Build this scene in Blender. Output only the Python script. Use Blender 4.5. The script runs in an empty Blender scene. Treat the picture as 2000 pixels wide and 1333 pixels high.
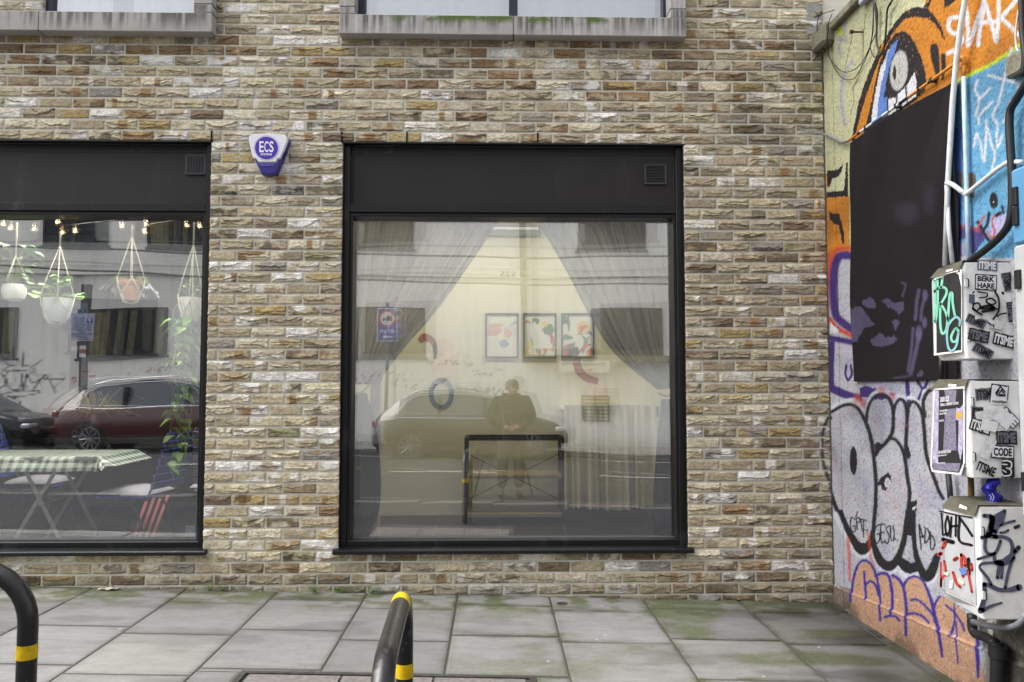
import bpy, math, random
import numpy as np
from mathutils import Vector, Matrix
PI = math.pi
C = bpy.context.scene.collection
SC = bpy.context.scene
random.seed(7)
RNG = np.random.RandomState(11)

# ---------------------------------------------------------------- camera
FPX = 1520.0
CAM = np.array([0.0, -5.30, 1.425])
PITCH = math.atan(81 / FPX); YAW = math.atan(34 / FPX)
cd = bpy.data.cameras.new('camera'); co = bpy.data.objects.new('camera', cd); C.objects.link(co)
cd.sensor_width = 36; cd.lens = 36 * FPX / 2000; cd.clip_start = 0.05; cd.clip_end = 500
co.location = CAM; co.rotation_euler = (PI / 2 + PITCH, 0, -YAW)
SC.camera = co
F_ = np.array([math.sin(YAW) * math.cos(PITCH), math.cos(YAW) * math.cos(PITCH), math.sin(PITCH)])
R_ = np.array([math.cos(YAW), -math.sin(YAW), 0.0])
U_ = np.cross(R_, F_)

# ---------------------------------------------------------------- sky, sun, exposure
W = bpy.data.worlds.new("World"); SC.world = W; W.use_nodes = True
nt = W.node_tree; bg = nt.nodes['Background']
sky = nt.nodes.new('ShaderNodeTexSky'); sky.sky_type = 'NISHITA'; sky.sun_disc = False
SUN_EL = math.radians(52); SUN_AZ = math.radians(271)
sky.sun_elevation = SUN_EL; sky.sun_rotation = SUN_AZ
sky.air_density = 1.0; sky.dust_density = 4.0; sky.ozone_density = 1.0
hs = nt.nodes.new('ShaderNodeHueSaturation'); hs.inputs['Saturation'].default_value = 0.22
nt.links.new(sky.outputs[0], hs.inputs['Color']); nt.links.new(hs.outputs[0], bg.inputs[0])
bg.inputs[1].default_value = 0.15
sd = bpy.data.lights.new('sun', 'SUN'); sd.energy = 1.0; sd.angle = math.radians(60); sd.color = (1.0, 0.97, 0.93)
so = bpy.data.objects.new('sun', sd); C.objects.link(so)
dv = Vector((math.sin(SUN_AZ) * math.cos(SUN_EL), math.cos(SUN_AZ) * math.cos(SUN_EL), math.sin(SUN_EL)))
so.rotation_euler = dv.to_track_quat('Z', 'Y').to_euler(); so.location = (-10, 2, 14)
SC.view_settings.view_transform = 'Standard'; SC.view_settings.look = 'None'
SC.view_settings.exposure = 1.32; SC.view_settings.gamma = 1.0
SC.cycles.max_bounces = 8; SC.cycles.transparent_max_bounces = 24; SC.cycles.glossy_bounces = 5

# ---------------------------------------------------------------- projection helpers (photo pixel <-> place on a real surface)
def ray(px, py): return F_ * FPX + R_ * (px - 1000) + U_ * (666.5 - py)
def PW(px, py, y=0.0):
    d = ray(px, py); t = (y - CAM[1]) / d[1]; return CAM + d * t
def PS(px, py, x):
    d = ray(px, py); t = (x - CAM[0]) / d[0]; return CAM + d * t
def PR(px, py, yr, g=0.13, dz=26):          # thing seen mirrored in the shop glass
    p = PW(px, py - dz, 2 * g - yr); return np.array([p[0], yr, p[2]])
def proj(P):
    P = np.asarray(P, float) - CAM
    zc = P @ F_; return 1000 + FPX * (P @ R_) / zc, 666.5 - FPX * (P @ U_) / zc
def WX(px, y=0.0, py=748): return float(PW(px, py, y)[0])
def WZ(py, y=0.0, px=1000): return float(PW(px, py, y)[2])
def gz(x): return -0.026 * x - 0.0             # pavement level

# ---------------------------------------------------------------- noise
def _h(ix, iy, s):
    n = (ix.astype(np.int64) * 374761393 + iy.astype(np.int64) * 668265263 + int(s) * 1442695041) & 0xffffffff
    n = ((n ^ (n >> 13)) * 1274126177) & 0xffffffff
    return ((n ^ (n >> 16)) & 0xffffff) / float(0xffffff)
def vn(x, y, s=0):
    x = np.asarray(x, float); y = np.asarray(y, float)
    x, y = np.broadcast_arrays(x, y)
    ix = np.floor(x); iy = np.floor(y); fx = x - ix; fy = y - iy
    fx = fx * fx * (3 - 2 * fx); fy = fy * fy * (3 - 2 * fy)
    a = _h(ix, iy, s); b = _h(ix + 1, iy, s); c = _h(ix, iy + 1, s); d = _h(ix + 1, iy + 1, s)
    return (a * (1 - fx) + b * fx) * (1 - fy) + (c * (1 - fx) + d * fx) * fy
def fbm(x, y, s=0, o=4):
    t = 0; a = 0.5; n = 0
    for k in range(o):
        t = t + a * vn(np.asarray(x) * 2 ** k, np.asarray(y) * 2 ** k, s + k * 17); n += a; a *= .5
    return t / n
def sst(a, b, x):
    t = np.clip((x - a) / (b - a), 0, 1); return t * t * (3 - 2 * t)

def sr(r, g, b):
    f = lambda v: (v / 255 / 12.92) if v / 255 <= .04045 else ((v / 255 + .055) / 1.055) ** 2.4
    return (f(r), f(g), f(b))

# ---------------------------------------------------------------- materials
MATS = {}
def mat(name, col=(.5, .5, .5), rough=.6, metal=0.0, var=0.12, vs=8.0, bump=0.15, bs=60.0, vcol=False, spec=0.4, emit=None, es=1.0, alpha=None, coat=0.0, dist=0.003, scuff=None):
    if name in MATS: return MATS[name]
    m = bpy.data.materials.new(name); m.use_nodes = True; n = m.node_tree; N = n.nodes; L = n.links
    b = N['Principled BSDF']; b.inputs['Roughness'].default_value = rough; b.inputs['Metallic'].default_value = metal
    b.inputs['Specular IOR Level'].default_value = spec; b.inputs['Coat Weight'].default_value = coat
    tc = N.new('ShaderNodeTexCoord')
    if vcol:
        at = N.new('ShaderNodeAttribute'); at.attribute_name = 'Col'; src = at.outputs['Color']
    else:
        rgb = N.new('ShaderNodeRGB'); rgb.outputs[0].default_value = (*col, 1); src = rgb.outputs[0]
    no = N.new('ShaderNodeTexNoise'); no.inputs['Scale'].default_value = vs; no.inputs['Detail'].default_value = 6
    L.new(tc.outputs['Object'], no.inputs['Vector'])
    mr = N.new('ShaderNodeMapRange'); mr.inputs['From Min'].default_value = .25; mr.inputs['From Max'].default_value = .75
    mr.inputs['To Min'].default_value = 1 - var; mr.inputs['To Max'].default_value = 1 + var
    L.new(no.outputs['Fac'], mr.inputs['Value'])
    mx = N.new('ShaderNodeVectorMath'); mx.operation = 'SCALE'
    L.new(src, mx.inputs[0]); L.new(mr.outputs[0], mx.inputs['Scale']); 
    if scuff:                                   # scratches and dust: (amount, colour, scale, stretch)
        am, sc, ss, sz = scuff
        mp = N.new('ShaderNodeMapping'); mp.inputs['Scale'].default_value = (1, 1, sz); L.new(tc.outputs['Object'], mp.inputs['Vector'])
        n3 = N.new('ShaderNodeTexNoise'); n3.inputs['Scale'].default_value = ss; n3.inputs['Detail'].default_value = 8; n3.inputs['Roughness'].default_value = .7; L.new(mp.outputs[0], n3.inputs['Vector'])
        m3 = N.new('ShaderNodeMapRange'); m3.inputs['From Min'].default_value = .58; m3.inputs['From Max'].default_value = .72; m3.inputs['To Max'].default_value = am; L.new(n3.outputs['Fac'], m3.inputs['Value'])
        mc = N.new('ShaderNodeMix'); mc.data_type = 'RGBA'; L.new(m3.outputs[0], mc.inputs[0]); L.new(mx.outputs[0], mc.inputs[6]); mc.inputs[7].default_value = (*sc, 1); L.new(mc.outputs[2], b.inputs['Base Color'])
    else: L.new(mx.outputs[0], b.inputs['Base Color'])
    if bump > 0:
        n2 = N.new('ShaderNodeTexNoise'); n2.inputs['Scale'].default_value = bs; n2.inputs['Detail'].default_value = 5
        L.new(tc.outputs['Object'], n2.inputs['Vector'])
        bp = N.new('ShaderNodeBump'); bp.inputs['Strength'].default_value = bump; bp.inputs['Distance'].default_value = dist
        L.new(n2.outputs['Fac'], bp.inputs['Height']); L.new(bp.outputs[0], b.inputs['Normal'])
    if emit: b.inputs['Emission Color'].default_value = (*emit, 1); b.inputs['Emission Strength'].default_value = es
    if alpha is not None:
        b.inputs['Alpha'].default_value = alpha
    MATS[name] = m; return m
def glass_mat(name, fac, tint=(.96, .98, .97), rough=0.0):
    if name in MATS: return MATS[name]
    m = bpy.data.materials.new(name); m.use_nodes = True; n = m.node_tree; N = n.nodes; L = n.links
    N.remove(N['Principled BSDF']); out = N['Material Output']
    t = N.new('ShaderNodeBsdfTransparent'); t.inputs[0].default_value = (*tint, 1)
    g = N.new('ShaderNodeBsdfGlossy'); g.inputs['Roughness'].default_value = rough; g.inputs['Color'].default_value = (.97, .98, 1, 1)
    fr = N.new('ShaderNodeFresnel'); fr.inputs['IOR'].default_value = 1.35
    ad = N.new('ShaderNodeMath'); ad.operation = 'ADD'; ad.use_clamp = True; ad.inputs[1].default_value = fac
    L.new(fr.outputs[0], ad.inputs[0])
    mi = N.new('ShaderNodeMixShader'); L.new(ad.outputs[0], mi.inputs[0]); L.new(t.outputs[0], mi.inputs[1]); L.new(g.outputs[0], mi.inputs[2])
    L.new(mi.outputs[0], out.inputs[0]); MATS[name] = m; return m
def sheer_mat(name, col, a):
    m = bpy.data.materials.new(name); m.use_nodes = True; n = m.node_tree; N = n.nodes; L = n.links
    N.remove(N['Principled BSDF']); out = N['Material Output']
    d = N.new('ShaderNodeBsdfDiffuse'); d.inputs[0].default_value = (*col, 1)
    tl = N.new('ShaderNodeBsdfTranslucent'); tl.inputs[0].default_value = (*col, 1)
    mi = N.new('ShaderNodeMixShader'); mi.inputs[0].default_value = .5; L.new(d.outputs[0], mi.inputs[1]); L.new(tl.outputs[0], mi.inputs[2])
    t = N.new('ShaderNodeBsdfTransparent')
    lw = N.new('ShaderNodeLayerWeight'); lw.inputs[0].default_value = .35
    mr = N.new('ShaderNodeMapRange'); mr.inputs['To Min'].default_value = a; mr.inputs['To Max'].default_value = 1.0
    L.new(lw.outputs['Facing'], mr.inputs['Value'])
    m2 = N.new('ShaderNodeMixShader'); L.new(mr.outputs[0], m2.inputs[0]); L.new(t.outputs[0], m2.inputs[1]); L.new(mi.outputs[0], m2.inputs[2])
    L.new(m2.outputs[0], out.inputs[0]); return m

# ---------------------------------------------------------------- mesh builder
class MB:
    def __init__(s): s.v = []; s.f = []; s.mi = []; s.mats = []; s.col = None
    def slot(s, m):
        if m is None: return 0
        if m not in s.mats: s.mats.append(m)
        return s.mats.index(m)
    def add(s, vs, fs, m=None):
        o = len(s.v); k = s.slot(m); s.v.extend([tuple(map(float, p)) for p in vs])
        for f in fs: s.f.append(tuple(i + o for i in f)); s.mi.append(k)
    def box(s, x0, x1, y0, y1, z0, z1, m=None, bev=0.0):
        if bev <= 0:
            vs = [(x, y, z) for x in (x0, x1) for y in (y0, y1) for z in (z0, z1)]
            s.add(vs, [(0, 1, 3, 2), (4, 6, 7, 5), (0, 4, 5, 1), (2, 3, 7, 6), (0, 2, 6, 4), (1, 5, 7, 3)], m); return s
        b = bev; vs = []; idx = {}
        X = (x0, x1); Y = (y0, y1); Z = (z0, z1)
        for i in (0, 1):
            for j in (0, 1):
                for k in (0, 1):
                    sx = b if i == 0 else -b; sy = b if j == 0 else -b; sz = b if k == 0 else -b
                    for a, p in (('x', (X[i], Y[j] + sy, Z[k] + sz)), ('y', (X[i] + sx, Y[j], Z[k] + sz)), ('z', (X[i] + sx, Y[j] + sy, Z[k]))):
                        idx[(i, j, k, a)] = len(vs); vs.append(p)
        g = lambda i, j, k, a: idx[(i, j, k, a)]
        fs = []
        for i in (0, 1): fs.append([g(i, 0, 0, 'x'), g(i, 1, 0, 'x'), g(i, 1, 1, 'x'), g(i, 0, 1, 'x')][::(-1 if i == 0 else 1)])
        for j in (0, 1): fs.append([g(0, j, 0, 'y'), g(1, j, 0, 'y'), g(1, j, 1, 'y'), g(0, j, 1, 'y')][::(1 if j == 0 else -1)])
        for k in (0, 1): fs.append([g(0, 0, k, 'z'), g(1, 0, k, 'z'), g(1, 1, k, 'z'), g(0, 1, k, 'z')][::(-1 if k == 0 else 1)])
        for j in (0, 1):
            for k in (0, 1): fs.append([g(0, j, k, 'y'), g(1, j, k, 'y'), g(1, j, k, 'z'), g(0, j, k, 'z')])
        for i in (0, 1):
            for k in (0, 1): fs.append([g(i, 0, k, 'x'), g(i, 1, k, 'x'), g(i, 1, k, 'z'), g(i, 0, k, 'z')])
            for j in (0, 1): fs.append([g(i, j, 0, 'x'), g(i, j, 1, 'x'), g(i, j, 1, 'y'), g(i, j, 0, 'y')])
        for i in (0, 1):
            for j in (0, 1):
                for k in (0, 1): fs.append([g(i, j, k, 'x'), g(i, j, k, 'y'), g(i, j, k, 'z')])
        s.add(vs, [tuple(f) for f in fs], m); return s
    def tube(s, pts, r, m=None, n=10, cap=True, smooth_path=0):
        pts = [Vector(p) for p in pts]
        if smooth_path: pts = catmull(pts, smooth_path)
        rs = r if isinstance(r, (list, tuple)) else [r] * len(pts)
        if len(rs) != len(pts): rs = list(np.interp(np.linspace(0, 1, len(pts)), np.linspace(0, 1, len(rs)), rs))
        vs = []; up = None
        for i, p in enumerate(pts):
            d = (pts[min(i + 1, len(pts) - 1)] - pts[max(i - 1, 0)])
            if d.length < 1e-9: d = Vector((0, 0, 1))
            d.normalize()
            if up is None:
                up = Vector((0, 0, 1)) if abs(d.z) < .9 else Vector((1, 0, 0))
            a = d.cross(up)
            if a.length < 1e-6: a = d.orthogonal()
            a.normalize(); up = a.cross(d).normalized()
            for k in range(n):
                t = 2 * PI * k / n; vs.append(p + (a * math.cos(t) + up * math.sin(t)) * rs[i])
        fs = [(i * n + k, i * n + (k + 1) % n, (i + 1) * n + (k + 1) % n, (i + 1) * n + k) for i in range(len(pts) - 1) for k in range(n)]
        if cap: fs += [tuple(range(n))[::-1], tuple((len(pts) - 1) * n + k for k in range(n))]
        s.add(vs, fs, m); return s
    def lathe(s, prof, c=(0, 0, 0), m=None, n=20, axis='z', cap=True):
        vs = []
        for (r, h) in prof:
            for k in range(n):
                t = 2 * PI * k / n; a, b = r * math.cos(t), r * math.sin(t)
                p = (a, b, h) if axis == 'z' else ((a, h, b) if axis == 'y' else (h, a, b))
                vs.append((c[0] + p[0], c[1] + p[1], c[2] + p[2]))
        fs = [(i * n + k, i * n + (k + 1) % n, (i + 1) * n + (k + 1) % n, (i + 1) * n + k) for i in range(len(prof) - 1) for k in range(n)]
        if cap: fs += [tuple(range(n)), tuple((len(prof) - 1) * n + k for k in range(n))]
        s.add(vs, fs, m); return s
    def prism(s, pts, fn, t0, t1, m=None):
        """pts 2D polygon; fn(a,b,t)->3D"""
        n = len(pts); vs = [fn(a, b, t0) for a, b in pts] + [fn(a, b, t1) for a, b in pts]
        s.add(vs, [tuple(range(n)), tuple(range(n, 2 * n))[::-1]] + [(i, (i + 1) % n, n + (i + 1) % n, n + i) for i in range(n)], m); return s
    def sheet(s, fn, nu, nv, m=None):
        vs = [fn(i / nu, j / nv) for j in range(nv + 1) for i in range(nu + 1)]
        s.add(vs, [(j * (nu + 1) + i, j * (nu + 1) + i + 1, (j + 1) * (nu + 1) + i + 1, (j + 1) * (nu + 1) + i) for j in range(nv) for i in range(nu)], m); return s
    def text(s, txt, fn, m=None, size=1.0, off=0.0, cx=True, sx=1.0, mirror=False, ext=0.0):
        """fn(a,b)->3D for text coordinates (a right, b up), text centred"""
        vs, fs = text_mesh(txt, off)
        if not vs: return s
        xs = [p[0] for p in vs]; ys = [p[1] for p in vs]; mx = (min(xs) + max(xs)) / 2 if cx else 0; my = (min(ys) + max(ys)) / 2 if cx else 0
        s.add([fn((p[0] - mx) * size * sx * (-1 if mirror else 1), (p[1] - my) * size) for p in vs], fs, m); return s
    def build(s, name, parent=None, mats=None, smooth=False, loc=None, thick=0, recalc=True):
        me = bpy.data.meshes.new(name); me.from_pydata(s.v, [], s.f)
        for m in (mats or s.mats): me.materials.append(m)
        if s.mats and not mats: me.polygons.foreach_set('material_index', s.mi)
        if recalc:
            import bmesh
            bm = bmesh.new(); bm.from_mesh(me); bmesh.ops.recalc_face_normals(bm, faces=bm.faces); bm.to_mesh(me); bm.free()
        if smooth:
            me.polygons.foreach_set('use_smooth', [True] * len(me.polygons))
            if smooth == 'a':
                try: me.set_sharp_from_angle(angle=math.radians(40))
                except Exception: pass
        me.update()
        o = bpy.data.objects.new(name, me); C.objects.link(o)
        if parent is not None: o.parent = parent
        if loc: o.location = loc
        if thick:
            md = o.modifiers.new('thickness', 'SOLIDIFY'); md.thickness = thick; md.offset = 0
        return o
def catmull(pts, k=6):
    P = [Vector(p) for p in pts]; out = []
    Q = [P[0] * 2 - P[1]] + P + [P[-1] * 2 - P[-2]]
    for i in range(1, len(Q) - 2):
        for j in range(k):
            t = j / k; a, b, c, d = Q[i - 1], Q[i], Q[i + 1], Q[i + 2]
            out.append(.5 * ((2 * b) + (c - a) * t + (2 * a - 5 * b + 4 * c - d) * t * t + (3 * b - a - 3 * c + d) * t ** 3))
    out.append(P[-1]); return out
_TC = {}
def text_mesh(txt, off):
    k = (txt, off)
    if k in _TC: return _TC[k]
    cu = bpy.data.curves.new('t', 'FONT'); cu.body = txt; cu.size = 1; cu.offset = off; cu.resolution_u = 3; cu.fill_mode = 'FRONT'
    o = bpy.data.objects.new('t', cu); C.objects.link(o)
    dg = bpy.context.evaluated_depsgraph_get(); me = bpy.data.meshes.new_from_object(o.evaluated_get(dg))
    r = ([tuple(v.co) for v in me.vertices], [tuple(p.vertices) for p in me.polygons])
    bpy.data.objects.remove(o); bpy.data.curves.remove(cu); bpy.data.meshes.remove(me)
    _TC[k] = r; return r
def bigmesh(name, V, Fq, Cc, m, parent=None, smooth=False):
    """numpy quads with a colour per vertex"""
    me = bpy.data.meshes.new(name); nv = len(V); nf = len(Fq)
    me.vertices.add(nv); me.vertices.foreach_set('co', np.asarray(V, np.float32).ravel())
    me.loops.add(nf * 4); me.loops.foreach_set('vertex_index', np.asarray(Fq, np.int32).ravel())
    me.polygons.add(nf); me.polygons.foreach_set('loop_start', np.arange(nf, dtype=np.int32) * 4)
    try: me.polygons.foreach_set('loop_total', np.full(nf, 4, np.int32))
    except Exception: pass
    me.polygons.foreach_set('use_smooth', np.full(nf, bool(smooth)))
    if Cc is not None:
        ca = me.color_attributes.new('Col', 'FLOAT_COLOR', 'POINT')
        a = np.ones((nv, 4), np.float32); a[:, :3] = np.clip(Cc, 0, 1); ca.data.foreach_set('color', a.ravel())
    me.materials.append(m); me.update(calc_edges=True); me.validate()
    o = bpy.data.objects.new(name, me); C.objects.link(o)
    if parent is not None: o.parent = parent
    return o
def gridfaces(nu, nv, base=0):
    i, j = np.meshgrid(np.arange(nu), np.arange(nv)); a = j * (nu + 1) + i + base
    return np.stack([a, a + 1, a + nu + 2, a + nu + 1], -1).reshape(-1, 4)
def thing(name, label, cat, loc=(0, 0, 0), rz=0.0, group=None):
    o = bpy.data.objects.new(name, None); C.objects.link(o); o.location = loc; o.rotation_euler = (0, 0, rz)
    o.empty_display_size = .1; return tag(o, label, cat, group)
def tag(o, label, cat, group=None):
    o['label'] = label; o['category'] = cat
    if group: o['group'] = group
    return o
def struct(o): o['kind'] = 'structure'; return o
def dup(root, loc=None, rz=None, label=None):
    r = root.copy(); C.objects.link(r)
    if loc is not None: r.location = loc
    if rz is not None: r.rotation_euler = (0, 0, rz)
    if label: r['label'] = label
    for ch in [o for o in bpy.data.objects if o.parent == root]:
        c = ch.copy(); C.objects.link(c); c.parent = r
        for g in [o for o in bpy.data.objects if o.parent == ch]:
            d = g.copy(); C.objects.link(d); d.parent = c
    return r

# ---------------------------------------------------------------- painting on a surface: colour arrays over photo-pixel coordinates
class Paint:
    def __init__(s, px, py, base):
        s.x = px; s.y = py; s.c = np.empty((len(px), 3)); s.c[:] = base; s.jx = (fbm(px * .45, py * .45, 3, 2) - .5) * 3.0; s.jy = (fbm(px * .45, py * .45, 9, 2) - .5) * 3.0
        s.sp = RNG.rand(len(px))
    def _box(s, pts, pad):
        p = np.array(pts, float); return np.where((s.x > p[:, 0].min() - pad) & (s.x < p[:, 0].max() + pad) & (s.y > p[:, 1].min() - pad) & (s.y < p[:, 1].max() + pad))[0]
    def poly(s, pts, col, soft=1.2, op=1.0, speck=0.0):
        pts = [tuple(p) for p in pts]; I = s._box(pts, 3)
        if not len(I): return
        x = s.x[I] + s.jx[I]; y = s.y[I] + s.jy[I]; ins = np.zeros(len(I), bool); n = len(pts)
        for i in range(n):
            x0, y0 = pts[i]; x1, y1 = pts[(i + 1) % n]
            if y0 == y1: continue
            c = ((y0 > y) != (y1 > y)) & (x < (x1 - x0) * (y - y0) / (y1 - y0) + x0); ins ^= c
        s._app(I, ins.astype(float) * op, col, speck)
    def _app(s, I, a, col, speck):
        if speck: a = a * (s.sp[I] > speck)
        s.c[I] = s.c[I] * (1 - a[:, None]) + np.array(col) * a[:, None]
    def stroke(s, pts, w, col, soft=1.0, op=1.0, smooth=True, speck=0.0):
        if smooth and len(pts) > 2: pts = [(p.x, p.y) for p in catmull([Vector((a, b, 0)) for a, b in pts], 6)]
        ws = w if isinstance(w, (list, tuple)) else [w, w]; n = len(pts)
        ww = np.interp(np.linspace(0, 1, n), np.linspace(0, 1, len(ws)), ws); I = s._box(pts, max(ws) + soft * 3)
        if not len(I): return
        x = s.x[I] + s.jx[I] * .4; y = s.y[I] + s.jy[I] * .4; best = np.full(len(I), 1e9)
        for i in range(n - 1):
            x0, y0 = pts[i]; x1, y1 = pts[i + 1]; dx, dy = x1 - x0, y1 - y0; L2 = dx * dx + dy * dy + 1e-9
            t = np.clip(((x - x0) * dx + (y - y0) * dy) / L2, 0, 1)
            d = np.hypot(x - x0 - t * dx, y - y0 - t * dy) - (ww[i] * (1 - t) + ww[i + 1] * t) / 2
            best = np.minimum(best, d)
        s._app(I, (1 - sst(-soft, soft, best)) * op, col, speck)
    def ell(s, cx, cy, rx, ry, col, op=1.0, rot=0, soft=.08, speck=0.0):
        I = s._box([(cx - max(rx, ry), cy - max(rx, ry)), (cx + max(rx, ry), cy + max(rx, ry))], 3)
        x = s.x[I] - cx + s.jx[I] * .5; y = s.y[I] - cy + s.jy[I] * .5; ca, sa = math.cos(rot), math.sin(rot)
        d = np.hypot((x * ca + y * sa) / rx, (-x * sa + y * ca) / ry); s._app(I, (1 - sst(1 - soft, 1 + soft, d)) * op, col, speck)
def CR(ox, oy, sc, pts): return [(ox + a / sc, oy + b / sc) for a, b in pts]

def base(t, loc):
    """put the thing's origin at its base; its parts were modelled in place"""
    t.location = loc
    for o in [o for o in bpy.data.objects if o.parent == t]:
        o.location = (-loc[0], -loc[1], -loc[2])
XS = float(PW(1622, 748, 0)[0])                # plane of the painted side wall
GY = 0.13                                      # shop glass plane
# ---------------------------------------------------------------- common materials
M_black = mat('black_powder_coat', sr(19, 18, 20), .42, var=.1, vs=3, bump=.05, bs=200, scuff=(.22, sr(120, 118, 114), 7, .35))
M_panel = mat('black_panel', sr(30, 26, 26), .5, var=.15, vs=2, bump=.04, bs=250, scuff=(.10, sr(110, 106, 104), 2.2, .4))
M_navy = mat('dark_blue_frame', sr(40, 43, 60), .4, var=.08)
M_blackmetal = mat('black_metal', sr(30, 30, 31), .45, var=.2, vs=12)
M_white = mat('white_plastic', sr(232, 232, 236), .35, var=.04)
M_stone = mat('cast_stone', vcol=True, rough=.85, var=.06, vs=30, bump=.4, bs=150)
M_glassA = glass_mat('outer_glass', .29); M_glassB = glass_mat('inner_glass', .23)

# ---------------------------------------------------------------- ground: pavement, kerb, road, far pavement
slabx = [WX(p) for p in (194, 373, 550, 722, 896, 1072, 1252, 1435, 1602)]
st = .613
slabx = [slabx[0] - st * k for k in range(14, 0, -1)] + slabx + [slabx[-1] + st]
offs = {13: .32, 14: .18, 15: .29, 16: .19, 17: .34, 18: .22, 19: .31, 20: .22, 21: .27, 22: .24}
KERB = -4.0
def build_pavement():
    V = []; F = []; K = []; nb = 0
    cov = (-1.22, .20, -1.43, -2.35)     # access cover recess x0,x1,ytop,ybot
    for i in range(len(slabx) - 1):
        xa, xb = slabx[i], min(slabx[i + 1], XS + .02) if i >= 22 else slabx[i + 1]
        if xb - xa < .03: continue
        off = offs.get(i, .2 + .1 * (i % 2)); ys = [0.03, -off]
        while ys[-1] > -1.70: ys.append(max(ys[-1] - .60, -1.72))
        for j in range(len(ys) - 1):
            y1, y0 = ys[j], ys[j + 1]
            if xb > cov[0] and xa < cov[1] and y0 < cov[2] and y1 > cov[3]:
                # cut slab around the cover
                pcs = []
                if y1 > cov[2]: pcs.append((xa, xb, max(y0, cov[2]), y1))
                if y0 < cov[3] - .01: pcs.append((xa, xb, y0, min(y1, cov[3])))
                ya, yb = max(y0, cov[3]), min(y1, cov[2])
                if xa < cov[0]: pcs.append((xa, cov[0], ya, yb))
                if xb > cov[1]: pcs.append((cov[1], xb, ya, yb))
            else: pcs = [(xa, xb, y0, y1)]
            tone = .80 + .32 * RNG.rand(); tilt = (RNG.rand(2) - .5) * .004; dz = (RNG.rand() - .5) * .003; warm = RNG.rand()
            for (a, b, c, d) in pcs:
                if b - a < .03 or d - c < .03: continue
                near = (a > -4 and c > -2.4)
                if (c + d) / 2 < -1.72: continue
                st_ = .012 if near else .15; nx = max(3, int((b - a) / st_)); ny = max(3, int((d - c) / st_)); g = .0032
                u = np.concatenate([[0], np.linspace(.006, 1 - .006, nx - 1), [1]]); v = np.concatenate([[0], np.linspace(.006, 1 - .006, ny - 1), [1]])
                gy_ = .0062; X, Y = np.meshgrid(a + g + u * (b - a - 2 * g), c + gy_ + v * (d - c - 2 * gy_))
                ed = np.minimum(np.minimum(X - a - g, b - g - X), np.minimum(Y - c - gy_, d - gy_ - Y))
                Z = gz(X) + dz + tilt[0] * (X - a) / .6 + tilt[1] * (Y - c) / .6 - .006 * (1 - sst(0, .007, ed)) + .0016 * (fbm(X * 40, Y * 60, 5, 3) - .5)
                Z = np.where((u[None, :] == 0) | (u[None, :] == 1) | (v[:, None] == 0) | (v[:, None] == 1), gz(X) - .02, Z)
                n1 = fbm(X * 3.1, Y * 3.3, 21, 4); n2 = fbm(X * 11, Y * 34, 22, 5); n3 = fbm(X * 90, Y * 120, 23, 2)
                t = tone * (.66 + .30 * n1 + .34 * n2 + .20 * n3)
                col = t[..., None] * np.array(sr(128, 127, 127 - 4 * warm))
                # algae along the wall and joints, stronger to the right
                wallm = 1 - sst(.1, .55, -Y + .25 * (n1 - .5)); right = sst(-.9, 1.0, X + .6 * (fbm(X * 1.3, Y * 1.3, 41, 2) - .5))
                m1 = np.clip(wallm * sst(.40, .62, fbm(X * 9, Y * 13, 31, 5)) * .8 + right * sst(.40, .72, fbm(X * 2.6, Y * 4.5, 33, 6)) * .75 + (1 - sst(.0, .035, ed)) * right * sst(.45, .7, fbm(X * 9, Y * 9, 37, 2)) * .7, 0, .8)
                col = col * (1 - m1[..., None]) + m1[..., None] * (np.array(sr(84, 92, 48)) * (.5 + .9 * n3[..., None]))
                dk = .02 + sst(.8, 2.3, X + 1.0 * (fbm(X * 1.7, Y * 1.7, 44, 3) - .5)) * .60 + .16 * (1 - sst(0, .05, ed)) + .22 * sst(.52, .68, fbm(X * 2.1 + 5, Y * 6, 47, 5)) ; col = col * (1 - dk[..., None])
                sp = (vn(X * 300, Y * 300, 51) > .985) & (vn(X * 90, Y * 90, 52) > .5); col[sp] = np.array(sr(190, 190, 190))
                gum = np.zeros_like(X)
                nvx, nvy = X.shape[1], X.shape[0]
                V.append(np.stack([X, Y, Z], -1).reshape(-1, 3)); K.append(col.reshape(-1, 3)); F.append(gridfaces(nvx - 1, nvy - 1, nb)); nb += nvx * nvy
    # joint bed
    for (a, b) in ((-11.45, XS + .3),):
        n = 200; X, Y = np.meshgrid(np.linspace(a, b, n + 1), np.array([-1.72, -1, 0.06]))
        V.append(np.stack([X, Y, gz(X) - .0065], -1).reshape(-1, 3)); c = np.empty((X.size, 3)); c[:] = sr(78, 76, 68); K.append(c); F.append(gridfaces(n, 2, nb)); nb += X.size
    m = mat('paving_concrete', vcol=True, rough=.8, var=.12, vs=170, bump=.6, bs=200, dist=.003)
    struct(bigmesh('pavement', np.concatenate(V), np.concatenate(F), np.concatenate(K), m))
build_pavement()
M_asph = mat('asphalt', sr(54, 53, 53), .85, var=.2, vs=5, bump=.6, bs=300)
mb = MB(); X0, X1 = -60, 60
def gq(mb, x0, x1, y0, y1, za, zb, m, n=24):
    vs = []; 
    for i in range(n + 1):
        x = x0 + (x1 - x0) * i / n; s = -0.026 * max(-12, min(12, x)); vs += [(x, y0, za + s), (x, y1, zb + s)]
    mb.add(vs, [(2 * i, 2 * i + 2, 2 * i + 3, 2 * i + 1) for i in range(n)], m)
RZ = -.13
gq(mb, -60, 60, -14.2, KERB - .12, RZ - .06, RZ, M_asph); struct(mb.build('road'))
mb = MB(); M_dkfoot = mat('added_dark_footway', sr(56, 56, 58), .9, var=.25, vs=6, bump=.6, bs=300); gq(mb, -11.45, XS + 1.2, KERB, -1.725, .0, -.001, M_dkfoot, 60); struct(mb.build('pavement'))  # unseen strip added as dark ground to deepen the reflections in the glass
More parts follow.
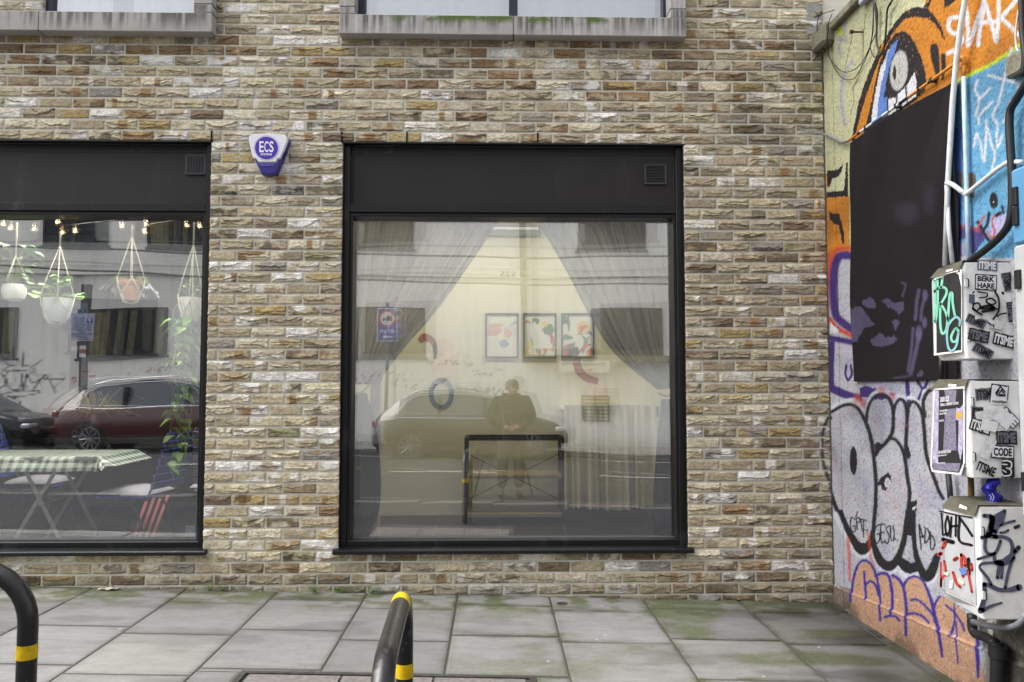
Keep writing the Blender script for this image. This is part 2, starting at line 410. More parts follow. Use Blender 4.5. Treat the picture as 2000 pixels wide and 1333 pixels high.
mb = MB(); M_kerb = mat('granite_kerb', sr(112, 110, 108), .8, var=.15, vs=20)
for i in range(60):
    x = -27 + i * .9; s = -0.026 * max(-12, min(12, x)); mb.box(x, x + .89, KERB - .13, KERB, RZ - .1 + s, s + .001, M_kerb, .012)
struct(mb.build('kerb'))
mb = MB(); M_far = mat('far_paving', sr(140, 138, 134), .85, var=.15, vs=3)
for i in range(60):
    x = -27 + i * .9; s = -0.026 * max(-12, min(12, x)); mb.box(x, x + .89, -14.33, -14.2, -.3 + s, -.075 + s, M_kerb, .012)
struct(mb.build('kerb'))
mb = MB(); gq(mb, -60, 60, -17.3, -14.33, -.03, -.08, M_far); struct(mb.build('pavement'))
mb = MB(); M_line = mat('road_paint', sr(200, 200, 196), .7, var=.2, vs=30)
for x in range(-14, 20, 4): gq(mb, x, x + 2.2, -9.3, -9.2, RZ - .018, RZ - .018, M_line, 2)
gq(mb, -40, 40, -13.3, -13.2, RZ - .047, RZ - .047, M_line)
struct(mb.build('road_marking'))
mb = MB(); M_soil = mat('ground_base', sr(96, 92, 86), .95)
mb.add([(-150, -150, -.75), (150, -150, -.75), (150, 150, -.75), (-150, 150, -.75)], [(0, 1, 2, 3)], M_soil); struct(mb.build('ground'))
mb = MB(); gq(mb, -60, -11.45, KERB, 0.06, 0, 0, M_far); gq(mb, XS + 1.2, 60, KERB, 3, 0, 0, M_far); struct(mb.build('pavement'))

# ---------------------------------------------------------------- the brick building
bld = thing('brick_building', 'pale multi-coloured brick building with two black framed shop windows', 'building')
L2, R2 = WX(670, 0, 300), WX(1334.5, 0, 300); R1 = WX(412.5, 0, 300); Z0s, Z1s = .285, 3.075; L1 = -4.55
UZ = 3.80; U2L, U2R = WX(664, -.07, 40), WX(1338.5, -.07, 40); U1R = WX(416, -.07, 40); U1W = WX(83, 0, 10); U1L = -3.75
XL, ZT = -5.6, 5.75
CZ = .075
def openings(z):
    o = []
    if Z0s < z < Z1s: o += [(L1, R1), (L2, R2)]
    if z > UZ + .0 and z < 5.35: o += [(U2L + .02, U2R - .02), (U1L if z < 3.92 else U1W, U1R - .02)]
    return sorted(o)
PALB = np.array([sr(188, 178, 148), sr(204, 196, 170), sr(180, 170, 142), sr(168, 157, 130), sr(158, 148, 124), sr(194, 186, 164), sr(222, 219, 210), sr(146, 122, 92), sr(132, 110, 84), sr(170, 152, 106), sr(150, 144, 134), sr(124, 110, 90), sr(150, 148, 116), sr(170, 156, 130)])
PALB *= np.array([1.09, 1.07, 1.10])
PB = np.array([14, 11, 15, 13, 11, 9, 8, 4, 3, 4, 4, 6, 2, 8], float); PB /= PB.sum()
BL = .2272
def build_bricks():
    V = []; F = []; K = []; nb = 0
    rows = int((ZT - CZ) / .075)
    for k in range(-2, rows):
        za = CZ + k * .075; zb = za + .075; zm = (za + zb) / 2
        free = []; x = XL
        for (a, b) in openings(zm):
            if a > x: free.append((x, a))
            x = max(x, b)
        free.append((x, XS + .0))
        ph = R2 - ((k % 2) * BL / 2) + (.0 if k % 3 else .006)
        for (fa, fb) in free:
            i0 = math.floor((fa - ph) / BL); i1 = math.ceil((fb - ph) / BL)
            edges = [fa] + [ph + i * BL + RNG.uniform(-.004, .004) for i in range(i0, i1 + 1) if fa + .035 < ph + i * BL < fb - .035] + [fb]
            for i in range(len(edges) - 1):
                g = .0066; a = edges[i] + (g if edges[i] != fa else .001); b = edges[i + 1] - (g if edges[i + 1] != fb else .001)
                near = a > -3.7 and za < 4.1
                wdt = b - a
                nx = max(4, int(wdt / (.0075 if near else .03))); ny = 13 if near else 4
                c = za + .0062 + RNG.uniform(-.001, .0015); d = zb - .0058 + RNG.uniform(-.0015, .001)
                u = np.concatenate([[0, 0], np.linspace(.01, .99, nx - 1), [1, 1]]); v = np.concatenate([[0, 0], np.linspace(.03, .97, ny - 1), [1, 1]])
                Uu, Vv = np.meshgrid(u, v); sd_ = RNG.randint(1 << 20)
                wob = .0022
                X = a + Uu * wdt + wob * (vn(Vv * 4 + 3, Uu * 3, sd_) - .5) * 2; Zz = c + Vv * (d - c) + wob * (vn(Uu * wdt * 30, Vv * 2, sd_ + 1) - .5) * 1.6
                xe = Uu * wdt; ze = Vv * (d - c); ed = np.minimum(np.minimum(xe, wdt - xe), np.minimum(ze, (d - c) - ze))
                h = .004 * sst(0, .007, ed) + .0045 * (fbm(X * 80, Zz * 115, sd_ + 2, 4) - .35)
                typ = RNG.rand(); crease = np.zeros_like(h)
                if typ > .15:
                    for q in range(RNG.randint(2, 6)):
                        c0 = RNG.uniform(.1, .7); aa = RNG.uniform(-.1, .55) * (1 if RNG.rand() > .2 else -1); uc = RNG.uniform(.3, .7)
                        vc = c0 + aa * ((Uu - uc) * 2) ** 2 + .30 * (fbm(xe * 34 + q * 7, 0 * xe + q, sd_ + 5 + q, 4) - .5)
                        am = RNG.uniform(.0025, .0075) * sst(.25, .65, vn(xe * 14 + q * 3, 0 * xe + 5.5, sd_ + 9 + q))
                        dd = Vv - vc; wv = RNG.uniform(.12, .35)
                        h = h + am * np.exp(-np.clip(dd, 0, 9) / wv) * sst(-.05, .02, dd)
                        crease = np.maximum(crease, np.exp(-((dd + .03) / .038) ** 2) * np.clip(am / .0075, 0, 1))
                h = np.where((Uu > 0) & (Uu < 1) & (Vv > 0) & (Vv < 1), h, 0)
                bc = RNG.choice(len(PALB), p=PB)
                if RNG.rand() < .35 * sst(.2, 1.6, np.array(a)) and bc in (0, 1, 5, 6): bc = RNG.choice([3, 4, 2, 11])
                if bc in (7, 8) and zm < 3.0 and RNG.rand() < .55: bc = 3
                if zm > 3.45 and zm < UZ + .02 and RNG.rand() < .4: bc = RNG.choice([7, 8, 8, 7, 11, 4, 9])
                c1 = PALB[bc] * RNG.uniform(.88, 1.08) * (1.03 - .13 * float(sst(.2, 1.6, np.array(a))) * float(sst(3.0, 2.2, np.array(zm)))); c2 = PALB[RNG.choice(len(PALB), p=PB)]
                if bc == 6 and RNG.rand() < .5: c2 = PALB[5]
                n1 = fbm(xe * 9, ze * 16, sd_ + 20, 4); n2 = fbm(xe * 85, ze * 105, sd_ + 21, 4)
                mixf = sst(.48, .62, n1) * .75
                col = c1 * (1 - mixf[..., None]) + c2 * mixf[..., None]
                col = col * (.46 + 1.05 * n2)[..., None]
                if RNG.rand() < .14:          # kiss-mark band across the brick
                    uc = RNG.uniform(.2, .8); w = RNG.uniform(.08, .2); bm_ = sst(w, w * .8, np.abs(Uu - uc)) if False else (1 - sst(w * .7, w, np.abs(Uu - uc + .05 * (n1 - .5)))) * .85
                    cc = np.array(sr(150, 118, 82)) if RNG.rand() < .6 else np.array(sr(222, 216, 208)); col = col * (1 - bm_[..., None]) + cc * (.8 + .4 * n2[..., None]) * bm_[..., None]
                if RNG.rand() < .07: col = col * (1 - .55 * sst(.5, .6, fbm(xe * 22, ze * 26, sd_ + 30, 3)))[..., None]
                if RNG.rand() < .09:
                    mm = .8 * sst(.5, .68, fbm(xe * 14, ze * 20, sd_ + 31, 3)); col = col * (1 - mm[..., None]) + mm[..., None] * np.array(sr(232, 230, 228))
                col = col * (1 - .62 * crease[..., None])            # shade of the folds painted in to deepen the relief
                # damp grime: high right, and the foot of the wall
                gr = sst(.48, .75, fbm(X * 2.3, Zz * 5, 77, 4)) * sst(.7, 1.5, X) * sst(2.6, 3.1, Zz) * .5 + .55 * (1 - sst(-.02, .16, Zz - gz(X))) * (.6 + .8 * n1) + .18 * sst(1.6, 2.2, X) * (1 - sst(.3, 1.4, Zz))
                gr = gr + .35 * sst(.5, .8, fbm(X * 8, Zz * 8, 78, 3)) * (1 - sst(.0, .2, Zz - gz(X)))
                gr = gr + .6 * sst(XS - .75, XS - .05, X) * sst(2.9, 3.25, Zz) * sst(.35, .6, fbm(X * 5, Zz * 7, 79, 3)); us = ((X > U2L) & (X < U2R)) | (X < U1R); gr = gr + us * sst(3.45, 3.80, Zz + .2 * (fbm(X * 6, Zz * 1.5, 83, 3) - .5)) * .40 * sst(.3, .6, fbm(X * 9, Zz * 2, 84, 3)); gr = np.clip(gr, 0, .7); col = col * (1 - gr[..., None]) + gr[..., None] * np.array(sr(92, 88, 74)) * .7
                skirt = .012
                outer = (np.arange(nx + 3)[None, :] == 0) | (np.arange(nx + 3)[None, :] == nx + 2) | (np.arange(ny + 3)[:, None] == 0) | (np.arange(ny + 3)[:, None] == ny + 2)
                Y = np.where(outer, skirt, -h)
                if edges[i] == fa: Y[:, 0] = .12
                if edges[i + 1] == fb: Y[:, -1] = .12
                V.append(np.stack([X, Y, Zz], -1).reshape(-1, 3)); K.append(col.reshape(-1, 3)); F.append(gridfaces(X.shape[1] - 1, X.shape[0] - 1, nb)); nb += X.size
    V = np.concatenate(V); K = np.concatenate(K); F = np.concatenate(F)
    # spray paint that ran over from the mural
    I = np.where((V[:, 0] > XS - .12) & (V[:, 2] > .1) & (V[:, 2] < 1.5))[0]; px, py = proj(V[I]); P = Paint(px, py, (0, 0, 0)); P.c = K[I]
    P.stroke(CR(1580, 740, 4.443, [(200, 330), (140, 420), (110, 560), (125, 750), (170, 900), (225, 1080), (300, 1220)]), 15, sr(190, 190, 200), soft=6, op=.35)
    P.stroke(CR(1580, 740, 4.443, [(200, 300), (140, 400), (113, 560), (130, 750), (180, 900), (230, 1080), (300, 1220)]), 7, sr(32, 30, 34), soft=2.5, op=.9)
    K[I] = P.c
    m = mat('handmade_brick', vcol=True, rough=.9, var=.10, vs=260, bump=.7, bs=240, dist=.003, spec=.25)
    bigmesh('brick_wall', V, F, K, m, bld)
build_bricks()
M_mort = mat('lime_mortar', sr(206, 203, 192), .95, var=.12, vs=14, bump=.5, bs=220, spec=.2)
mb = MB()
def wallblocks(mb, y0, y1, m):
    zs = sorted({-.4, Z0s, Z1s, UZ, 3.92, 5.35, ZT})
    for i in range(len(zs) - 1):
        zm = (zs[i] + zs[i + 1]) / 2; x = XL
        for (a, b) in openings(zm):
            if a > x: mb.box(x, a, y0, y1, zs[i], zs[i + 1], m)
            x = max(x, b)
        mb.box(x, XS + .3, y0, y1, zs[i], zs[i + 1], m)
wallblocks(mb, .0022, .30, M_mort); mb.build('mortar_backing', bld)
mb = MB(); mb.box(XS - .016, XS - .001, -.012, .02, -.1, 3.75, mat('dark_sealant', sr(84, 80, 74), .8, var=.3, vs=9)); mb.build('movement_joint', bld)
# open joints above the window heads
mb = MB(); M_slot = mat('open_joint', sr(14, 14, 14), .9)
for px in (668, 795, 1050, 414):
    mb = MB(); mb.box(WX(px, 0, 265) - .005, WX(px, 0, 265) + .005, -.0115, .012, Z1s + .002, Z1s + .073, M_slot); mb.build('open_joint', bld)
mb = MB(); mb.box(L2 - .01, R2 + .01, -.006, .05, Z1s - .006, Z1s + .004, M_black); mb.box(L1, R1 + .01, -.006, .05, Z1s - .006, Z1s + .004, M_black); mb.build('steel_lintel', bld)

# ---------------------------------------------------------------- shop windows
def vent(px0, px1, py0, py1, y, parent, vertical):
    mb = MB(); x0, x1 = WX(px0, y, 330), WX(px1, y, 330); z1, z0 = WZ(py0, y), WZ(py1, y)
    t = .012; M = mat('vent_metal', sr(62, 62, 66), .4, var=.08)
    mb.box(x0, x1, y - .014, y + .0, z1 - t, z1, M, .002); mb.box(x0, x1, y - .014, y, z0, z0 + t, M, .002)
    mb.box(x0, x0 + t, y - .0135, y, z0 + t, z1 - t, M); mb.box(x1 - t, x1, y - .0135, y, z0 + t, z1 - t, M)
    mb.box(x0 + .004, x1 - .004, y - .003, y - .0005, z0 + .004, z1 - .004, M_slot)
    n = 11
    for i in range(n):
        if vertical:
            a = x0 + t + (x1 - x0 - 2 * t) * (i + .5) / n; mb.box(a - .0028, a + .0028, y - .012, y - .003, z0 + t, z1 - t, M)
        else:
            a = z0 + t + (z1 - z0 - 2 * t) * (i + .5) / n
            mb.add([(x0 + t, y - .012, a - .004), (x1 - t, y - .012, a - .004), (x1 - t, y - .002, a + .003), (x0 + t, y - .002, a + .003), (x0 + t, y - .012, a - .001), (x1 - t, y - .012, a - .001), (x1 - t, y - .002, a + .006), (x0 + t, y - .002, a + .006)], [(0, 1, 2, 3), (4, 7, 6, 5), (0, 4, 5, 1), (3, 2, 6, 7), (0, 3, 7, 4), (1, 5, 6, 2)], M)
    return mb.build('vent', parent)
def pane(name, x0, x1, z0, z1, y, ax, az, bx, bz, wav, m, parent, seed):
    """float glass that is never quite flat"""
    mb = MB(); xm = (x0 + x1) / 2; zm = (z0 + z1) / 2
    def fn(u, v):
        x = x0 + (x1 - x0) * u; z = z0 + (z1 - z0) * v; a, b = x - xm, z - zm
        w = wav * (math.sin(a * 3.1 + seed) * math.cos(b * 2.1 + seed * 2) * .6 + math.sin(a * 7.3 + 2 * seed + b * 2.9) * .16 + math.sin(b * 6.1 + seed) * .1)
        return (x, y + ax * a + az * b + bx * a * a + bz * b * b + w, z)
    mb.sheet(fn, 60, 60, m); o = mb.build(name, parent, smooth=True, recalc=False); return o
def shopfront(x0, x1, seed, ventpx, vert, extra):
    fr = MB(); j = .045; yf = .035; B = M_black
    gt, gb = WZ(427, .1), WZ(1052, .1)
    pt, pb = WZ(303, .06), WZ(402, .06)
    # outer box
    fr.box(x0, x0 + j, yf, .20, Z0s + .03, Z1s - .008, B, .003); fr.box(x1 - j, x1, yf, .20, Z0s + .03, Z1s - .008, B, .003)
    fr.box(x0 + j, x1 - j, yf + .03, .20, pt, Z1s - .008, B, .003)              # head
    fr.box(x0 + j, x1 - j, yf + .002, .20, pb - .055, pb, B, .003)              # transom
    fr.box(x0 + j, x1 - j, yf + .018, .198, gt - .002, pb - .057, B, .002)
    fr.box(x0 + j, x1 - j, yf + .008, .20, Z0s + .032, gb, B, .004)             # bottom rail
    fr.box(x0 + j, x0 + j + .02, yf + .016, .196, gb, gt - .002, B, .002); fr.box(x1 - j - .02, x1 - j, yf + .016, .196, gb, gt - .002, B, .002)
    for xx_ in (x0 - .0015, x1 - .005): fr.box(xx_, xx_ + .0065, .001, yf - .001, Z0s + .037, Z1s - .009, B)
    f = fr.build('window_frame', bld)
    s = MB(); s.prism([(-.055, Z0s + .0), (-.055, Z0s + .022), (-.045, Z0s + .028), (yf + .02, Z0s + .036), (yf + .02, Z0s + .0)], lambda a, b, t: (t, a, b), x0 - .03, x1 + .03, B); s.build('sill', f)
    p = MB(); yp = .066; p.box(x0 + j, x1 - j, yp, .12, pb, pt, M_panel); p.box(x0 + j, x0 + j + .014, yp - .012, yp, pb, pt, B, .002); p.box(x1 - j - .014, x1 - j, yp - .012, yp, pb, pt, B, .002)
    pn = p.build('fascia_panel', bld); vent(*ventpx, yp, pn, vert)
    gx0, gx1 = x0 + j + .02, x1 - j - .02
    g = MB(); g.box(gx0, gx1, GY - .01, GY + .03, gb - .0, gb + .006, mat('grey_gasket', sr(120, 122, 126), .5)); g.build('gasket', f)
    pane('glass_pane', gx0, gx1, gb, gt, GY, *extra[0], M_glassA, bld, seed); pane('glass_pane', gx0, gx1, gb, gt, GY + .026, *extra[1], M_glassB, bld, seed + 1.7)
#            slopes:  x      z      curv x  curv z  waves
shopfront(L2, R2, 1.3, (1258, 1301, 320, 360), False, [(.0, .0082, .0008, .0006, .0009), (-.0085, .0035, .0014, -.0008, .0009)])
shopfront(L1, R1, 4.1, (363, 403, 307, 346), True, [(.0, .0075, .0006, .0010, .0016), (.0045, .0035, .0012, -.0008, .0012)])

# ---------------------------------------------------------------- upper windows with stone surrounds
def stonemesh(name, boxes, parent, mossx=None):
    V = []; F = []; K = []; nb = 0
    for (x0, x1, y0, y1, z0, z1) in boxes:
        def face(P0, du, dv, nu, nv, front):
            nonlocal nb
            u, v = np.meshgrid(np.linspace(0, 1, nu + 1), np.linspace(0, 1, nv + 1))
            P = np.array(P0)[None, None] + u[..., None] * np.array(du) + v[..., None] * np.array(dv)
            X, Z = P[..., 0], P[..., 2]; n1 = fbm(X * 3, Z * 4, 61, 3); st = fbm(X * 45, Z * 1.2, 62, 3)
            col = np.array(sr(168, 164, 160)) * (.86 + .22 * n1 + .08 * fbm(X * 60, Z * 60, 64, 2))[..., None]
            if front:
                top = z1; dr = sst(.40, .62, st) * sst(-.16, -.02, Z - top - .09 * (fbm(X * 20, 0 * X, 65, 2) - .5)) * .85
                col = col * (1 - dr[..., None] * .75)
                wh = sst(.66, .72, fbm(X * 70 + 9, Z * .8, 66, 2)) * sst(.45, .55, vn(X * 1.5, 0 * X, 67)) * .5; col = col * (1 - wh[..., None]) + wh[..., None] * np.array(sr(205, 205, 205))
                if mossx:
                    ms = sst(mossx[0], mossx[0] + .4, X) * (1 - sst(mossx[1] - .3, mossx[1], X)) * sst(-.05, .0, Z - top + .035 * fbm(X * 30, Z * 30, 68, 3)) * sst(.35, .55, fbm(X * 12, Z * 20, 69, 2))
                    col = col * (1 - ms[..., None]) + ms[..., None] * np.array(sr(84, 104, 48))
            V.append(P.reshape(-1, 3)); K.append(col.reshape(-1, 3)); F.append(gridfaces(nu, nv, nb)); nb += P.shape[0] * P.shape[1]
        w, d, h = x1 - x0, y1 - y0, z1 - z0; nx = max(2, int(w / .01)); nz = max(2, int(h / .01)); ny = 6; e = .004
        face((x0 + e, y0, z0 + e), (w - 2 * e, 0, 0), (0, 0, h - 2 * e), nx, nz, True)
        face((x0 + e, y0, z1 - e), (w - 2 * e, 0, 0), (0, e, e), nx, 1, False); face((x0 + e, y0 + e, z0), (w - 2 * e, 0, 0), (0, -e, e), nx, 1, False)
        face((x0 + e, y0 + e, z1), (w - 2 * e, 0, 0), (0, d - e, 0), nx, ny, False); face((x0 + e, y1, z0), (w - 2 * e, 0, 0), (0, -d + e, 0), nx, ny, False)
        face((x0, y1, z0 + e), (0, -d + e, 0), (0, 0, h - 2 * e), ny, nz, False); face((x1, y0 + e, z0 + e), (0, d - e, 0), (0, 0, h - 2 * e), ny, nz, False)
        face((x0, y0 + e, z0 + e), (e, -e, 0), (0, 0, h - 2 * e), 1, nz, False); face((x1 - e, y0, z0 + e), (e, e, 0), (0, 0, h - 2 * e), 1, nz, False)
        face((x0, y1, z0), (0, -d + e, 0), (e, 0, e), ny, 1, False); face((x1, y0 + e, z0), (0, d - e, 0), (-e, 0, e), ny, 1, False)
    return bigmesh(name, np.concatenate(V), np.concatenate(F), np.concatenate(K), M_stone, parent)
ys = -.095; zt = WZ(31, ys)
def upper(xl, xr, jl, jr, zt, sx0, moss, mull, blind):
    bx = []
    mid = (sx0 + xr) / 2 if mull else WX(75, ys, 40)
    bx += [(sx0, mid - .002, ys, .12, UZ, zt), (mid + .002, xr, ys, .12, UZ, zt - .0005)]
    if jl: bx.append((xl, jl, ys, .12, zt + .003 if not mull else WZ(16, ys), 5.3)); 
    if jl and mull: bx.append((xl, jl, ys, .12, zt + .001, WZ(16, ys) - .003))
    bx += [(jr, xr, ys, .12, zt + .001, WZ(14, ys) - .003), (jr, xr, ys, .12, WZ(14, ys), 5.3)]
    bx.append((sx0, xr, ys, .12, 5.303, 5.40))
    s = stonemesh('stone_surround', bx, bld, moss)
    wl = jl if jl else U1W; f = MB(); yf = .035; t = .05
    f.box(wl, jr, yf, .12, zt - .03, zt + .035, M_navy, .004); f.box(wl, wl + t, yf, .12, zt + .035, 5.3, M_navy, .004); f.box(jr - t * .5, jr, yf, .12, zt + .035, 5.3, M_navy, .004); f.box(wl + t, jr - t * .5, yf, .12, 5.24, 5.3, M_navy, .004)
    if mull: f.box(WX(994, yf, 10), WX(1011, yf, 10), yf - .002, .12, zt + .036, 5.239, M_navy, .004)
    for q in (.2, .8): f.box(wl + (jr - wl) * q, wl + (jr - wl) * q + .04, yf - .01, yf + .02, zt + .002, zt + .012, M_navy, .002)
    w = f.build('upper_window_frame', bld)
    g = MB(); g.add([(wl + .01, yf + .03, zt + .03), (jr - .01, yf + .03, zt + .03), (jr - .01, yf + .03, 5.28), (wl + .01, yf + .03, 5.28)], [(0, 1, 2, 3)], glass_mat('upper_glass', .34)); g.build('upper_glass', w)
    return wl, jr
MIDW = upper(U2L, U2R, WX(693, ys, 15), WX(1309, ys, 15), zt, U2L, (-.9, 1.0), True, 0)
LW = upper(None, U1R, None, WX(378, ys, 15), zt, U1L, None, False, 0)
# rooms behind the windows (part of the building)
M_cream = mat('cream_plaster', sr(228, 222, 198), .8, var=.03, vs=2, bump=.05); M_dark = mat('dark_plaster', sr(22, 22, 24), .9, var=.15, vs=2)
M_tile = mat('dark_floor_tile', sr(52, 50, 52), .45, var=.12, vs=6); M_ceil = mat('white_ceiling', sr(225, 222, 212), .9)
FZ = .07; BY = 2.75; RX0, RX1 = -1.75, 2.2; RZ1 = 3.15
r = MB(); r.box(RX0, RX1, BY, BY + .1, FZ, RZ1, M_cream); r.box(RX0 - .08, RX0, .31, BY + .1, FZ - .02, RZ1, M_cream); r.box(RX1, RX1 + .1, .31, BY + .1, FZ - .02, RZ1, M_cream); r.build('room_wall', bld)
r = MB(); r.box(RX0, RX1, .31, BY, RZ1, RZ1 + .1, M_ceil); r.box(RX0, RX1, .20, .31, Z1s - .005, Z1s + .005, M_ceil); r.build('room_ceiling', bld)
r = MB(); tw = .6
xx = RX0
while xx < RX1:
    yy = .31
    while yy < BY: r.box(xx + .0025, min(xx + tw, RX1) - .0025, yy + .0025, min(yy + tw, BY) - .0025, FZ - .01, FZ, M_tile, .001); yy += tw
    xx += tw
r.box(RX0, RX1, .2, BY, FZ - .03, FZ - .0025, mat('tile_grout', sr(150, 146, 140), .9)); r.build('room_floor', bld)
r = MB(); r.box(-5.4, -1.84, 3.6, 3.7, .05, 3.15, M_dark); r.box(-5.5, -5.4, .31, 3.7, .05, 3.15, M_dark); r.box(-1.84, -1.83, .31, 3.6, .05, 3.15, M_dark); r.box(-5.4, -1.84, .31, 3.6, 3.15, 3.2, mat('dark_ceiling', sr(30, 29, 28), .9)); r.build('room_wall', bld)
r = MB(); r.box(-5.4, -1.84, .2, 3.6, .05, .10, mat('dark_wood_floor', sr(40, 38, 36), .6, var=.25, vs=4)); r.build('room_floor', bld)
# upper rooms
r = MB(); r.box(-5.5, 2.2, 1.6, 1.7, 3.3, 5.7, mat('upper_room_wall', sr(200, 196, 186), .9)); r.box(-5.5, 2.2, .31, 1.6, 3.25, 3.3, M_ceil); r.box(-5.5, 2.2, .31, 1.6, 5.6, 5.7, M_ceil); r.box(-1.5, -1.3, .31, 1.6, 3.3, 5.6, M_ceil); r.build('upper_room', bld)
r = MB(); r.box(-5.6, XS + .3, .25, 6.5, 5.75, 5.9, mat('roof_felt', sr(90, 90, 92), .9)); r.box(-5.6, -5.5, .3, 6.5, -.3, 5.75, M_mort); r.box(XS + .2, XS + .3, .3, 6.5, -.3, 5.75, M_mort); r.box(-5.6, XS + .3, 6.4, 6.5, -.3, 5.75, M_mort); r.build('roof', bld)

def curtain(name, fn, nu, nv, m, label, cat, group=None, thick=0):
    mb = MB(); mb.sheet(fn, nu, nv, m); o = mb.build(name, smooth=True, recalc=False)
    return tag(o, label, cat, group)
M_net = mat('white_curtain', sr(222, 224, 232), .9, var=.04, bump=.1)
def hang(x0, x1, z0, z1, y, folds, amp, seed):
    return lambda u, v: (x0 + (x1 - x0) * u, y + amp * math.sin(u * folds * 2 * PI + seed + .6 * math.sin(u * 9 + seed)) * (.6 + .4 * math.sin(u * 23 + seed)) , z0 + (z1 - z0) * v)
G = 'white curtains in the upstairs windows'
curtain('curtain', hang(WX(716, .1, 10), WX(996, .1, 10), 3.82, 5.3, .2, 7, .02, 1), 160, 2, M_net, 'white curtain in the left half of the wide upstairs window', 'curtain', G)
curtain('curtain', hang(WX(1010, .1, 10), WX(1285, .1, 10), 3.82, 5.3, .22, 5, .03, 4), 160, 2, M_net, 'white curtain in the right half of the wide upstairs window', 'curtain', G)
curtain('curtain', hang(WX(99, .1, 10), WX(205, .1, 10), 3.82, 5.3, .2, 6, .025, 2), 120, 2, M_net, 'gathered white curtain at the left of the small upstairs window', 'curtain', G)
curtain('curtain', hang(WX(235, .1, 10), WX(378, .1, 10), 3.82, 5.3, .3, 3, .03, 3), 120, 2, M_net, 'loose white curtain at the right of the small upstairs window', 'curtain', G)

# ---------------------------------------------------------------- painted side wall
SWT = 3.80                                      # underside of the coping
def swall():
    s_end = 3.3; ds = .0062; dz = .0062
    S = np.concatenate([np.arange(0, 2.3, ds), np.arange(2.3, s_end, .03)]); Z = np.arange(-.25, SWT, dz)
    SS, ZZ = np.meshgrid(S, Z); X = np.full_like(SS, XS); Y = -SS
    # pebbledash relief, corner pilaster 4 mm proud, crack, moulding and battered plinth
    peb = fbm(SS * 95, ZZ * 95, 5, 2); und = fbm(SS * 3, ZZ * 3, 6, 3)
    ps = PS(1641, 748, XS)[1]; pil = -ps
    ck = pil + .012 * (fbm(ZZ * 9, ZZ * 0, 8, 4) - .5)
    rel = .0045 * peb + .008 * und; rel = rel - .012 * np.exp(-((SS - ck) / .006) ** 2)
    mould = .052 + SS * .075
    below = sst(.004, -.004, ZZ - mould); lip = np.exp(-((ZZ - mould) / .006) ** 2)
    pl = below * (.012) + lip * .006
    rel = rel * (1 - .6 * below) + pl
    dmg = sst(.52, .6, fbm(SS * 5, ZZ * 4, 71, 4)) * (SS > 1.62) * sst(.75, .4, ZZ); rel = rel - .02 * dmg
    X = X - rel
    V = np.stack([X, Y, ZZ], -1).reshape(-1, 3)
    flat = np.stack([np.full(SS.size, XS), Y.ravel(), ZZ.ravel()], -1); px, py = proj(flat)
    P = Paint(px, py, sr(204, 204, 164))
    B = sr(34, 31, 35); O = sr(206, 132, 40); BL = sr(104, 166, 205); WH = sr(222, 222, 228); CB = sr(96, 132, 205); PU = sr(66, 44, 116); RD = sr(200, 74, 50); SI = sr(186, 186, 194); VI = sr(58, 44, 150); PE = sr(200, 156, 126)
    c6 = lambda p: CR(1580, 0, 4.443, p); c7 = lambda p: CR(1580, 250, 4.443, p); c8 = lambda p: CR(1580, 480, 4.443, p); c9 = lambda p: CR(1580, 740, 4.443, p); c10 = lambda p: CR(1580, 1000, 4.0, p)
    # base tone wear
    n = fbm(SS * 2.5, ZZ * 2.5, 15, 4).ravel(); P.c *= (.86 + .3 * n)[:, None]
    # --- upper figure
    P.poly(c6([(1020, 0), (1020, 75), (950, 60), (850, 90), (700, 290), (560, 560), (430, 930), (375, 1333), (2000, 1333), (5000, 1333), (5000, -900), (1100, -900)]), O)
    outer = [(375, 1230), (430, 930), (490, 730), (560, 560), (630, 400), (700, 280), (770, 170), (850, 95), (950, 60), (1040, 78), (1110, 150), (1165, 250), (1190, 350)]
    inner = [(1180, 350), (1150, 280), (1110, 215), (1040, 165), (930, 145), (850, 165), (790, 220), (720, 320), (650, 450), (590, 600), (520, 800), (470, 950), (420, 1130), (405, 1230)]
    P.poly(c6(outer + inner), B, speck=.015)
    P.poly(c6([(1010, 60), (1050, 0), (1080, -60), (1110, -60), (1075, 10), (1040, 78)]), B); P.poly(c6([(1180, -60), (1290, -60), (1285, 0), (1230, 50), (1192, 72)]), B)
    hood = [(480, 1180), (520, 1010), (560, 850), (590, 700), (620, 570), (660, 450), (710, 350), (760, 290), (830, 268), (890, 310), (940, 400), (990, 520), (1015, 610), (1030, 700), (1020, 790), (900, 900), (700, 1040), (540, 1160)]
    P.poly(c6(hood), B, speck=.015)
    P.poly(c6([(545, 1090), (560, 960), (590, 780), (630, 600), (670, 510), (700, 430), (720, 430), (660, 640), (615, 860), (600, 1050)]), WH)
    P.poly(c6([(782, 345), (730, 395), (695, 470), (670, 600), (640, 720), (615, 860), (598, 1045), (690, 1000), (688, 850), (655, 850), (690, 660), (720, 530), (760, 440)]), CB)
    P.poly(c6([(690, 1010), (697, 858), (760, 850), (770, 830), (860, 740), (925, 630), (942, 700), (935, 840), (800, 940)]), WH)
    for l in ([(770, 830), (770, 960)], [(845, 745), (862, 900)], [(690, 870), (690, 1010)]): P.stroke(c6(l), 3.2, B)
    P.ell(*c6([(790, 615)])[0], 17, 39, sr(190, 190, 186), rot=.12); P.ell(*c6([(753, 635)])[0], 3.2, 15, B)
    P.stroke(c6([(1097, 415), (1105, 500), (1118, 590), (1128, 680)]), [16, 17, 12, 7], B); P.stroke(c6([(1175, 485), (1177, 600), (1168, 690)]), [9, 9, 4], B)
    P.poly(c6([(640, 380), (660, 370), (655, 420), (610, 490)]), O)
    # --- blue field
    P.poly(c6([(1266, 742), (1400, 650), (1600, 555), (1866, 380), (3200, -500), (5000, -500), (5000, 2400), (1266, 2400)]), BL)
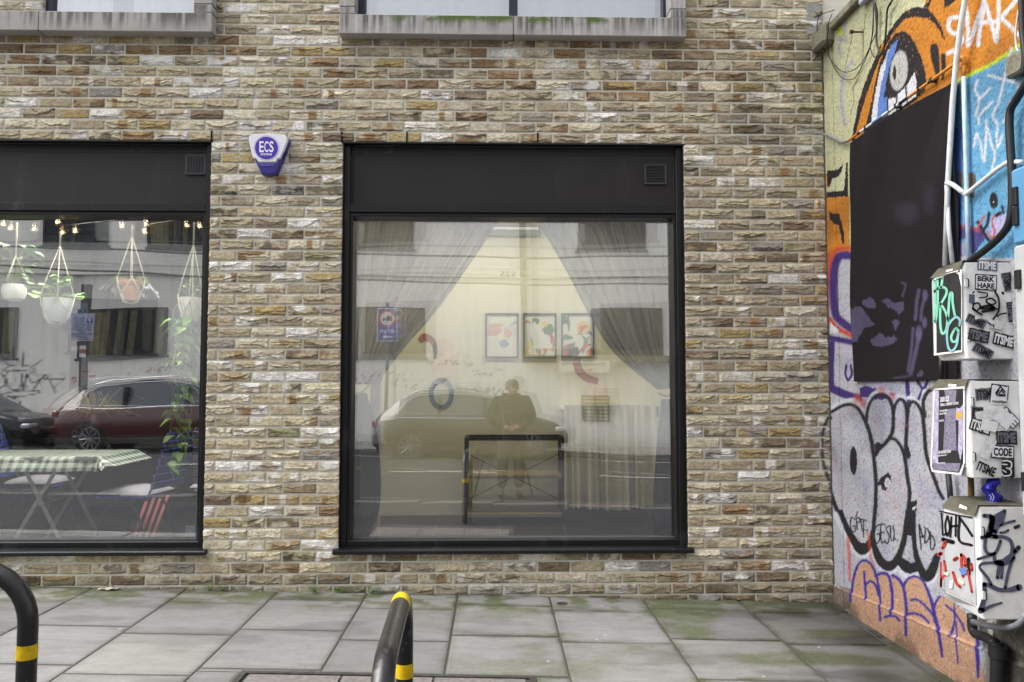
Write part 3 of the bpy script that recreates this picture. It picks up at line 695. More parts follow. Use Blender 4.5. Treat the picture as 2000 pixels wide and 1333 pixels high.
    P.poly(c7([(1270, 0), (1345, 0), (1350, 850), (1290, 850)]), sr(90, 130, 205), soft=4)
    P.stroke(c6([(1270, 730), (1400, 650), (1550, 580), (1700, 490), (1866, 378), (2300, 120)]), 7, sr(205, 226, 40), soft=2.5)
    I = (px > 1866) & (py > 90) & (py < 520); P.c[I] = P.c[I] * (.9 + .25 * fbm(SS * 30, ZZ * 30, 91, 2).ravel()[I])[:, None]
    W = WH
    for l in ([(1300, 150), (1240, 165), (1220, 230), (1250, 285), (1310, 300), (1340, 340), (1300, 420), (1215, 465)], [(1365, 60), (1385, 150), (1390, 300), (1385, 400), (1430, 300), (1480, 150), (1530, 10), (1530, -60)], [(1475, 395), (1490, 280), (1515, 150), (1540, 30), (1590, 200), (1635, 360)], [(1480, 200), (1620, 190)], [(1660, -30), (1655, 160), (1640, 340)], [(1830, -20), (1740, 90), (1690, 160), (1760, 230), (1850, 330)]): P.stroke(c6(l), 8, W, soft=1.6)
    for l in ([(1470, 700), (1450, 780), (1485, 860), (1455, 1000)], [(1485, 870), (1575, 770)], [(1480, 1075), (1490, 1000), (1600, 885)], [(1765, 420), (1720, 600), (1690, 740), (1650, 900), (1605, 1010), (1645, 1080), (1640, 1190)], [(1560, 655), (1690, 690), (1820, 725)], [(1820, 620), (1825, 770)], [(1760, 880), (1700, 1060)]): P.stroke(c6(l), 5, W, soft=1.8, op=.85)
    for l in ([(1440, 160), (1465, 50), (1500, 150), (1530, 290), (1545, 100), (1550, -60)], [(1560, 10), (1590, 130), (1625, 230), (1600, 370)], [(1640, 110), (1650, 165), (1690, 60)]): P.stroke(c7(l), 5, W, soft=1.8, op=.85)
    P.ell(*c7([(1617, 632)])[0], 8.5, 16, B); P.ell(*c7([(1618, 645)])[0], 1.2, 1.6, W)
    P.ell(*c7([(1668, 850)])[0], 17, 24, sr(190, 180, 220), rot=.4, soft=.5); 
    for l, c, w in (([(1480, 820), (1510, 870), (1540, 930), (1580, 990)], B, 7), ([(1575, 740), (1560, 830), (1520, 900), (1495, 960)], B, 6), ([(1530, 770), (1480, 870), (1500, 950)], RD, 4), ([(1560, 900), (1600, 960), (1620, 900), (1600, 800), (1650, 740)], RD, 3.5), ([(1690, 680), (1700, 740)], B, 5), ([(1640, 760), (1670, 740)], B, 8)): P.stroke(c7(l), w, c, soft=1.5)
    P.poly(c7([(1290, 850), (1410, 850), (1500, 880), (1540, 960), (1470, 1060), (1420, 1110), (1380, 960), (1290, 990)]), PU, op=.9); P.stroke(c7([(1295, 860), (1400, 860), (1480, 890)]), 6, RD, soft=4, op=.7)
    P.poly(c7([(1300, 1000), (1370, 990), (1370, 1150), (1300, 1150)]), sr(150, 150, 190))
    P.poly(c7([(1310, 385), (1345, 380), (1345, 560), (1320, 570)]), sr(118, 104, 84)); P.poly(c7([(1395, 385), (1440, 390), (1465, 430), (1440, 600), (1395, 610)]), sr(96, 84, 68))
    # --- left strip
    P.poly(c7([(100, 610), (360, 595), (360, 1300), (100, 1300)]), O); P.poly(c7([(150, 400), (185, 400), (180, 520), (160, 520)]), O)
    P.poly(c7([(165, 375), (260, 360), (305, 315), (290, 380), (268, 420), (210, 440), (180, 520), (165, 500)]), B); P.poly(c7([(160, 555), (270, 548), (310, 540), (330, 300), (345, 300), (345, 595), (160, 608)]), B)
    P.poly(c7([(178, 715), (205, 745), (270, 745), (310, 900), (318, 1010), (296, 1010), (268, 850), (220, 830), (188, 790)]), B)
    # --- silver lower field
    P.poly([(1560, 560), (1620, 540), (1660, 520), (1870, 500), (2700, 540), (2700, 1400), (1600, 1400)], SI)
    P.poly(c8([(250, 60), (380, 60), (380, 2000), (150, 2000), (200, 300)]), SI)
    P.stroke(c8([(360, 20), (250, 40), (200, 120), (190, 260), (180, 350)]), 9, RD, soft=5, op=.9)
    P.poly(c8([(150, 60), (195, 60), (185, 640), (150, 640)]), RD, op=.7)
    P.stroke(c8([(380, 90), (280, 90), (240, 160), (222, 300), (222, 450), (240, 600), (300, 670), (380, 730)]), 16, PU, soft=3)
    P.stroke(c8([(190, 640), (240, 710), (310, 750), (380, 785)]), 9, RD, soft=3); P.poly(c8([(190, 660), (270, 745), (190, 765)]), WH)
    P.stroke(c8([(180, 800), (280, 820), (380, 840)]), 12, PU, soft=3); P.stroke(c8([(205, 850), (200, 1050), (205, 1230)]), 11, PU, soft=2)
    P.stroke(c8([(330, 1040), (325, 1120), (345, 1165)]), 5, PU); P.stroke(c8([(370, 1040), (380, 1120), (350, 1170)]), 5, PU)
    P.stroke(c8([(205, 1240), (320, 1290), (440, 1330)]), 16, PU, soft=2); P.poly(c8([(450, 1240), (500, 1215), (760, 1290), (700, 1330), (640, 1340), (450, 1310)]), PU)
    P.poly(c8([(840, 1150), (880, 1150), (890, 1330), (900, 1400), (860, 1380)]), PU); P.stroke(c8([(940, 1150), (1000, 1240), (1050, 1150)]), 6, PU); P.stroke(c8([(1000, 1240), (960, 1333)]), 6, PU)
    # --- big bubble lettering
    WO = sr(214, 216, 226)
    bub = [[(200, 340), (140, 430), (113, 560), (130, 750), (180, 900), (230, 1080), (300, 1240), (380, 1400)],
           [(205, 290), (290, 240), (370, 225), (440, 265), (500, 370), (545, 500), (575, 700), (588, 900), (583, 1100), (565, 1333)],
           [(512, 360), (520, 270), (560, 180), (620, 142), (690, 160), (735, 240), (742, 350), (733, 460), (690, 540), (620, 610), (590, 660)],
           [(715, 520), (760, 530), (810, 600), (840, 700), (860, 850), (882, 1000), (865, 1200), (850, 1333)],
           [(742, 290), (770, 205), (812, 180), (850, 225), (862, 330), (855, 450), (848, 600), (868, 680)],
           [(868, 330), (880, 235), (915, 200), (960, 235), (998, 330), (1015, 500), (1030, 680), (1090, 850), (1135, 970), (1175, 1040)],
           [(1020, 330), (1000, 210), (1035, 120), (1090, 85)]]
    P.stroke(c9([(210, 250), (300, 200), (420, 190), (500, 290), (540, 170), (620, 105), (700, 125), (745, 210), (790, 150), (850, 170), (910, 165), (980, 220), (1010, 110)]), 7, WO, soft=2)
    for q in ((430, 170), (730, 155), (480, 215), (640, 108)): P.ell(*c9([q])[0], 7, 9, RD, op=.7, soft=.5)
    for bb in bub: P.stroke(c9(bb), [6, 8, 8], B, soft=1.8)
    P.poly(c9([(575, 570), (610, 550), (655, 570), (660, 590), (620, 620), (592, 670)]), B); P.poly(c9([(838, 600), (850, 560), (875, 600), (888, 670), (870, 688), (830, 660)]), B)
    P.ell(*c9([(395, 712)])[0], 7.2, 28, B); P.poly(c9([(588, 925), (640, 855), (700, 812), (724, 850), (715, 925), (672, 972), (640, 960), (630, 930)]), B); P.ell(*c9([(690, 903)])[0], 6, 9, WO); P.ell(*c9([(688, 903)])[0], 2.4, 4, SI)
    P.poly(c9([(868, 1080), (945, 1048), (940, 1200), (925, 1360), (850, 1360), (858, 1200)]), B); P.poly(c9([(905, 1120), (935, 1110), (925, 1240), (912, 1240)]), WO)
    for dx, pts in ((0, [(600, 400), (640, 320), (570, 440)]), (0, [(820, 330), (790, 420), (870, 400), (970, 440)]), (0, [(660, 960), (750, 1080), (800, 1200), (820, 1333)]), (0, [(1040, 850), (1030, 1000), (950, 1150)]), (0, [(240, 700), (260, 900), (310, 1100)]), (0, [(400, 240), (390, 320)]), (0, [(760, 760), (800, 900), (830, 1010)])): P.stroke(c9(pts), 6, sr(196, 120, 110), soft=6, op=.35, speck=.3)
    I = np.where((py > 700) & (py < 1120))[0]
    if len(I):
        tn = sst(.5, .72, fbm(SS * 7, ZZ * 5, 81, 4).ravel()[I]) * .25; lum = P.c[I].mean(1) > .2; P.c[I] = np.where(lum[:, None], P.c[I] * (1 - tn[:, None]) + tn[:, None] * np.array(sr(120, 124, 178)), P.c[I])
    # white halo, then heavy black foot of the letters
    P.stroke(c10([(215, 20), (280, 150), (340, 260), (390, 330), (440, 345), (490, 300), (520, 360), (580, 450), (640, 485), (700, 440), (760, 500), (800, 500), (840, 470), (900, 560), (960, 560), (1010, 470)]), 10, WO, soft=3)
    P.stroke(c10([(255, 0), (300, 120), (350, 215), (400, 290), (435, 305), (480, 260), (505, 150)]), [9, 13, 18, 14, 7], B, soft=1.5); P.poly(c10([(350, 205), (400, 240), (450, 240), (495, 190), (490, 260), (435, 325), (385, 290)]), B)
    P.stroke(c10([(500, 200), (530, 300), (575, 390), (640, 425), (700, 370), (750, 230), (785, 0)]), [8, 16, 20, 12, 10], B, soft=1.5); P.stroke(c10([(700, 370), (740, 400), (790, 440), (850, 430)]), [12, 22, 20], B); P.stroke(c10([(828, 0), (830, 200), (845, 330), (885, 450), (930, 510), (975, 450), (1010, 350)]), [9, 9, 15, 22, 14], B, soft=1.5)
    P.poly(c10([(760, 420), (850, 400), (870, 450), (800, 490)]), B)
    # tags (drawn letters)
    T = lambda f, Ls, w=2.6: [P.stroke(f(l), w, B, soft=.9) for l in Ls]
    T(c10, [[(370, 60), (335, 50), (335, 140), (365, 155), (370, 115), (350, 112)], [(385, 85), (408, 75), (400, 50), (378, 55), (385, 140)], [(385, 0), (372, 40)], [(410, 60), (425, 150)], [(405, 55), (455, 70)], [(433, 65), (435, 200)], [(448, 140), (450, 143)], [(464, 142), (466, 146)]])
    T(c10, [[(560, 100), (530, 120), (520, 180), (535, 245), (560, 220), (560, 175), (540, 175)], [(600, 100), (570, 105), (575, 235), (605, 225)], [(572, 165), (598, 160)], [(640, 110), (610, 130), (635, 190), (625, 245), (605, 240)], [(645, 115), (650, 210), (670, 225), (675, 160), (665, 110)], [(682, 210), (685, 214)], [(704, 222), (706, 226)]], 3)
    T(c10, [[(885, 295), (878, 200), (872, 100), (900, 200)], [(875, 200), (905, 190)], [(920, 130), (915, 240), (950, 200), (940, 140), (912, 125)], [(955, 160), (965, 290), (990, 270), (985, 210), (950, 165)]], 3.2)
    # --- peach throw-up
    P.poly(c10([(345, 640), (350, 560), (375, 440), (440, 380), (505, 420), (540, 490), (600, 475), (650, 500), (680, 495), (740, 560), (800, 510), (870, 515), (925, 575), (980, 720), (1040, 655), (1100, 680), (1200, 760), (1262, 820), (1265, 960), (1330, 1000), (1400, 1333), (1500, 1700), (900, 1700), (330, 900)]), PE)
    P.poly(c10([(200, 575), (345, 600), (345, 760), (200, 760)]), sr(140, 120, 108))
    for l, w in (([(342, 700), (345, 600), (365, 480), (400, 400), (440, 380), (490, 405), (530, 480), (550, 560), (565, 700), (575, 850)], 5), ([(437, 470), (445, 560), (455, 680)], 5), ([(458, 565), (490, 542), (530, 575), (550, 650)], 5), ([(530, 500), (580, 480), (625, 490), (650, 560), (660, 680), (655, 805)], 6), ([(612, 822), (660, 812), (700, 822), (726, 850)], 5), ([(665, 495), (715, 530), (750, 600), (768, 720), (775, 860), (778, 960)], 6), ([(748, 580), (780, 525), (840, 505), (900, 540), (940, 620), (975, 720), (1000, 850), (1030, 930), (1050, 1040), (1062, 1130)], [5, 5, 8, 5]), ([(808, 690), (850, 685), (910, 725), (985, 810)], 5), ([(770, 800), (840, 795), (900, 820), (945, 868)], 5), ([(985, 760), (1005, 700), (1035, 660)], 5), ([(1080, 730), (1140, 780), (1190, 850), (1228, 930)], 4.5), ([(1145, 720), (1150, 850), (1120, 965)], [3, 4, 7]), ([(1160, 860), (1170, 1000), (1186, 1180)], 3.5), ([(1325, 980), (1340, 1130), (1345, 1290)], [6, 9, 5])):
        P.stroke(c10(l), w, VI, soft=1.6)
    P.stroke(c10([(310, 210), (320, 350), (325, 530)]), 6, RD, soft=3, op=.8); P.stroke(c10([(470, 160), (490, 330), (520, 420)]), 5, RD, soft=3, op=.6)
    # purple haze and marks on the upper cream
    for l in ([(330, 180), (310, 280), (280, 340)], [(265, 400), (280, 470)], [(390, 530), (320, 640), (290, 800), (300, 930), (320, 1080)], [(270, 350), (340, 350)]): P.stroke(c6(l), 5, sr(150, 140, 205), soft=4, op=.7)
    P.ell(*c6([(283, 270)])[0], 5, 10, sr(206, 222, 40), soft=.6)
    for l in ([(500, 120), (480, 300), (470, 560), (400, 760), (400, 880), (370, 1000)], [(760, 60), (690, 160), (620, 220)], [(490, 570), (430, 700), (380, 780)], [(385, 310), (350, 460), (320, 600)]): P.stroke(c6(l), 1.3, sr(70, 64, 50), soft=.8, op=.8)
    # --- bare render past the throw-up, grime, plinth
    c = P.c.reshape(SS.shape + (3,))
    g1 = fbm(SS * 9, ZZ * 7, 95, 4)[..., None]
    far = (sst(1.60, 1.66, SS + .10 * (fbm(SS * 6, ZZ * 6, 97, 3) - .5)) * sst(.95, .80, ZZ))[..., None]
    c = c * (1 - far) + far * np.array(sr(128, 122, 112)) * (.7 + .6 * g1)
    far2 = (sst(.5, .58, fbm(SS * 4 + 3, ZZ * 5, 99, 4)) * (SS > 1.68) * (ZZ < .7))[..., None]; c = c * (1 - .7 * far2) + .7 * far2 * np.array(sr(58, 54, 50))
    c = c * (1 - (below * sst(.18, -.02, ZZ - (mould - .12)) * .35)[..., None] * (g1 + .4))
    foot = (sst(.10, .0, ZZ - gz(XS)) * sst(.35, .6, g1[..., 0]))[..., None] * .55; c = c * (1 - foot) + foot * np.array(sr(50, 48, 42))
    crk = np.exp(-((SS - ck) / .0045) ** 2)[..., None] * .8; c = c * (1 - crk) + crk * np.array(sr(40, 38, 32))
    # darker specks scattered across the pebbledash
    pit = (sst(.62, .74, fbm(SS * 110, ZZ * 110, 5, 2)) * .5)[..., None]; c = c * (1 - pit * .75)
    hi = (sst(.30, .20, fbm(SS * 120 + 7, ZZ * 120, 12, 2)) * .4)[..., None] * (ZZ < 1.6)[..., None] * sst(.05, .25, c.mean(-1))[..., None]; c = c * (1 - hi) + hi * sr(215, 215, 222)[0]
    dirt = (sst(.50, .8, fbm(SS * 1.6, ZZ * 3.2, 93, 4)) * .32)[..., None]; c = c * (1 - dirt)
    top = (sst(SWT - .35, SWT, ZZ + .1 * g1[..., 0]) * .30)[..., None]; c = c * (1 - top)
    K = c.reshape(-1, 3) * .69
    t = thing('painted_wall', 'graffiti covered rendered boundary wall with an orange and blue mural', 'wall')
    m = mat('sprayed_render', vcol=True, rough=.85, var=.06, vs=160, bump=.45, bs=300, dist=.002, spec=.3)
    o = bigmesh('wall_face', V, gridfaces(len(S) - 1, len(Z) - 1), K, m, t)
    mb = MB(); mb.box(XS + .012, XS + .30, -3.3, .0, -.3, SWT, mat('wall_core', sr(150, 146, 138), .9)); mb.box(XS - .01, XS + .012, -3.302, -3.29, -.3, SWT, MATS['wall_core']); mb.build('wall_core', t)
    mb = MB(); Mc = mat('mossy_coping', sr(112, 108, 92), .95, var=.45, vs=9, bump=.9, bs=60, dist=.01)
    mb.box(XS - .085, XS + .38, -.20, .01, SWT - .075, SWT + .075, Mc, .02)
    y = -.21
    while y > -3.3: mb.box(XS - .05, XS + .36, max(y - .9, -3.33), y, SWT, SWT + .055, Mc, .008); y -= .905
    mb.build('coping', t); base(t, (XS, -1.6, gz(XS)))
swall()
# neighbouring gable above the wall
t = thing('neighbouring_building', 'grey roughcast gable rising behind the top of the graffiti wall', 'building')
mb = MB(); mb.box(XS - .005 + .0, 7.0, .32, 4, -.3, 6.5, mat('grey_roughcast', sr(150, 150, 148), .95, var=.25, vs=70, bump=.9, bs=120, dist=.006)); mb.build('wall', t)
mb = MB(); mb.box(WX(1589), XS - .003, -.006, .30, WZ(62), 5.76, MATS['grey_roughcast']); mb.build('wall_return', t)
mb = MB(); mb.box(XS - .02, 7.05, .28, 4.05, 6.5, 6.6, MATS['mossy_coping']); mb.build('coping', t); base(t, (XS + 2, 2, -.3))

# ---------------------------------------------------------------- banner on the wall
def banner():
    tl, tr, bl, br = (PS(1659, 280, XS - .03), PS(1868, 152, XS - .03), PS(1667, 746, XS - .03), PS(1870, 742, XS - .03))
    n, k = 150, 260; u, v = np.meshgrid(np.linspace(0, 1, n + 1), np.linspace(0, 1, k + 1))
    y = (tl[1] * (1 - u) + tr[1] * u) * (1 - v) + (bl[1] * (1 - u) + br[1] * u) * v; z = (tl[2] * (1 - u) + tr[2] * u) * (1 - v) + (bl[2] * (1 - u) + br[2] * u) * v
    w = .010 * np.sin(u * 5 + v * 2) + .006 * np.sin(v * 11 + u * 5) + .018 * (1 - v) * np.maximum(0, np.sin(u * 8 + v * 5 - 1.2)) ** 2 + .02 * u * (1 - v) * np.abs(np.sin(v * 6 + u * 7))
    x = XS - .022 - w; flat = np.stack([np.full(u.size, XS - .03), y.ravel(), z.ravel()], -1); px, py = proj(flat)
    P = Paint(px, py, sr(20, 17, 21)); f = lambda p: CR(1580, 480, 4.443, p); g = sr(84, 78, 106); d = sr(56, 52, 68); P.jx *= 1.6; P.jy *= 1.6
    for pl in ([(370, 560), (450, 520), (490, 560), (520, 620), (565, 690), (480, 720), (460, 760), (420, 830), (370, 840)], [(470, 490), (545, 450), (590, 510), (560, 545), (500, 535)], [(630, 480), (670, 450), (720, 500), (800, 480), (800, 560), (760, 600), (730, 560), (680, 540)], [(520, 830), (600, 755), (650, 800), (720, 780), (745, 820), (700, 850), (620, 880), (550, 870)], [(700, 650), (750, 640), (755, 690), (720, 740)], [(930, 1120), (960, 1080), (990, 1100), (975, 1133), (920, 1140)]): P.poly(f(pl), g, op=.55)
    for l, w_ in (([(935, 385), (915, 480), (900, 640)], 6), ([(975, 470), (955, 560), (950, 650)], 5), ([(880, 720), (870, 900), (845, 1090)], 5), ([(940, 780), (915, 900), (870, 1110)], 8), ([(720, 1150), (860, 1130)], 2), ([(790, 320), (820, 345), (790, 440)], 3)): P.stroke(f(l), w_, g, soft=2.5, op=.6)
    for q, r in (((985, 430), 5), ((985, 670), 5), ((935, 760), 7)): P.ell(*f([q])[0], r, r * 2, g, op=.7, soft=.4)
    P.ell(*CR(1580, 250, 4.443, [(850, 740)])[0], 22, 20, d, op=.35, soft=.8); P.ell(*CR(1580, 250, 4.443, [(1050, 620)])[0], 12, 30, d, op=.3, soft=.9)
    c = P.c.reshape(u.shape + (3,)) * (.85 + .3 * fbm(u * 5, v * 9, 3, 3))[..., None]
    t = thing('banner', 'large black fabric banner with dim purple flowers on the graffiti wall', 'banner')
    o = bigmesh('cloth', np.stack([x, y, z], -1).reshape(-1, 3), gridfaces(n, k), c.reshape(-1, 3), mat('printed_cloth', vcol=True, rough=.8, spec=.2, var=.1, vs=20, bump=.15, bs=400), t, smooth=True)
    md = o.modifiers.new('t', 'SOLIDIFY'); md.thickness = .003
    base(t, (XS, -.9, 1.4))
banner()

# ---------------------------------------------------------------- pipes, conduits, cables
def S(px, py, off=.03): p = PS(px, py, XS - off); return tuple(p)
M_wp = mat('white_painted_pipe', sr(206, 208, 210), .5, var=.18, vs=18, bump=.3, bs=60); M_op = mat('orange_painted_pipe', sr(196, 130, 50), .55, var=.2, vs=20)
M_hose = mat('black_rubber', sr(30, 30, 32), .5, var=.2); M_cable = mat('grey_cable', sr(62, 62, 64), .6); M_bluep = mat('pale_blue_pipe', sr(176, 196, 212), .5, var=.2, vs=25, bump=.3)
M_bolt = mat('rusty_iron', sr(74, 56, 42), .8, var=.35, vs=30, metal=.3)
def pipe(name, pts, r, m, label, cat='pipe', k=0, offs_=.03, group=None, n=10):
    P3 = [S(*p) if len(p) == 2 else S(p[0], p[1], p[2]) for p in pts]; mb = MB(); mb.tube(P3, r, m, n=n, smooth_path=k)
    return tag(mb.build(name, smooth=True), label, cat, group)
pipe('pipe', [(1896, -60, .07), (1885, 0, .07), (1876, 55, .07), (1868, 120, .065), (1861, 195, .06), (1852, 350, .055), (1846, 520, .05)], .0135, M_wp, 'white painted pipe leaning in front of the right edge of the black banner')
# conduit running along the top of the banner, its paint following the mural
cp = [(1608, 263, .03), (1618, 265, .03), (1632, 272, .03), (1645, 278, .03), (1657, 275, .03)]
t = thing('conduit', 'thin striped conduit sloping along the top edge of the black banner', 'pipe')
mb = MB(); mb.tube([S(*p) for p in cp], .010, mat('grey_conduit', sr(120, 122, 126), .5, var=.3, vs=20), smooth_path=4); mb.build('bend', t, smooth=True)
segs = [(0, .11, M_op), (.11, .14, M_hose), (.14, .27, M_wp), (.27, .36, mat('blue_painted_pipe', sr(96, 128, 190), .5)), (.36, .365, M_hose), (.365, .43, M_wp), (.43, .44, M_hose), (.44, .53, M_wp), (.53, .61, M_hose), (.61, .69, M_op), (.69, .71, M_hose), (.71, .775, M_op), (.775, .79, M_hose), (.79, 1, M_op)]
A, Bq = np.array(S(1657, 275)), np.array(S(1874, 118)); mb = MB()
for a, b, m in segs: mb.tube([A + (Bq - A) * a, A + (Bq - A) * b], .009, m, cap=False)
mb.build('tube', t, smooth='a')
mb = MB(); mb.tube([S(1874, 118), S(1880, 113), S(1883, 120), S(1883, 128)], .010, M_op, smooth_path=4); mb.tube([S(1883, 128), S(1882, 150)], .0100, M_op); mb.build('elbow', t, smooth=True)
mb = MB(); mb.tube([S(1882, 150), S(1885, 260), S(1889, 400), S(1892, 515)], .0105, M_bluep); mb.build('riser', t, smooth=True)
for q in (.2, .5, .8):
    mb = MB(); p = A + (Bq - A) * q; mb.box(p[0] - .012, XS, p[1] - .01, p[1] + .01, p[2] - .013, p[2] + .013, M_hose, .002); mb.build('clip', t)
base(t, tuple(A))
t = thing('conduit', 'short white conduit forking towards the blue paint beside the banner', 'pipe')
mb = MB(); mb.tube([S(1849, 357, .06), S(1862, 362, .06), S(1884, 379, .035)], .0115, M_wp, smooth_path=3); mb.tube([S(1849, 362, .055), S(1853, 440, .05), S(1860, 515, .05)], .0105, M_wp); mb.build('lower_arm', t, smooth=True)
mb = MB(); mb.tube([S(1884, 380, .035), S(1894, 374, .035), S(1940, 337, .035), S(1964, 320, .04), S(1975, 317, .04), S(1996, 317, .04)], .011, M_wp, smooth_path=3); mb.build('upper_arm', t, smooth=True); base(t, S(1884, 379))
pipe('hose', [(2040, 90, .05), (2003, 165, .05), (1985, 195, .05), (1972, 222, .05), (1973, 280, .05), (1977, 350, .05), (1975, 420, .05), (1960, 455, .05), (1925, 488, .05), (1895, 510, .05)], .017, M_hose, 'thick black hose curving down over the blue paint to the top meter box', 'hose', 5)
pipe('hose', [(1995, -20, .04), (1997, 60, .04), (2002, 110, .04), (1998, 150, .04)], .014, M_hose, 'black hose hanging at the upper right edge of the mural', 'hose', 4)
# lead-in cables and junction box upper left
t = thing('junction_box', 'grey junction box with looping black cables at the top of the graffiti wall', 'box')
mb = MB(); a = S(1692, 12, 0); b = S(1716, -22, 0); mb.box(XS - .05, XS - .008, b[1], a[1], a[2], a[2] + .18, mat('grey_plastic', sr(150, 156, 172), .5, var=.1), .006); mb.build('case', t)
mb = MB()
for pts, r in (([(1709, 5, .04), (1713, 30, .03), (1712, 80, .03), (1720, 104, .03), (1727, 92, .03), (1731, 50, .03), (1733, 20, .03), (1742, 2, .03), (1748, -12, .03)], .006), ([(1706, 5, .04), (1705, 60, .03), (1700, 95, .03), (1712, 116, .03), (1724, 105, .03)], .0035), ([(1708, 8, .04), (1711, 60, .03), (1702, 85, .03), (1684, 122, .03), (1665, 138, .03), (1645, 140, .03), (1626, 122, .03), (1600, 80, .05), (1596, 50, .10), (1603, 30, .09), (1630, 20, .06)], .0028), ([(1707, 10, .04), (1700, 90, .03), (1675, 145, .03), (1660, 156, .03), (1640, 148, .03), (1618, 105, .04), (1618, 50, .10), (1625, 28, .10)], .0028)):
    mb.tube([S(*p) for p in pts], r, M_hose, n=8, smooth_path=6)
mb.build('cable', t, smooth=True); base(t, S(1700, 12))
t = thing('wall_bolt', 'rusty bolt sticking out of the cream render above the banner', 'bolt')
p = PS(1687, 63, XS); mb = MB(); mb.tube([p, p + np.array([-.07, 0, 0])], .006, M_bolt, n=8); mb.lathe([(.013, -.085), (.013, -.068)], tuple(p), M_bolt, 6, 'x'); mb.build('shank', t); base(t, tuple(p))
t = thing('cable_bracket', 'mossy grey bracket with a white wire at the right edge of the mural', 'bracket')
mb = MB(); a = S(1983, 118, 0); mb.box(XS - .05, XS, a[1] - .12, a[1], a[2] - .09, a[2] + .01, MATS['mossy_coping'], .01); mb.build('block', t)
mb = MB(); mb.tube([S(*q) for q in ((1996, -10, .03), (1985, 50, .03), (1985, 90, .03), (1998, 116, .03))], .004, M_wp, n=8, smooth_path=5); mb.build('wire', t, smooth=True); base(t, a)

# ---------------------------------------------------------------- meter boxes on the side wall
M_grp = mat('weathered_white_grp', sr(232, 232, 230), .5, var=.14, vs=7, bump=.25, bs=90, scuff=(.35, sr(120, 116, 104), 6, .5)); M_grpd = mat('grimy_grp', sr(84, 80, 68), .8, var=.45, vs=12, bump=.5, bs=90)
M_ink = mat('sticker_black', sr(20, 20, 23), .5, var=.15, vs=40); M_pap = mat('sticker_white', sr(226, 226, 228), .6, var=.08, vs=40); M_gry = mat('sticker_grey', sr(104, 106, 114), .6, var=.12, vs=40)
def mbox(label, xl, xm, xr, ytop_m, ybot_m, zc_c=.045):
    """pixel columns: far edge, near edge of the street face, near edge at the wall; rows at the near front edge"""
    # near plane y where the wall line hits xr ; front plane x through xm
    pr = PS(xr, 748, XS); yn = float(pr[1]); pm = PW(xm, 748, yn); xf = float(pm[0]); pl = PS(xl, 748, xf); yf = float(pl[1])
    zt = float(PW(xm, ytop_m, yn)[2]); zb = float(PW(xm, ybot_m, yn)[2]); c = zc_c; cy = .02
    t = thing('meter_box', label, 'utility box')
    mb = MB()
    # profile (y,z) of a loop for several x depth: chamfered front edges
    def loop(x, s): return [(x, yf - s, zb + s), (x, yn + s, zb + s), (x, yn + s, zt - s), (x, yf - s, zt - s)]
    L = [loop(XS, 0), loop(xf + c, 0), loop(xf, c * .55)]
    L = [[(XS, yf, zb), (XS, yn, zb), (XS, yn, zt), (XS, yf, zt)], [(xf + c, yf, zb), (xf + c * .25, yn, zb + c * .0), (xf + c * .25, yn, zt), (xf + c, yf, zt)], [(xf, yf - .015, zb + c * 1.1), (xf, yn + .012, zb + c * 1.1), (xf, yn + .012, zt - c), (xf, yf - .015, zt - c)]]
    vs = [p for l in L for p in l]; fs = []
    for i in range(2):
        for k in range(4): fs.append((i * 4 + k, i * 4 + (k + 1) % 4, (i + 1) * 4 + (k + 1) % 4, (i + 1) * 4 + k))
    fs.append((8, 9, 10, 11)); mb.add(vs, fs, M_grp)
    # grimy sloping top and lower lip
    b = mb.build('body', t); bv = b.modifiers.new('b', 'BEVEL'); bv.width = .006; bv.segments = 2
    mb = MB(); lip = .004
    mb.add([(XS, yf, zt + .003), (XS, yn, zt + .003), (xf + c * .25 - .008, yn - .003, zt + .007), (xf + c - .004, yf, zt + .007), (xf - .010, yf - .015, zt - c + .003), (xf - .010, yn + .006, zt - c + .003)], [(0, 1, 2, 3), (3, 2, 5, 4)], M_grpd); mb.build('top_grime', t)
    # door recess on the street face
    mb = MB(); mb.box(xf - .005, xf - .0008, yn + .022, yf - .022, zb + c + .012, zt - c - .012, mat('inner_door', sr(176, 176, 178), .5, var=.15, vs=12), .002); d = mb.build('door', t)
    for q in (.78, .22):
        mb = MB(); z = zb + (zt - zb) * q; mb.box(xf + .006, xf + .022, yn - .006, yn + .0, z - .018, z + .018, M_grp, .002); mb.box(xf + .0225, xf + .0255, yn - .007, yn, z - .018, z + .018, M_ink); mb.box(xf + .012, xf + .0222, yn - .0065, yn, z + .0185, z + .0205, M_ink)
        mb.build('hinge', t)
    return t, xf, yn, yf, zt, zb
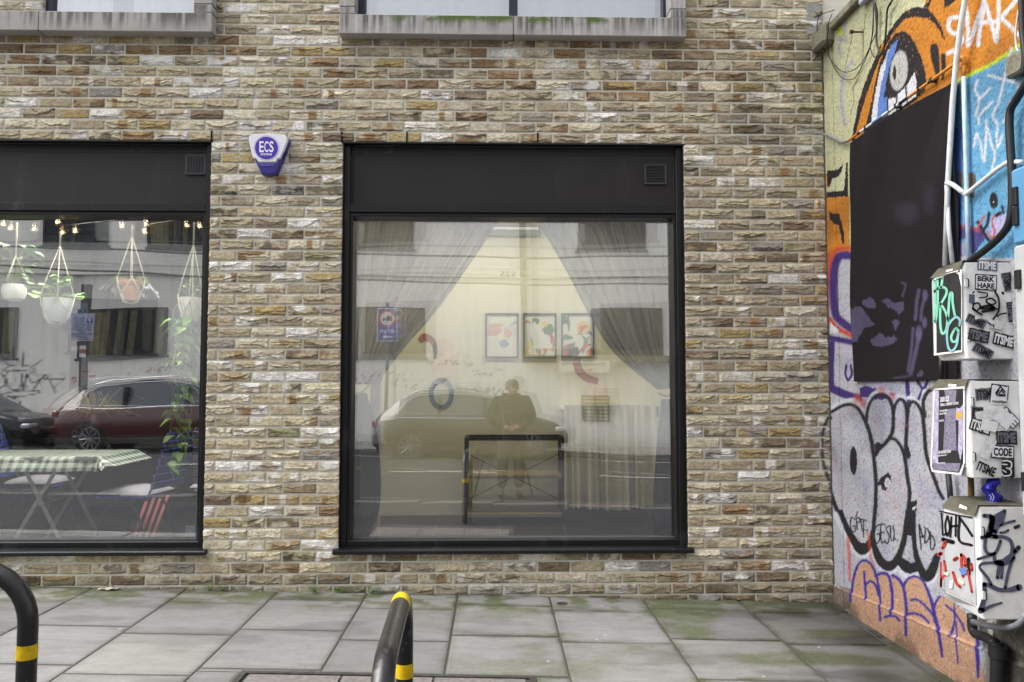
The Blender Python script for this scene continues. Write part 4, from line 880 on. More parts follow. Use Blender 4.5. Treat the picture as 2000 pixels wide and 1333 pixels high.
def near(t, xf, yn):
    """place stickers on the face towards the camera: photo pixel of the centre"""
    st = {'k': 0}
    def stick(cx, cy, w, h, rot, bgm, txt=None, inkm=None, tx=1.0, lines=None, border=None, size=None):
        st['k'] += 1; y = yn - .0015 - .0006 * st['k']; p = PW(cx, cy, yn); s = (CAM[1] - yn) * -1 / FPX; W2, H2 = w * s / 2, h * s / 2; ca, sa = math.cos(math.radians(rot)), math.sin(math.radians(rot))
        f = lambda a, b, dy=0: (p[0] + a * ca - b * sa, y - dy, p[2] + a * sa + b * ca)
        mb = MB()
        if border: mb.add([f(-W2 - .004, -H2 - .004, -.0002), f(W2 + .004, -H2 - .004, -.0002), f(W2 + .004, H2 + .004, -.0002), f(-W2 - .004, H2 + .004, -.0002)], [(0, 1, 2, 3)], border)
        if bgm:
            n = 7; top = [(-W2 + 2 * W2 * i / n, H2 * (1 - .05 * ((i * 7 + st['k']) % 3))) for i in range(n + 1)]; bot = [(W2 - 2 * W2 * i / n, -H2 * (1 - .05 * ((i * 5 + st['k']) % 3))) for i in range(n + 1)]
            mb.add([f(a, b) for a, b in top + bot], [tuple(range(2 * n + 2))], bgm)
        ls = lines or ([(txt, 0, 1.0)] if txt else [])
        for (tt, oy, hh) in ls:
            vs, _ = text_mesh(tt, .045); ww = max(v[0] for v in vs) - min(v[0] for v in vs); th = max(v[1] for v in vs) - min(v[1] for v in vs)
            sy = (2 * H2 * .74 * hh) / th; sx = (2 * W2 * .86) / ww
            mb.text(tt, lambda a, b, sx=sx, sy=sy, oy=oy: f(a * sx, b * sy + oy * H2 * 2, .0004), inkm, off=.045)
        mb.build('sticker', t, recalc=False)
    return stick, (lambda cx, cy: PW(cx, cy, yn))
def scribble(t, name, P3s, r, m, n=6):
    mb = MB()
    for pts, w in P3s: mb.tube(pts, w, m, n=n, smooth_path=4)
    o = mb.build(name, t, smooth=True); return o
def flatstrokes(t, name, face, lines, m, k=5):
    """marker pen strokes: flat ribbons lying on a face; face(px,py)->3D, width in pixels"""
    mb = MB()
    for pts, w in lines:
        P2 = [(p.x, p.y) for p in catmull([Vector((a, b, 0)) for a, b in pts], k)] if len(pts) > 2 else pts
        ws = np.interp(np.linspace(0, 1, len(P2)), np.linspace(0, 1, len(w)), w) if isinstance(w, (list, tuple)) else [w] * len(P2)
        vs = []
        for i, (x, y) in enumerate(P2):
            x1, y1 = P2[min(i + 1, len(P2) - 1)]; x0, y0 = P2[max(i - 1, 0)]; dx, dy = x1 - x0, y1 - y0; l = math.hypot(dx, dy) + 1e-6; nx, ny = -dy / l * ws[i] / 2, dx / l * ws[i] / 2
            vs += [face(x + nx, y + ny), face(x - nx, y - ny)]
        mb.add(vs, [(2 * i, 2 * i + 1, 2 * i + 3, 2 * i + 2) for i in range(len(P2) - 1)], m)
        for e in (0, -1):
            x, y = P2[e]; r = ws[e] / 2; mb.add([face(x + r * math.cos(a * PI / 4), y + r * math.sin(a * PI / 4)) for a in range(8)], [tuple(range(8))], m)
    return mb.build(name, t, recalc=False)
def splitmesh(mesh_name, *a): pass
# box 1
t, xf, yn, yf, zt, zb = mbox('topmost of three white meter boxes, with a black poster and teal scrawl', 1822, 1886, 1984, 512, 702)
st, nf = near(t, xf, yn)
st(1928, 519, 40, 22, -3, M_gry, 'ITSME', M_pap); st(1925, 552, 40, 28, -3, M_pap, None, M_ink, lines=[('BERK', .24, .52), ('HARE', -.24, .52)], border=M_ink); st(1968, 551, 38, 23, -80, M_gry, 'ITSME', M_ink)
st(1897, 584, 11, 18, -3, mat('sticker_blue_grey', sr(84, 92, 116), .6)); st(1905, 628, 40, 20, -24, M_gry, 'ITSME', M_ink); st(1973, 610, 40, 14, -84, M_ink, 'ITSME', M_gry)
st(1927, 600, 50, 52, -2, mat('sticker_torn', sr(212, 212, 212), .7, var=.25, vs=60)); st(1910, 656, 42, 26, -12, M_ink, 'ITSME', M_gry); st(1959, 665, 44, 26, -14, M_ink, 'ITSME', M_pap); st(1918, 686, 42, 22, -30, M_gry, 'ITSME', M_ink); st(1941, 634, 30, 18, -8, M_gry if False else MATS['sticker_torn'])
fy = yn - .013; FN = lambda x, y: tuple(PW(x, y, fy)); c11 = lambda p: CR(1780, 480, 5.332, p)
flatstrokes(t, 'marker_tag', FN, [(c11(l), w) for l, w in (([(640, 495), (655, 480)], 3), ([(690, 480), (740, 490), (790, 500), (780, 535), (710, 545)], 3), ([(840, 550), (880, 590), (840, 615), (785, 590), (790, 560), (840, 550)], 3.5), ([(640, 610), (700, 600), (715, 640), (680, 680), (640, 660), (650, 610)], 3.5), ([(640, 650), (690, 695), (735, 720)], 4), ([(730, 650), (800, 640), (860, 660), (740, 690)], [8, 10, 5]), ([(800, 600), (860, 650), (910, 665)], 3.5), ([(870, 480), (905, 540), (915, 620), (905, 690), (855, 765)], 4), ([(895, 740), (930, 715), (990, 705)], 3), ([(950, 492), (958, 502)], 5), ([(800, 800), (830, 825)], 3), ([(850, 825), (860, 842)], 3))], M_ink)
def poster(xl, yt, xr, yb, m, xf, frame=True):
    f = lambda px, py, o=.008: tuple(PS(px, py, xf - o)); return f
M_post = mat('poster_black', sr(40, 40, 42), .5, var=.3, vs=20, bump=.2)
F1 = lambda x, y, o=.0085: tuple(PS(x, y, xf - o))
mb = MB(); mb.add([F1(1825, 542, .0065), F1(1878, 526, .0065), F1(1879, 688, .0065), F1(1824, 695, .0065)], [(0, 1, 2, 3)], M_pap); mb.add([F1(1828, 546, .0075), F1(1862, 532, .0075), F1(1872, 536, .0075), F1(1877, 560, .0075), F1(1877, 684, .0075), F1(1829, 690, .0075)], [tuple(range(6))], M_post); po = mb.build('poster', t)
M_teal = mat('teal_marker', sr(126, 196, 168), .5, var=.15, vs=30); M_pteal = mat('pale_teal_marker', sr(128, 178, 182), .5, var=.2, vs=30)
F1b = lambda x, y: F1(x, y, .0095); F1c = lambda x, y: F1(x, y, .0105)
flatstrokes(po, 'marker_scrawl', F1b, [(c11(l), 4.6) for l in ([(240, 360), (245, 560), (240, 790)], [(270, 350), (275, 520), (265, 700), (250, 800)], [(325, 340), (310, 440)], [(240, 480), (290, 440), (350, 440), (365, 500), (300, 620)], [(300, 600), (350, 680), (390, 790)], [(300, 640), (300, 800), (320, 915), (360, 880), (380, 760), (400, 520), (425, 500), (430, 600), (455, 740)], [(470, 860), (490, 900), (470, 990), (430, 1000), (415, 950), (450, 870)])], M_teal)
flatstrokes(po, 'marker_scrawl', F1c, [(c11(l), 4.4) for l in ([(500, 830), (505, 780), (470, 745), (420, 780), (380, 850), (370, 950), (385, 1060), (420, 1095), (470, 1040), (490, 900)],)], M_pteal)
base(t, (XS, (yn + yf) / 2, zb))
# box 2
t, xf, yn, yf, zt, zb = mbox('middle meter box of three, with a pasted concert poster and torn stickers', 1816, 1889, 1992, 744, 935)
st, nf = near(t, xf, yn)
st(1925, 770, 42, 25, 4, M_gry, 'ITSME', M_ink); st(1951, 770, 32, 34, -8, M_pap, None, M_ink, border=M_ink); st(1951, 786, 36, 9, -3, M_pap, 'YANGPEJAH', M_ink)
fy = yn - .0045; F2 = lambda x, y: tuple(PW(x, y, fy)); c12 = lambda p: CR(1780, 700, 4.76, p)
flatstrokes(t, 'emblem', F2, [(c12(l), 2.6) for l in ([(830, 262), (785, 325)], [(830, 262), (872, 315)], [(845, 290), (815, 335), (850, 340)], [(815, 300), (795, 345), (870, 350)], [(840, 300), (872, 345)], [(785, 325), (800, 345)])], M_ink, 2)
st(1908, 806, 24, 24, -4, M_gry, 'IT', M_ink); st(1927, 812, 46, 22, 10, MATS['sticker_torn'] ); st(1914, 833, 44, 26, -18, M_ink, 'ITSME', M_pap); st(1931, 832, 32, 22, -10, M_pap); st(1970, 816, 44, 24, -48, M_gry, 'ME', M_pap); st(1960, 818, 34, 30, -40, M_pap)
st(1964, 855, 42, 28, 0, M_ink, 'ITSME', M_gry); st(1956, 883, 42, 22, -3, M_pap, 'CODE', M_ink, border=M_ink); st(1926, 876, 22, 44, -28, MATS['sticker_torn']); st(1924, 916, 44, 26, -24, None, 'ITSME', M_ink); st(1966, 915, 26, 38, 0, M_ink)
fy2 = yn - .013; F3 = lambda x, y: tuple(PW(x, y, fy2))
flatstrokes(t, 'sticker_lettering', F3, [(c12(l), 2.6) for l in ([(835, 955), (900, 955), (930, 975), (925, 1020), (880, 1020), (925, 1040), (920, 1085), (860, 1095), (840, 1070)], [(840, 985), (890, 990)], [(850, 1040), (880, 1060)])], M_pap)
F1 = lambda x, y, o: tuple(PS(x, y, xf - o))
mb = MB(); q = [(1824, 760), (1884, 755), (1884, 905), (1877, 928), (1820, 922), (1817, 910)]; mb.add([F1(a, b, .0085) for a, b in q], [tuple(range(6))], M_pap)
mb.add([F1(a, b, .0095) for a, b in [(1826, 763), (1881, 759), (1881, 905), (1873, 924), (1823, 918), (1820, 910)]], [tuple(range(6))], M_post)
M_lil = mat('poster_lilac', sr(168, 160, 186), .6, var=.45, vs=60); M_lg = mat('poster_grey', sr(120, 116, 134), .6, var=.6, vs=120)
for poly, m in (([(1826, 764), (1834, 763), (1832, 905), (1821, 908)], M_lil), ([(1873, 800), (1881, 790), (1881, 870), (1876, 900), (1871, 880)], M_lil), ([(1844, 763), (1868, 762), (1866, 785), (1850, 790)], M_lg), ([(1846, 800), (1866, 798), (1868, 880), (1842, 882)], M_lg), ([(1823, 905), (1876, 905), (1872, 922), (1823, 917)], M_lg)): mb.add([F1(a, b, .0102) for a, b in poly], [tuple(range(len(poly)))], m)
M_orange = mat('poster_orange', sr(226, 160, 40), .6); mb.add([F1(a, b, .0106) for a, b in [(1867, 796), (1879, 800), (1879, 824), (1866, 820)]], [(0, 1, 2, 3)], M_lil); mb.add([F1(1873 + 5.5 * math.cos(k), 811 + 7.5 * math.sin(k), .0112) for k in np.linspace(0, 6.28, 9)[:-1]], [tuple(range(8))], M_orange)
for (tx, x0, x1, y, h) in (('20/01/23', 1836, 1853, 780, 10), ('TEMPLE, A CRESCENT LONDON', 1836, 1872, 790, 6), ('Concrete Exit', 1835, 1850, 802, 4), ('Book Pale', 1835, 1848, 808, 4), ('BACH', 1835, 1843, 822, 4), ('THE WAITING ROOM', 1832, 1857, 883, 6), ('Stoke Newington', 1832, 1849, 890, 4), ('Mt Eglantine', 1832, 1846, 905, 4)):
    vs, _ = text_mesh(tx, .02); w = max(v[0] for v in vs) - min(v[0] for v in vs); hh = max(v[1] for v in vs) - min(v[1] for v in vs)
    mb.text(tx, lambda a, b, x0=x0, x1=x1, y=y, h=h, w=w, hh=hh: F1((x0 + x1) / 2 + a * (x1 - x0) / w, y - b * h / hh - .12 * a * (x1 - x0) / w, .0114), M_pap, off=.02)
mb.build('poster', t, recalc=False)
base(t, (XS, (yn + yf) / 2, zb))
# box 3
t, xf, yn, yf, zt, zb = mbox('lowest meter box of three, with a large grey marker scrawl', 1832, 1901, 2012, 990, 1212)
fy = yn - .003; F2 = lambda x, y: tuple(PW(x, y, fy)); c13 = lambda p: CR(1780, 960, 4.936, p); M_mk = mat('grey_marker', sr(86, 88, 110), .5, var=.25, vs=30)
def tagbox():
    L = [([(700, 235), (770, 240)], 8), ([(900, 190), (840, 270), (800, 330), (790, 400)], [8, 26, 22, 16]), ([(780, 260), (770, 330), (745, 420)], 12), ([(860, 330), (920, 305), (995, 285)], 5), ([(860, 400), (900, 395), (935, 375)], 5), ([(1000, 350), (1035, 335)], 7), ([(680, 445), (740, 430), (820, 440)], 8), ([(800, 440), (880, 440), (950, 470), (975, 540), (970, 620), (900, 680), (830, 690)], [7, 7, 8, 16, 12]), ([(720, 440), (710, 540), (740, 600), (800, 600), (830, 560), (860, 480)], 6.5), ([(640, 655), (720, 630), (800, 605)], 6), ([(800, 600), (805, 670), (840, 690)], 7), ([(830, 690), (760, 690), (680, 700), (660, 740), (700, 790), (740, 840), (770, 900)], 6), ([(860, 680), (840, 760), (830, 835)], 7), ([(880, 690), (870, 835)], 6), ([(1000, 580), (1035, 540)], 9), ([(990, 640), (960, 700), (930, 800), (905, 930)], 6.5), ([(700, 890), (760, 910), (850, 950), (950, 950), (1040, 925)], [6, 9, 8, 13]), ([(705, 900), (705, 1000), (690, 1080), (670, 1150)], [9, 9, 13]), ([(690, 1150), (760, 1110), (870, 1075)], [8, 4])]
    mb = None
    flatstrokes(t, 'marker_tag', F2, [(c13(l), w) for l, w in L], M_mk)
tagbox()
F1 = lambda x, y: tuple(PS(x, y, xf - .007)); F1b = lambda x, y: tuple(PS(x, y, xf - .0085))
flatstrokes(t, 'marker_tag', F1, [(c13(l), w) for l, w in (([(290, 215), (300, 320), (305, 420), (340, 400)], 4), ([(345, 240), (325, 330), (345, 430), (370, 350), (350, 240)], 4), ([(385, 250), (375, 440)], 4), ([(430, 240), (425, 430)], 4), ([(370, 340), (440, 330)], 4), ([(465, 255), (460, 470), (580, 520)], 5), ([(460, 250), (520, 330), (585, 430)], 5), ([(305, 465), (400, 490)], 8), ([(270, 190), (400, 220), (585, 255)], 3), ([(550, 650), (556, 800)], 6))], M_ink)
flatstrokes(t, 'red_scrawl', F1b, [(c13(l), w) for l, w in (([(325, 490), (300, 550)], 6), ([(265, 610), (290, 600)], 8), ([(285, 690), (285, 920)], 4), ([(330, 800), (290, 850), (285, 910)], 5), ([(315, 670), (330, 780)], 4), ([(410, 660), (440, 640)], 6), ([(480, 610), (480, 700), (495, 820)], 5), ([(480, 610), (515, 650), (520, 720)], 6), ([(400, 780), (430, 880), (470, 920)], 5), ([(540, 760), (560, 860), (580, 970)], 4), ([(575, 700), (580, 760)], 5))], mat('red_marker', sr(178, 58, 44), .5, var=.2, vs=30))
mb = MB()
for poly, m in (([(455, 745), (510, 735), (535, 790), (500, 810), (470, 780)], mat('sticker_blue', sr(88, 128, 196), .5)), ([(370, 860), (400, 855), (395, 940), (365, 930)], M_pap), ([(455, 830), (510, 880), (500, 905), (455, 870)], mat('sticker_cream', sr(206, 204, 180), .6)), ([(310, 780), (360, 775), (355, 815), (315, 805)], MATS['sticker_cream'])): mb.add([tuple(PS(x, y, xf - .0095)) for x, y in c13(poly)], [tuple(range(len(poly)))], m)
mb.build('sticker_scrap', t, recalc=False)
B3 = (xf, yn, yf, zt, zb); base(t, (XS, (yn + yf) / 2, zb))
# supply pipes between and below the boxes
pipe('pipe', [(1838, 690, .06), (1838, 745, .06)], .012, M_hose, 'short black pipe between the top and middle meter boxes', 'pipe')
pipe('pipe', [(1852, 925, .05), (1859, 1000, .05)], .014, M_hose, 'short black pipe between the middle and lowest meter boxes', 'pipe')
pipe('pipe', [(1896, 930, .06), (1897, 965, .06), (1893, 1000, .06)], .014, mat('brass_pipe', sr(110, 90, 58), .6, metal=.3, var=.3), 'stubby brown pipe under the middle meter box', 'pipe')
t = thing('drain_pipe', 'broken black soil pipe at the foot of the wall under the lowest meter box', 'pipe')
mb = MB(); mb.tube([S(1898, 1200, .05), S(1902, 1235, .05), S(1925, 1245, .06), S(1945, 1258, .06)], .022, M_hose, smooth_path=4); mb.build('upper_arm', t, smooth=True)
mb = MB(); mb.tube([S(1945, 1255, .06), S(1950, 1290, .06), S(1948, 1340, .06), S(1946, 1400, .06)], .032, M_hose); mb.lathe([(.04, -.02), (.04, .03)], S(1950, 1275, .06), M_hose, 16); mb.build('stack', t, smooth='a')
mb = MB(); mb.tube([S(1900, 1215, .10), S(1950, 1226, .12), S(1985, 1222, .12), S(2005, 1200, .10)], .013, MATS['grey_conduit'], smooth_path=4); mb.build('conduit_loop', t, smooth=True); base(t, S(1946, 1400, .06))
# blue and white cabinet at the very edge of the picture
t = thing('tall_cabinet', 'tall blue and white painted cabinet at the right edge beside the meter boxes', 'cabinet')
cy = float(PS(1998, 748, XS)[1]); yc0 = -2.05; xc = float(PS(1985, 748, XS)[0]); 
xq = float(PW(1993, 748, yc0 - .02)[0]); 
mb = MB(); z1, z0, zm_ = float(PW(1986, 334, yc0)[2]), float(PW(1986, 1010, yc0)[2]), float(PW(1986, 480, yc0)[2])
mb.box(xq, XS, yc0 - .5, yc0, zm_, z1, mat('blue_paint', sr(84, 138, 176), .5, var=.15, vs=5), .01); mb.build('upper_door', t)
mb = MB(); mb.box(xq, XS, yc0 - .5, yc0, z0, zm_ - .004, mat('cabinet_white', sr(168, 168, 168), .6, var=.2, vs=6), .01); mb.build('lower_door', t)
mb = MB(); mb.lathe([(.018, 0), (.018, -.012), (.012, -.016)], (xq, yc0 - .42, (z0 + zm_) / 2), M_blackmetal, 12, 'x'); mb.build('lock', t)
for z in (z0 + .15, zm_ - .15, zm_ + .12, z1 - .12): mb = MB(); mb.box(xq - .014, xq + .002, yc0 - .05, yc0 - .02, z - .04, z + .04, M_blackmetal, .003); mb.build('hinge', t)
base(t, (XS, yc0 - .25, z0))
# crushed can on the lowest box
t = thing('crushed_can', 'crushed blue drinks can standing on the lowest meter box', 'can')
xf, yn, yf, zt, zb = B3; p = PW(1938, 982, (yn + .10)); zc = zt + .004
prof = []
mb = MB(); n = 18; hs_ = [0, .006, .02, .04, .058, .075, .09, .105]; vs = []
for i, h in enumerate(hs_):
    r = [.024, .031, .032, .024, .030, .022, .028, .024][i]
    for k in range(n):
        a = 2 * PI * k / n; rr = r * (1 + .22 * math.sin(3 * a + i * 1.7)); vs.append((p[0] + rr * math.cos(a) + .012 * math.sin(i * 1.1), p[1] + rr * math.sin(a) * .8, zc + h * .95 + .006 * math.sin(a + i)))
fs = [(i * n + k, i * n + (k + 1) % n, (i + 1) * n + (k + 1) % n, (i + 1) * n + k) for i in range(7) for k in range(n)] + [tuple(range(n)), tuple(7 * n + k for k in range(n))]
mb.add(vs, fs, mat('blue_foil', sr(52, 52, 168), .28, metal=.55, var=.15, vs=40)); mb.build('shell', t, smooth='a')
fc = lambda x, y: tuple(PW(x, y, p[1] - .031)); flatstrokes(t, 'lettering', fc, [([(1932, 966), (1936, 972), (1934, 978)], 1.2), ([(1938, 964), (1941, 972), (1938, 979)], 1.2)], M_pap)
mb = MB(); mb.lathe([(.027, 0), (.027, .004)], (p[0], p[1], zc - .001), mat('aluminium', sr(190, 190, 192), .3, metal=.8), 16); mb.build('rim', t); base(t, (float(p[0]), float(p[1]), zc))

# ---------------------------------------------------------------- across the road (seen mirrored in the shop glass)
FY = -17.0
def fx(px, d=0): return float(PR(px, 748, FY)[0])
def fz(py): return float(PR(1000, py, FY)[2])
M_rend = mat('pale_render', vcol=True, rough=.85, var=.03, vs=4, bump=.15, bs=30)
M_wfr = mat('anthracite_frame', sr(48, 50, 58), .5); M_dglass = mat('window_glass_dark', sr(22, 25, 30), .08, spec=.3, var=.02, bump=0); M_blind = mat('window_blind', sr(120, 112, 92), .8, var=.1, vs=3); M_wcur = mat('cream_drapes', sr(112, 108, 84), .8, var=.3, vs=6)
t = thing('apartment_building', 'pale rendered block of flats across the road with dark framed windows', 'building')
def facade():
    X = np.arange(-34, 34, .05); Z = np.arange(-.35, 10.4, .05); XX, ZZ = np.meshgrid(X, Z)
    c = np.empty(XX.shape + (3,)); c[:] = sr(232, 230, 224); c *= (.93 + .12 * fbm(XX * .8, ZZ * .8, 3, 4))[..., None]
    dr = sst(.55, .75, fbm(XX * 9, ZZ * .7, 5, 3)) * .12; c *= (1 - dr)[..., None]
    gr = (1 - sst(-.3, .6, ZZ + .3 * fbm(XX * 2, ZZ * 2, 8, 3))) * .35; c *= (1 - gr)[..., None]
    # painted tags, positions as seen in the mirror
    vx = 2 * GY - FY; P3 = np.stack([XX.ravel(), np.full(XX.size, vx), ZZ.ravel()], -1); px, py = proj(P3); py = py + 26
    P = Paint(px, py, (0, 0, 0)); P.c = c.reshape(-1, 3); P.jx *= .15; P.jy *= .15; B = sr(46, 46, 50)
    q = lambda p: CR(0, 680, 3.174, p)
    for l, w in (([(20, 60), (70, 130)], 2.6), ([(140, 40), (140, 130)], 2.2), ([(245, 95), (185, 140)], 2.6), ([(40, 155), (80, 128), (150, 125), (200, 150), (205, 168), (120, 160), (40, 158)], 2.5), ([(-40, 180), (20, 180), (60, 220), (40, 260), (-30, 290)], 2.5), ([(60, 170), (45, 230), (90, 280), (130, 270), (135, 180), (150, 285), (160, 185), (200, 240), (270, 190)], 3), ([(200, 280), (270, 195), (330, 300)], 3.4), ([(230, 220), (290, 215), (390, 215)], 2.2), ([(320, 270), (395, 210)], 1.6), ([(0, 320), (120, 290), (210, 290), (240, 300), (160, 320), (60, 325), (120, 340), (135, 375)], 2.5)): P.stroke(q(l), w, B, soft=.8)
    for l in ([(440, 200), (455, 240), (470, 200), (440, 210)], [(490, 220), (495, 250)], [(560, 195), (600, 195)], [(650, 190), (690, 188)], [(800, 180), (810, 195)], [(900, 190), (940, 165), (945, 190)], [(970, 170), (975, 195)]): P.stroke(q(l), 2.4, sr(190, 90, 60), soft=.8)
    for l in ([(975, 125), (980, 195)], [(1010, 130), (1012, 190)], [(978, 160), (1010, 160)], [(1060, 120), (1035, 150), (1060, 190), (1090, 160), (1062, 120)], [(1110, 190), (1112, 125), (1145, 140), (1115, 160)], [(1190, 125), (1165, 150), (1195, 170), (1170, 190)]): P.stroke(q(l), 1.4, sr(90, 92, 98), soft=.6)
    g = lambda p: CR(660, 740, 3.7, p); D = sr(60, 58, 62)
    P.stroke(g([(500, 100), (545, 60), (530, 110), (600, 120), (650, 90), (700, 60), (650, 130), (760, 170), (700, 210), (640, 140)]), 1.2, D, soft=.5)
    lp = []
    for i in range(9):
        cx = 850 + i * 42
        for k in range(9): a = k * .8; lp.append((cx + 24 * math.sin(a + i), 130 + 42 * math.cos(a)))
    P.stroke(g(lp), 1.1, D, soft=.5); P.stroke(g([(930, 250), (1060, 195), (1120, 270), (1160, 330)]), 1.2, D, soft=.5)
    for l, cc in (([(90, 20), (110, -20), (150, 60), (170, -10), (200, 60), (230, 10), (270, -30), (300, 40), (360, -20), (400, 10), (380, 60), (340, 40)], sr(130, 80, 100)), ([(390, 80), (420, -10), (445, 0), (470, 80)], sr(130, 70, 70)), ([(400, 50), (480, 45)], sr(130, 70, 70))): P.stroke(g(l), 1.4, cc, soft=.5)
    for i, (x0, y0) in enumerate(((612, -100), (720, -100), (800, -95), (900, -85), (960, -20), (1040, -10), (1120, -20))):
        P.stroke(g([(x0, y0 + 20), (x0 + 12, y0 - 15), (x0 + 25, y0 + 20), (x0 + 40, y0 - 15), (x0 + 60, y0 + 10), (x0 + 45, y0 + 15), (x0 + 70, y0 - 18)]), 1.0, D, soft=.5)
    return bigmesh('wall', np.stack([XX, np.full_like(XX, FY), ZZ], -1).reshape(-1, 3), gridfaces(len(X) - 1, len(Z) - 1), P.c, M_rend, t)
facade()
mb = MB(); mb.box(-34, 34, FY - 9, FY - .02, -.35, 10.4, mat('render_core', sr(200, 198, 190), .9)); mb.box(-34.2, 34.2, FY - 9.2, FY + .25, 10.4, 10.6, M_wfr); mb.build('roof', t)
zs_up, zs_lo = fz(492), fz(706); hw = fz(612) - zs_lo
def fwin(x0, x1, z0, z1, kind):
    y = FY; fr = MB(); k = .07
    fr.box(x0 - .06, x1 + .06, y, y + .06, z0 - .07, z0 - .0, M_wfr); fr.box(x0, x0 + k, y, y + .04, z0, z1, M_wfr); fr.box(x1 - k, x1, y, y + .04, z0, z1, M_wfr); fr.box(x0 + k, x1 - k, y, y + .04, z1 - k, z1, M_wfr); fr.box(x0 + k, x1 - k, y, y + .04, z0 + .001, z0 + k, M_wfr); m = (x0 + x1) / 2; fr.box(m - .06, m + .06, y, y + .05, z0 + k, z1 - k, M_wfr)
    w = fr.build('window', t); g = MB(); g.box(x0 + k, x1 - k, y + .002, y + .012, z0 + k, z1 - k, M_dglass); g.build('pane', w)
    if kind:
        g = MB()
        if kind == 1:
            for i in range(30): a = z0 + k + (z1 - z0 - 2 * k) * i / 30; g.box(x0 + k, x1 - k, y + .014, y + .018, a, a + .03, M_blind)
            g.build('blind', w)
        else:
            for (a, b) in ((.06, .34), (.42, .50), (.55, .62), (.84, .95)): g.sheet(lambda u, v, a=a, b=b: (x0 + (x1 - x0) * (a + (b - a) * u), y + .018 + .006 * math.sin(u * 30), z0 + k + (z1 - z0 - 2 * k) * v), 30, 2, M_wcur)
            g.build('drapes', w)
for a, b, kd in ((fx(690), fx(826), 1), (fx(1160), fx(1300), 0), (fx(150), fx(320), 2), (fx(-120), fx(32), 2), (fx(470), fx(590), 0), (fx(-460), fx(-320), 1)): fwin(a, b, zs_lo, zs_lo + hw + .05, kd)
for a, b, kd in ((fx(680), fx(805), 1), (fx(1130), fx(1270), 0), (fx(80), fx(195), 0), (fx(275), fx(420), 2), (fx(480), fx(600), 0), (fx(-200), fx(-60), 0)):
    fwin(a, b, zs_up, zs_up + 1.5, kd); fwin(a, b, zs_up + 3.1, zs_up + 4.6, 0)
# string courses, downpipe, recessed entrance with the address plate, barred cellar window
mb = MB(); mb.box(-34, 34, FY - .0, FY + .05, fz(545) - .04, fz(545), mat('string_course', sr(140, 138, 130), .9)); mb.build('string_course', t)
mb = MB(); mb.tube([(fx(1023), FY + .09, fz(716)), (fx(1023), FY + .09, 10.2)], .10, mat('olive_downpipe', sr(62, 58, 38), .6), n=10); mb.build('downpipe', t)
mb = MB(); mb.box(fx(1020), fx(1330), FY, FY + .35, fz(716), fz(703), mat('canopy_underside', sr(128, 122, 96), .8)); mb.build('canopy', t)
def ftext(txt, cx, cy, h, w, m, y=FY + .002, name='lettering', par=None, off=.015):
    vs, _ = text_mesh(txt, off); tw = max(v[0] for v in vs) - min(v[0] for v in vs); th = max(v[1] for v in vs) - min(v[1] for v in vs)
    p = PR(cx, cy, FY); S_ = (2 * GY - FY - CAM[1]) / FPX; mb = MB(); mb.text(txt, lambda a, b: (p[0] - a / tw * w * S_, y, p[2] + b / th * h * S_), m, off=off); return mb.build(name, par or t, recalc=False)
M_dl = mat('dark_lettering', sr(60, 60, 60), .6)
ftext('525', 991, 538, 11, 34, M_dl)
sgn = MB(); a, b = PR(1095, 713, FY), PR(1193, 735, FY); sgn.box(a[0], b[0], FY + .36, FY + .38, b[2], a[2], mat('address_plate', sr(205, 205, 196), .5)); sg = sgn.build('address_plate', t)
ftext('525 Cambridge Heath Road', 1144, 720, 8, 88, M_dl, FY + .384, 'lettering', sg); ftext('Flats 1-10', 1144, 730, 6.5, 34, mat('red_lettering', sr(150, 50, 44), .6), FY + .384, 'lettering', sg)
mb = MB(); a, b = PR(1142, 780, FY), PR(1195, 828, FY); mb.box(a[0], b[0], FY, FY + .01, b[2], a[2], mat('cellar_back', sr(196, 192, 182), .7)); cw = mb.build('cellar_window', t)
mb = MB(); n = 7
for i in range(n + 1): z = b[2] + (a[2] - b[2]) * i / n; mb.box(a[0], b[0], FY + .02, FY + .05, z - .022, z + .022, M_wfr)
for i in (0, .5, 1): x = a[0] + (b[0] - a[0]) * i; mb.box(x - .025, x + .025, FY + .05, FY + .07, b[2], a[2], M_wfr)
mb.build('grille', cw); base(t, (0, FY - 4.5, -.3))
# overhead cables
M_cab = mat('overhead_cable', sr(40, 40, 42), .6)
for (p0, p1, sag, lab) in (((-400, 505), (1500, 560), .25, 'lower black cable slung along the pale flats across the road'), ((-400, 480), (1500, 505), .12, 'upper black cable slung along the pale flats across the road')):
    a, b = PR(p0[0], p0[1], -16.4), PR(p1[0], p1[1], -16.4); mb = MB(); mb.tube([tuple(a + (b - a) * k / 12 + np.array([0, 0, -sag * 4 * (k / 12) * (1 - k / 12)])) for k in range(13)], .03, M_cab, n=6); tag(mb.build('overhead_cable'), lab, 'cable')

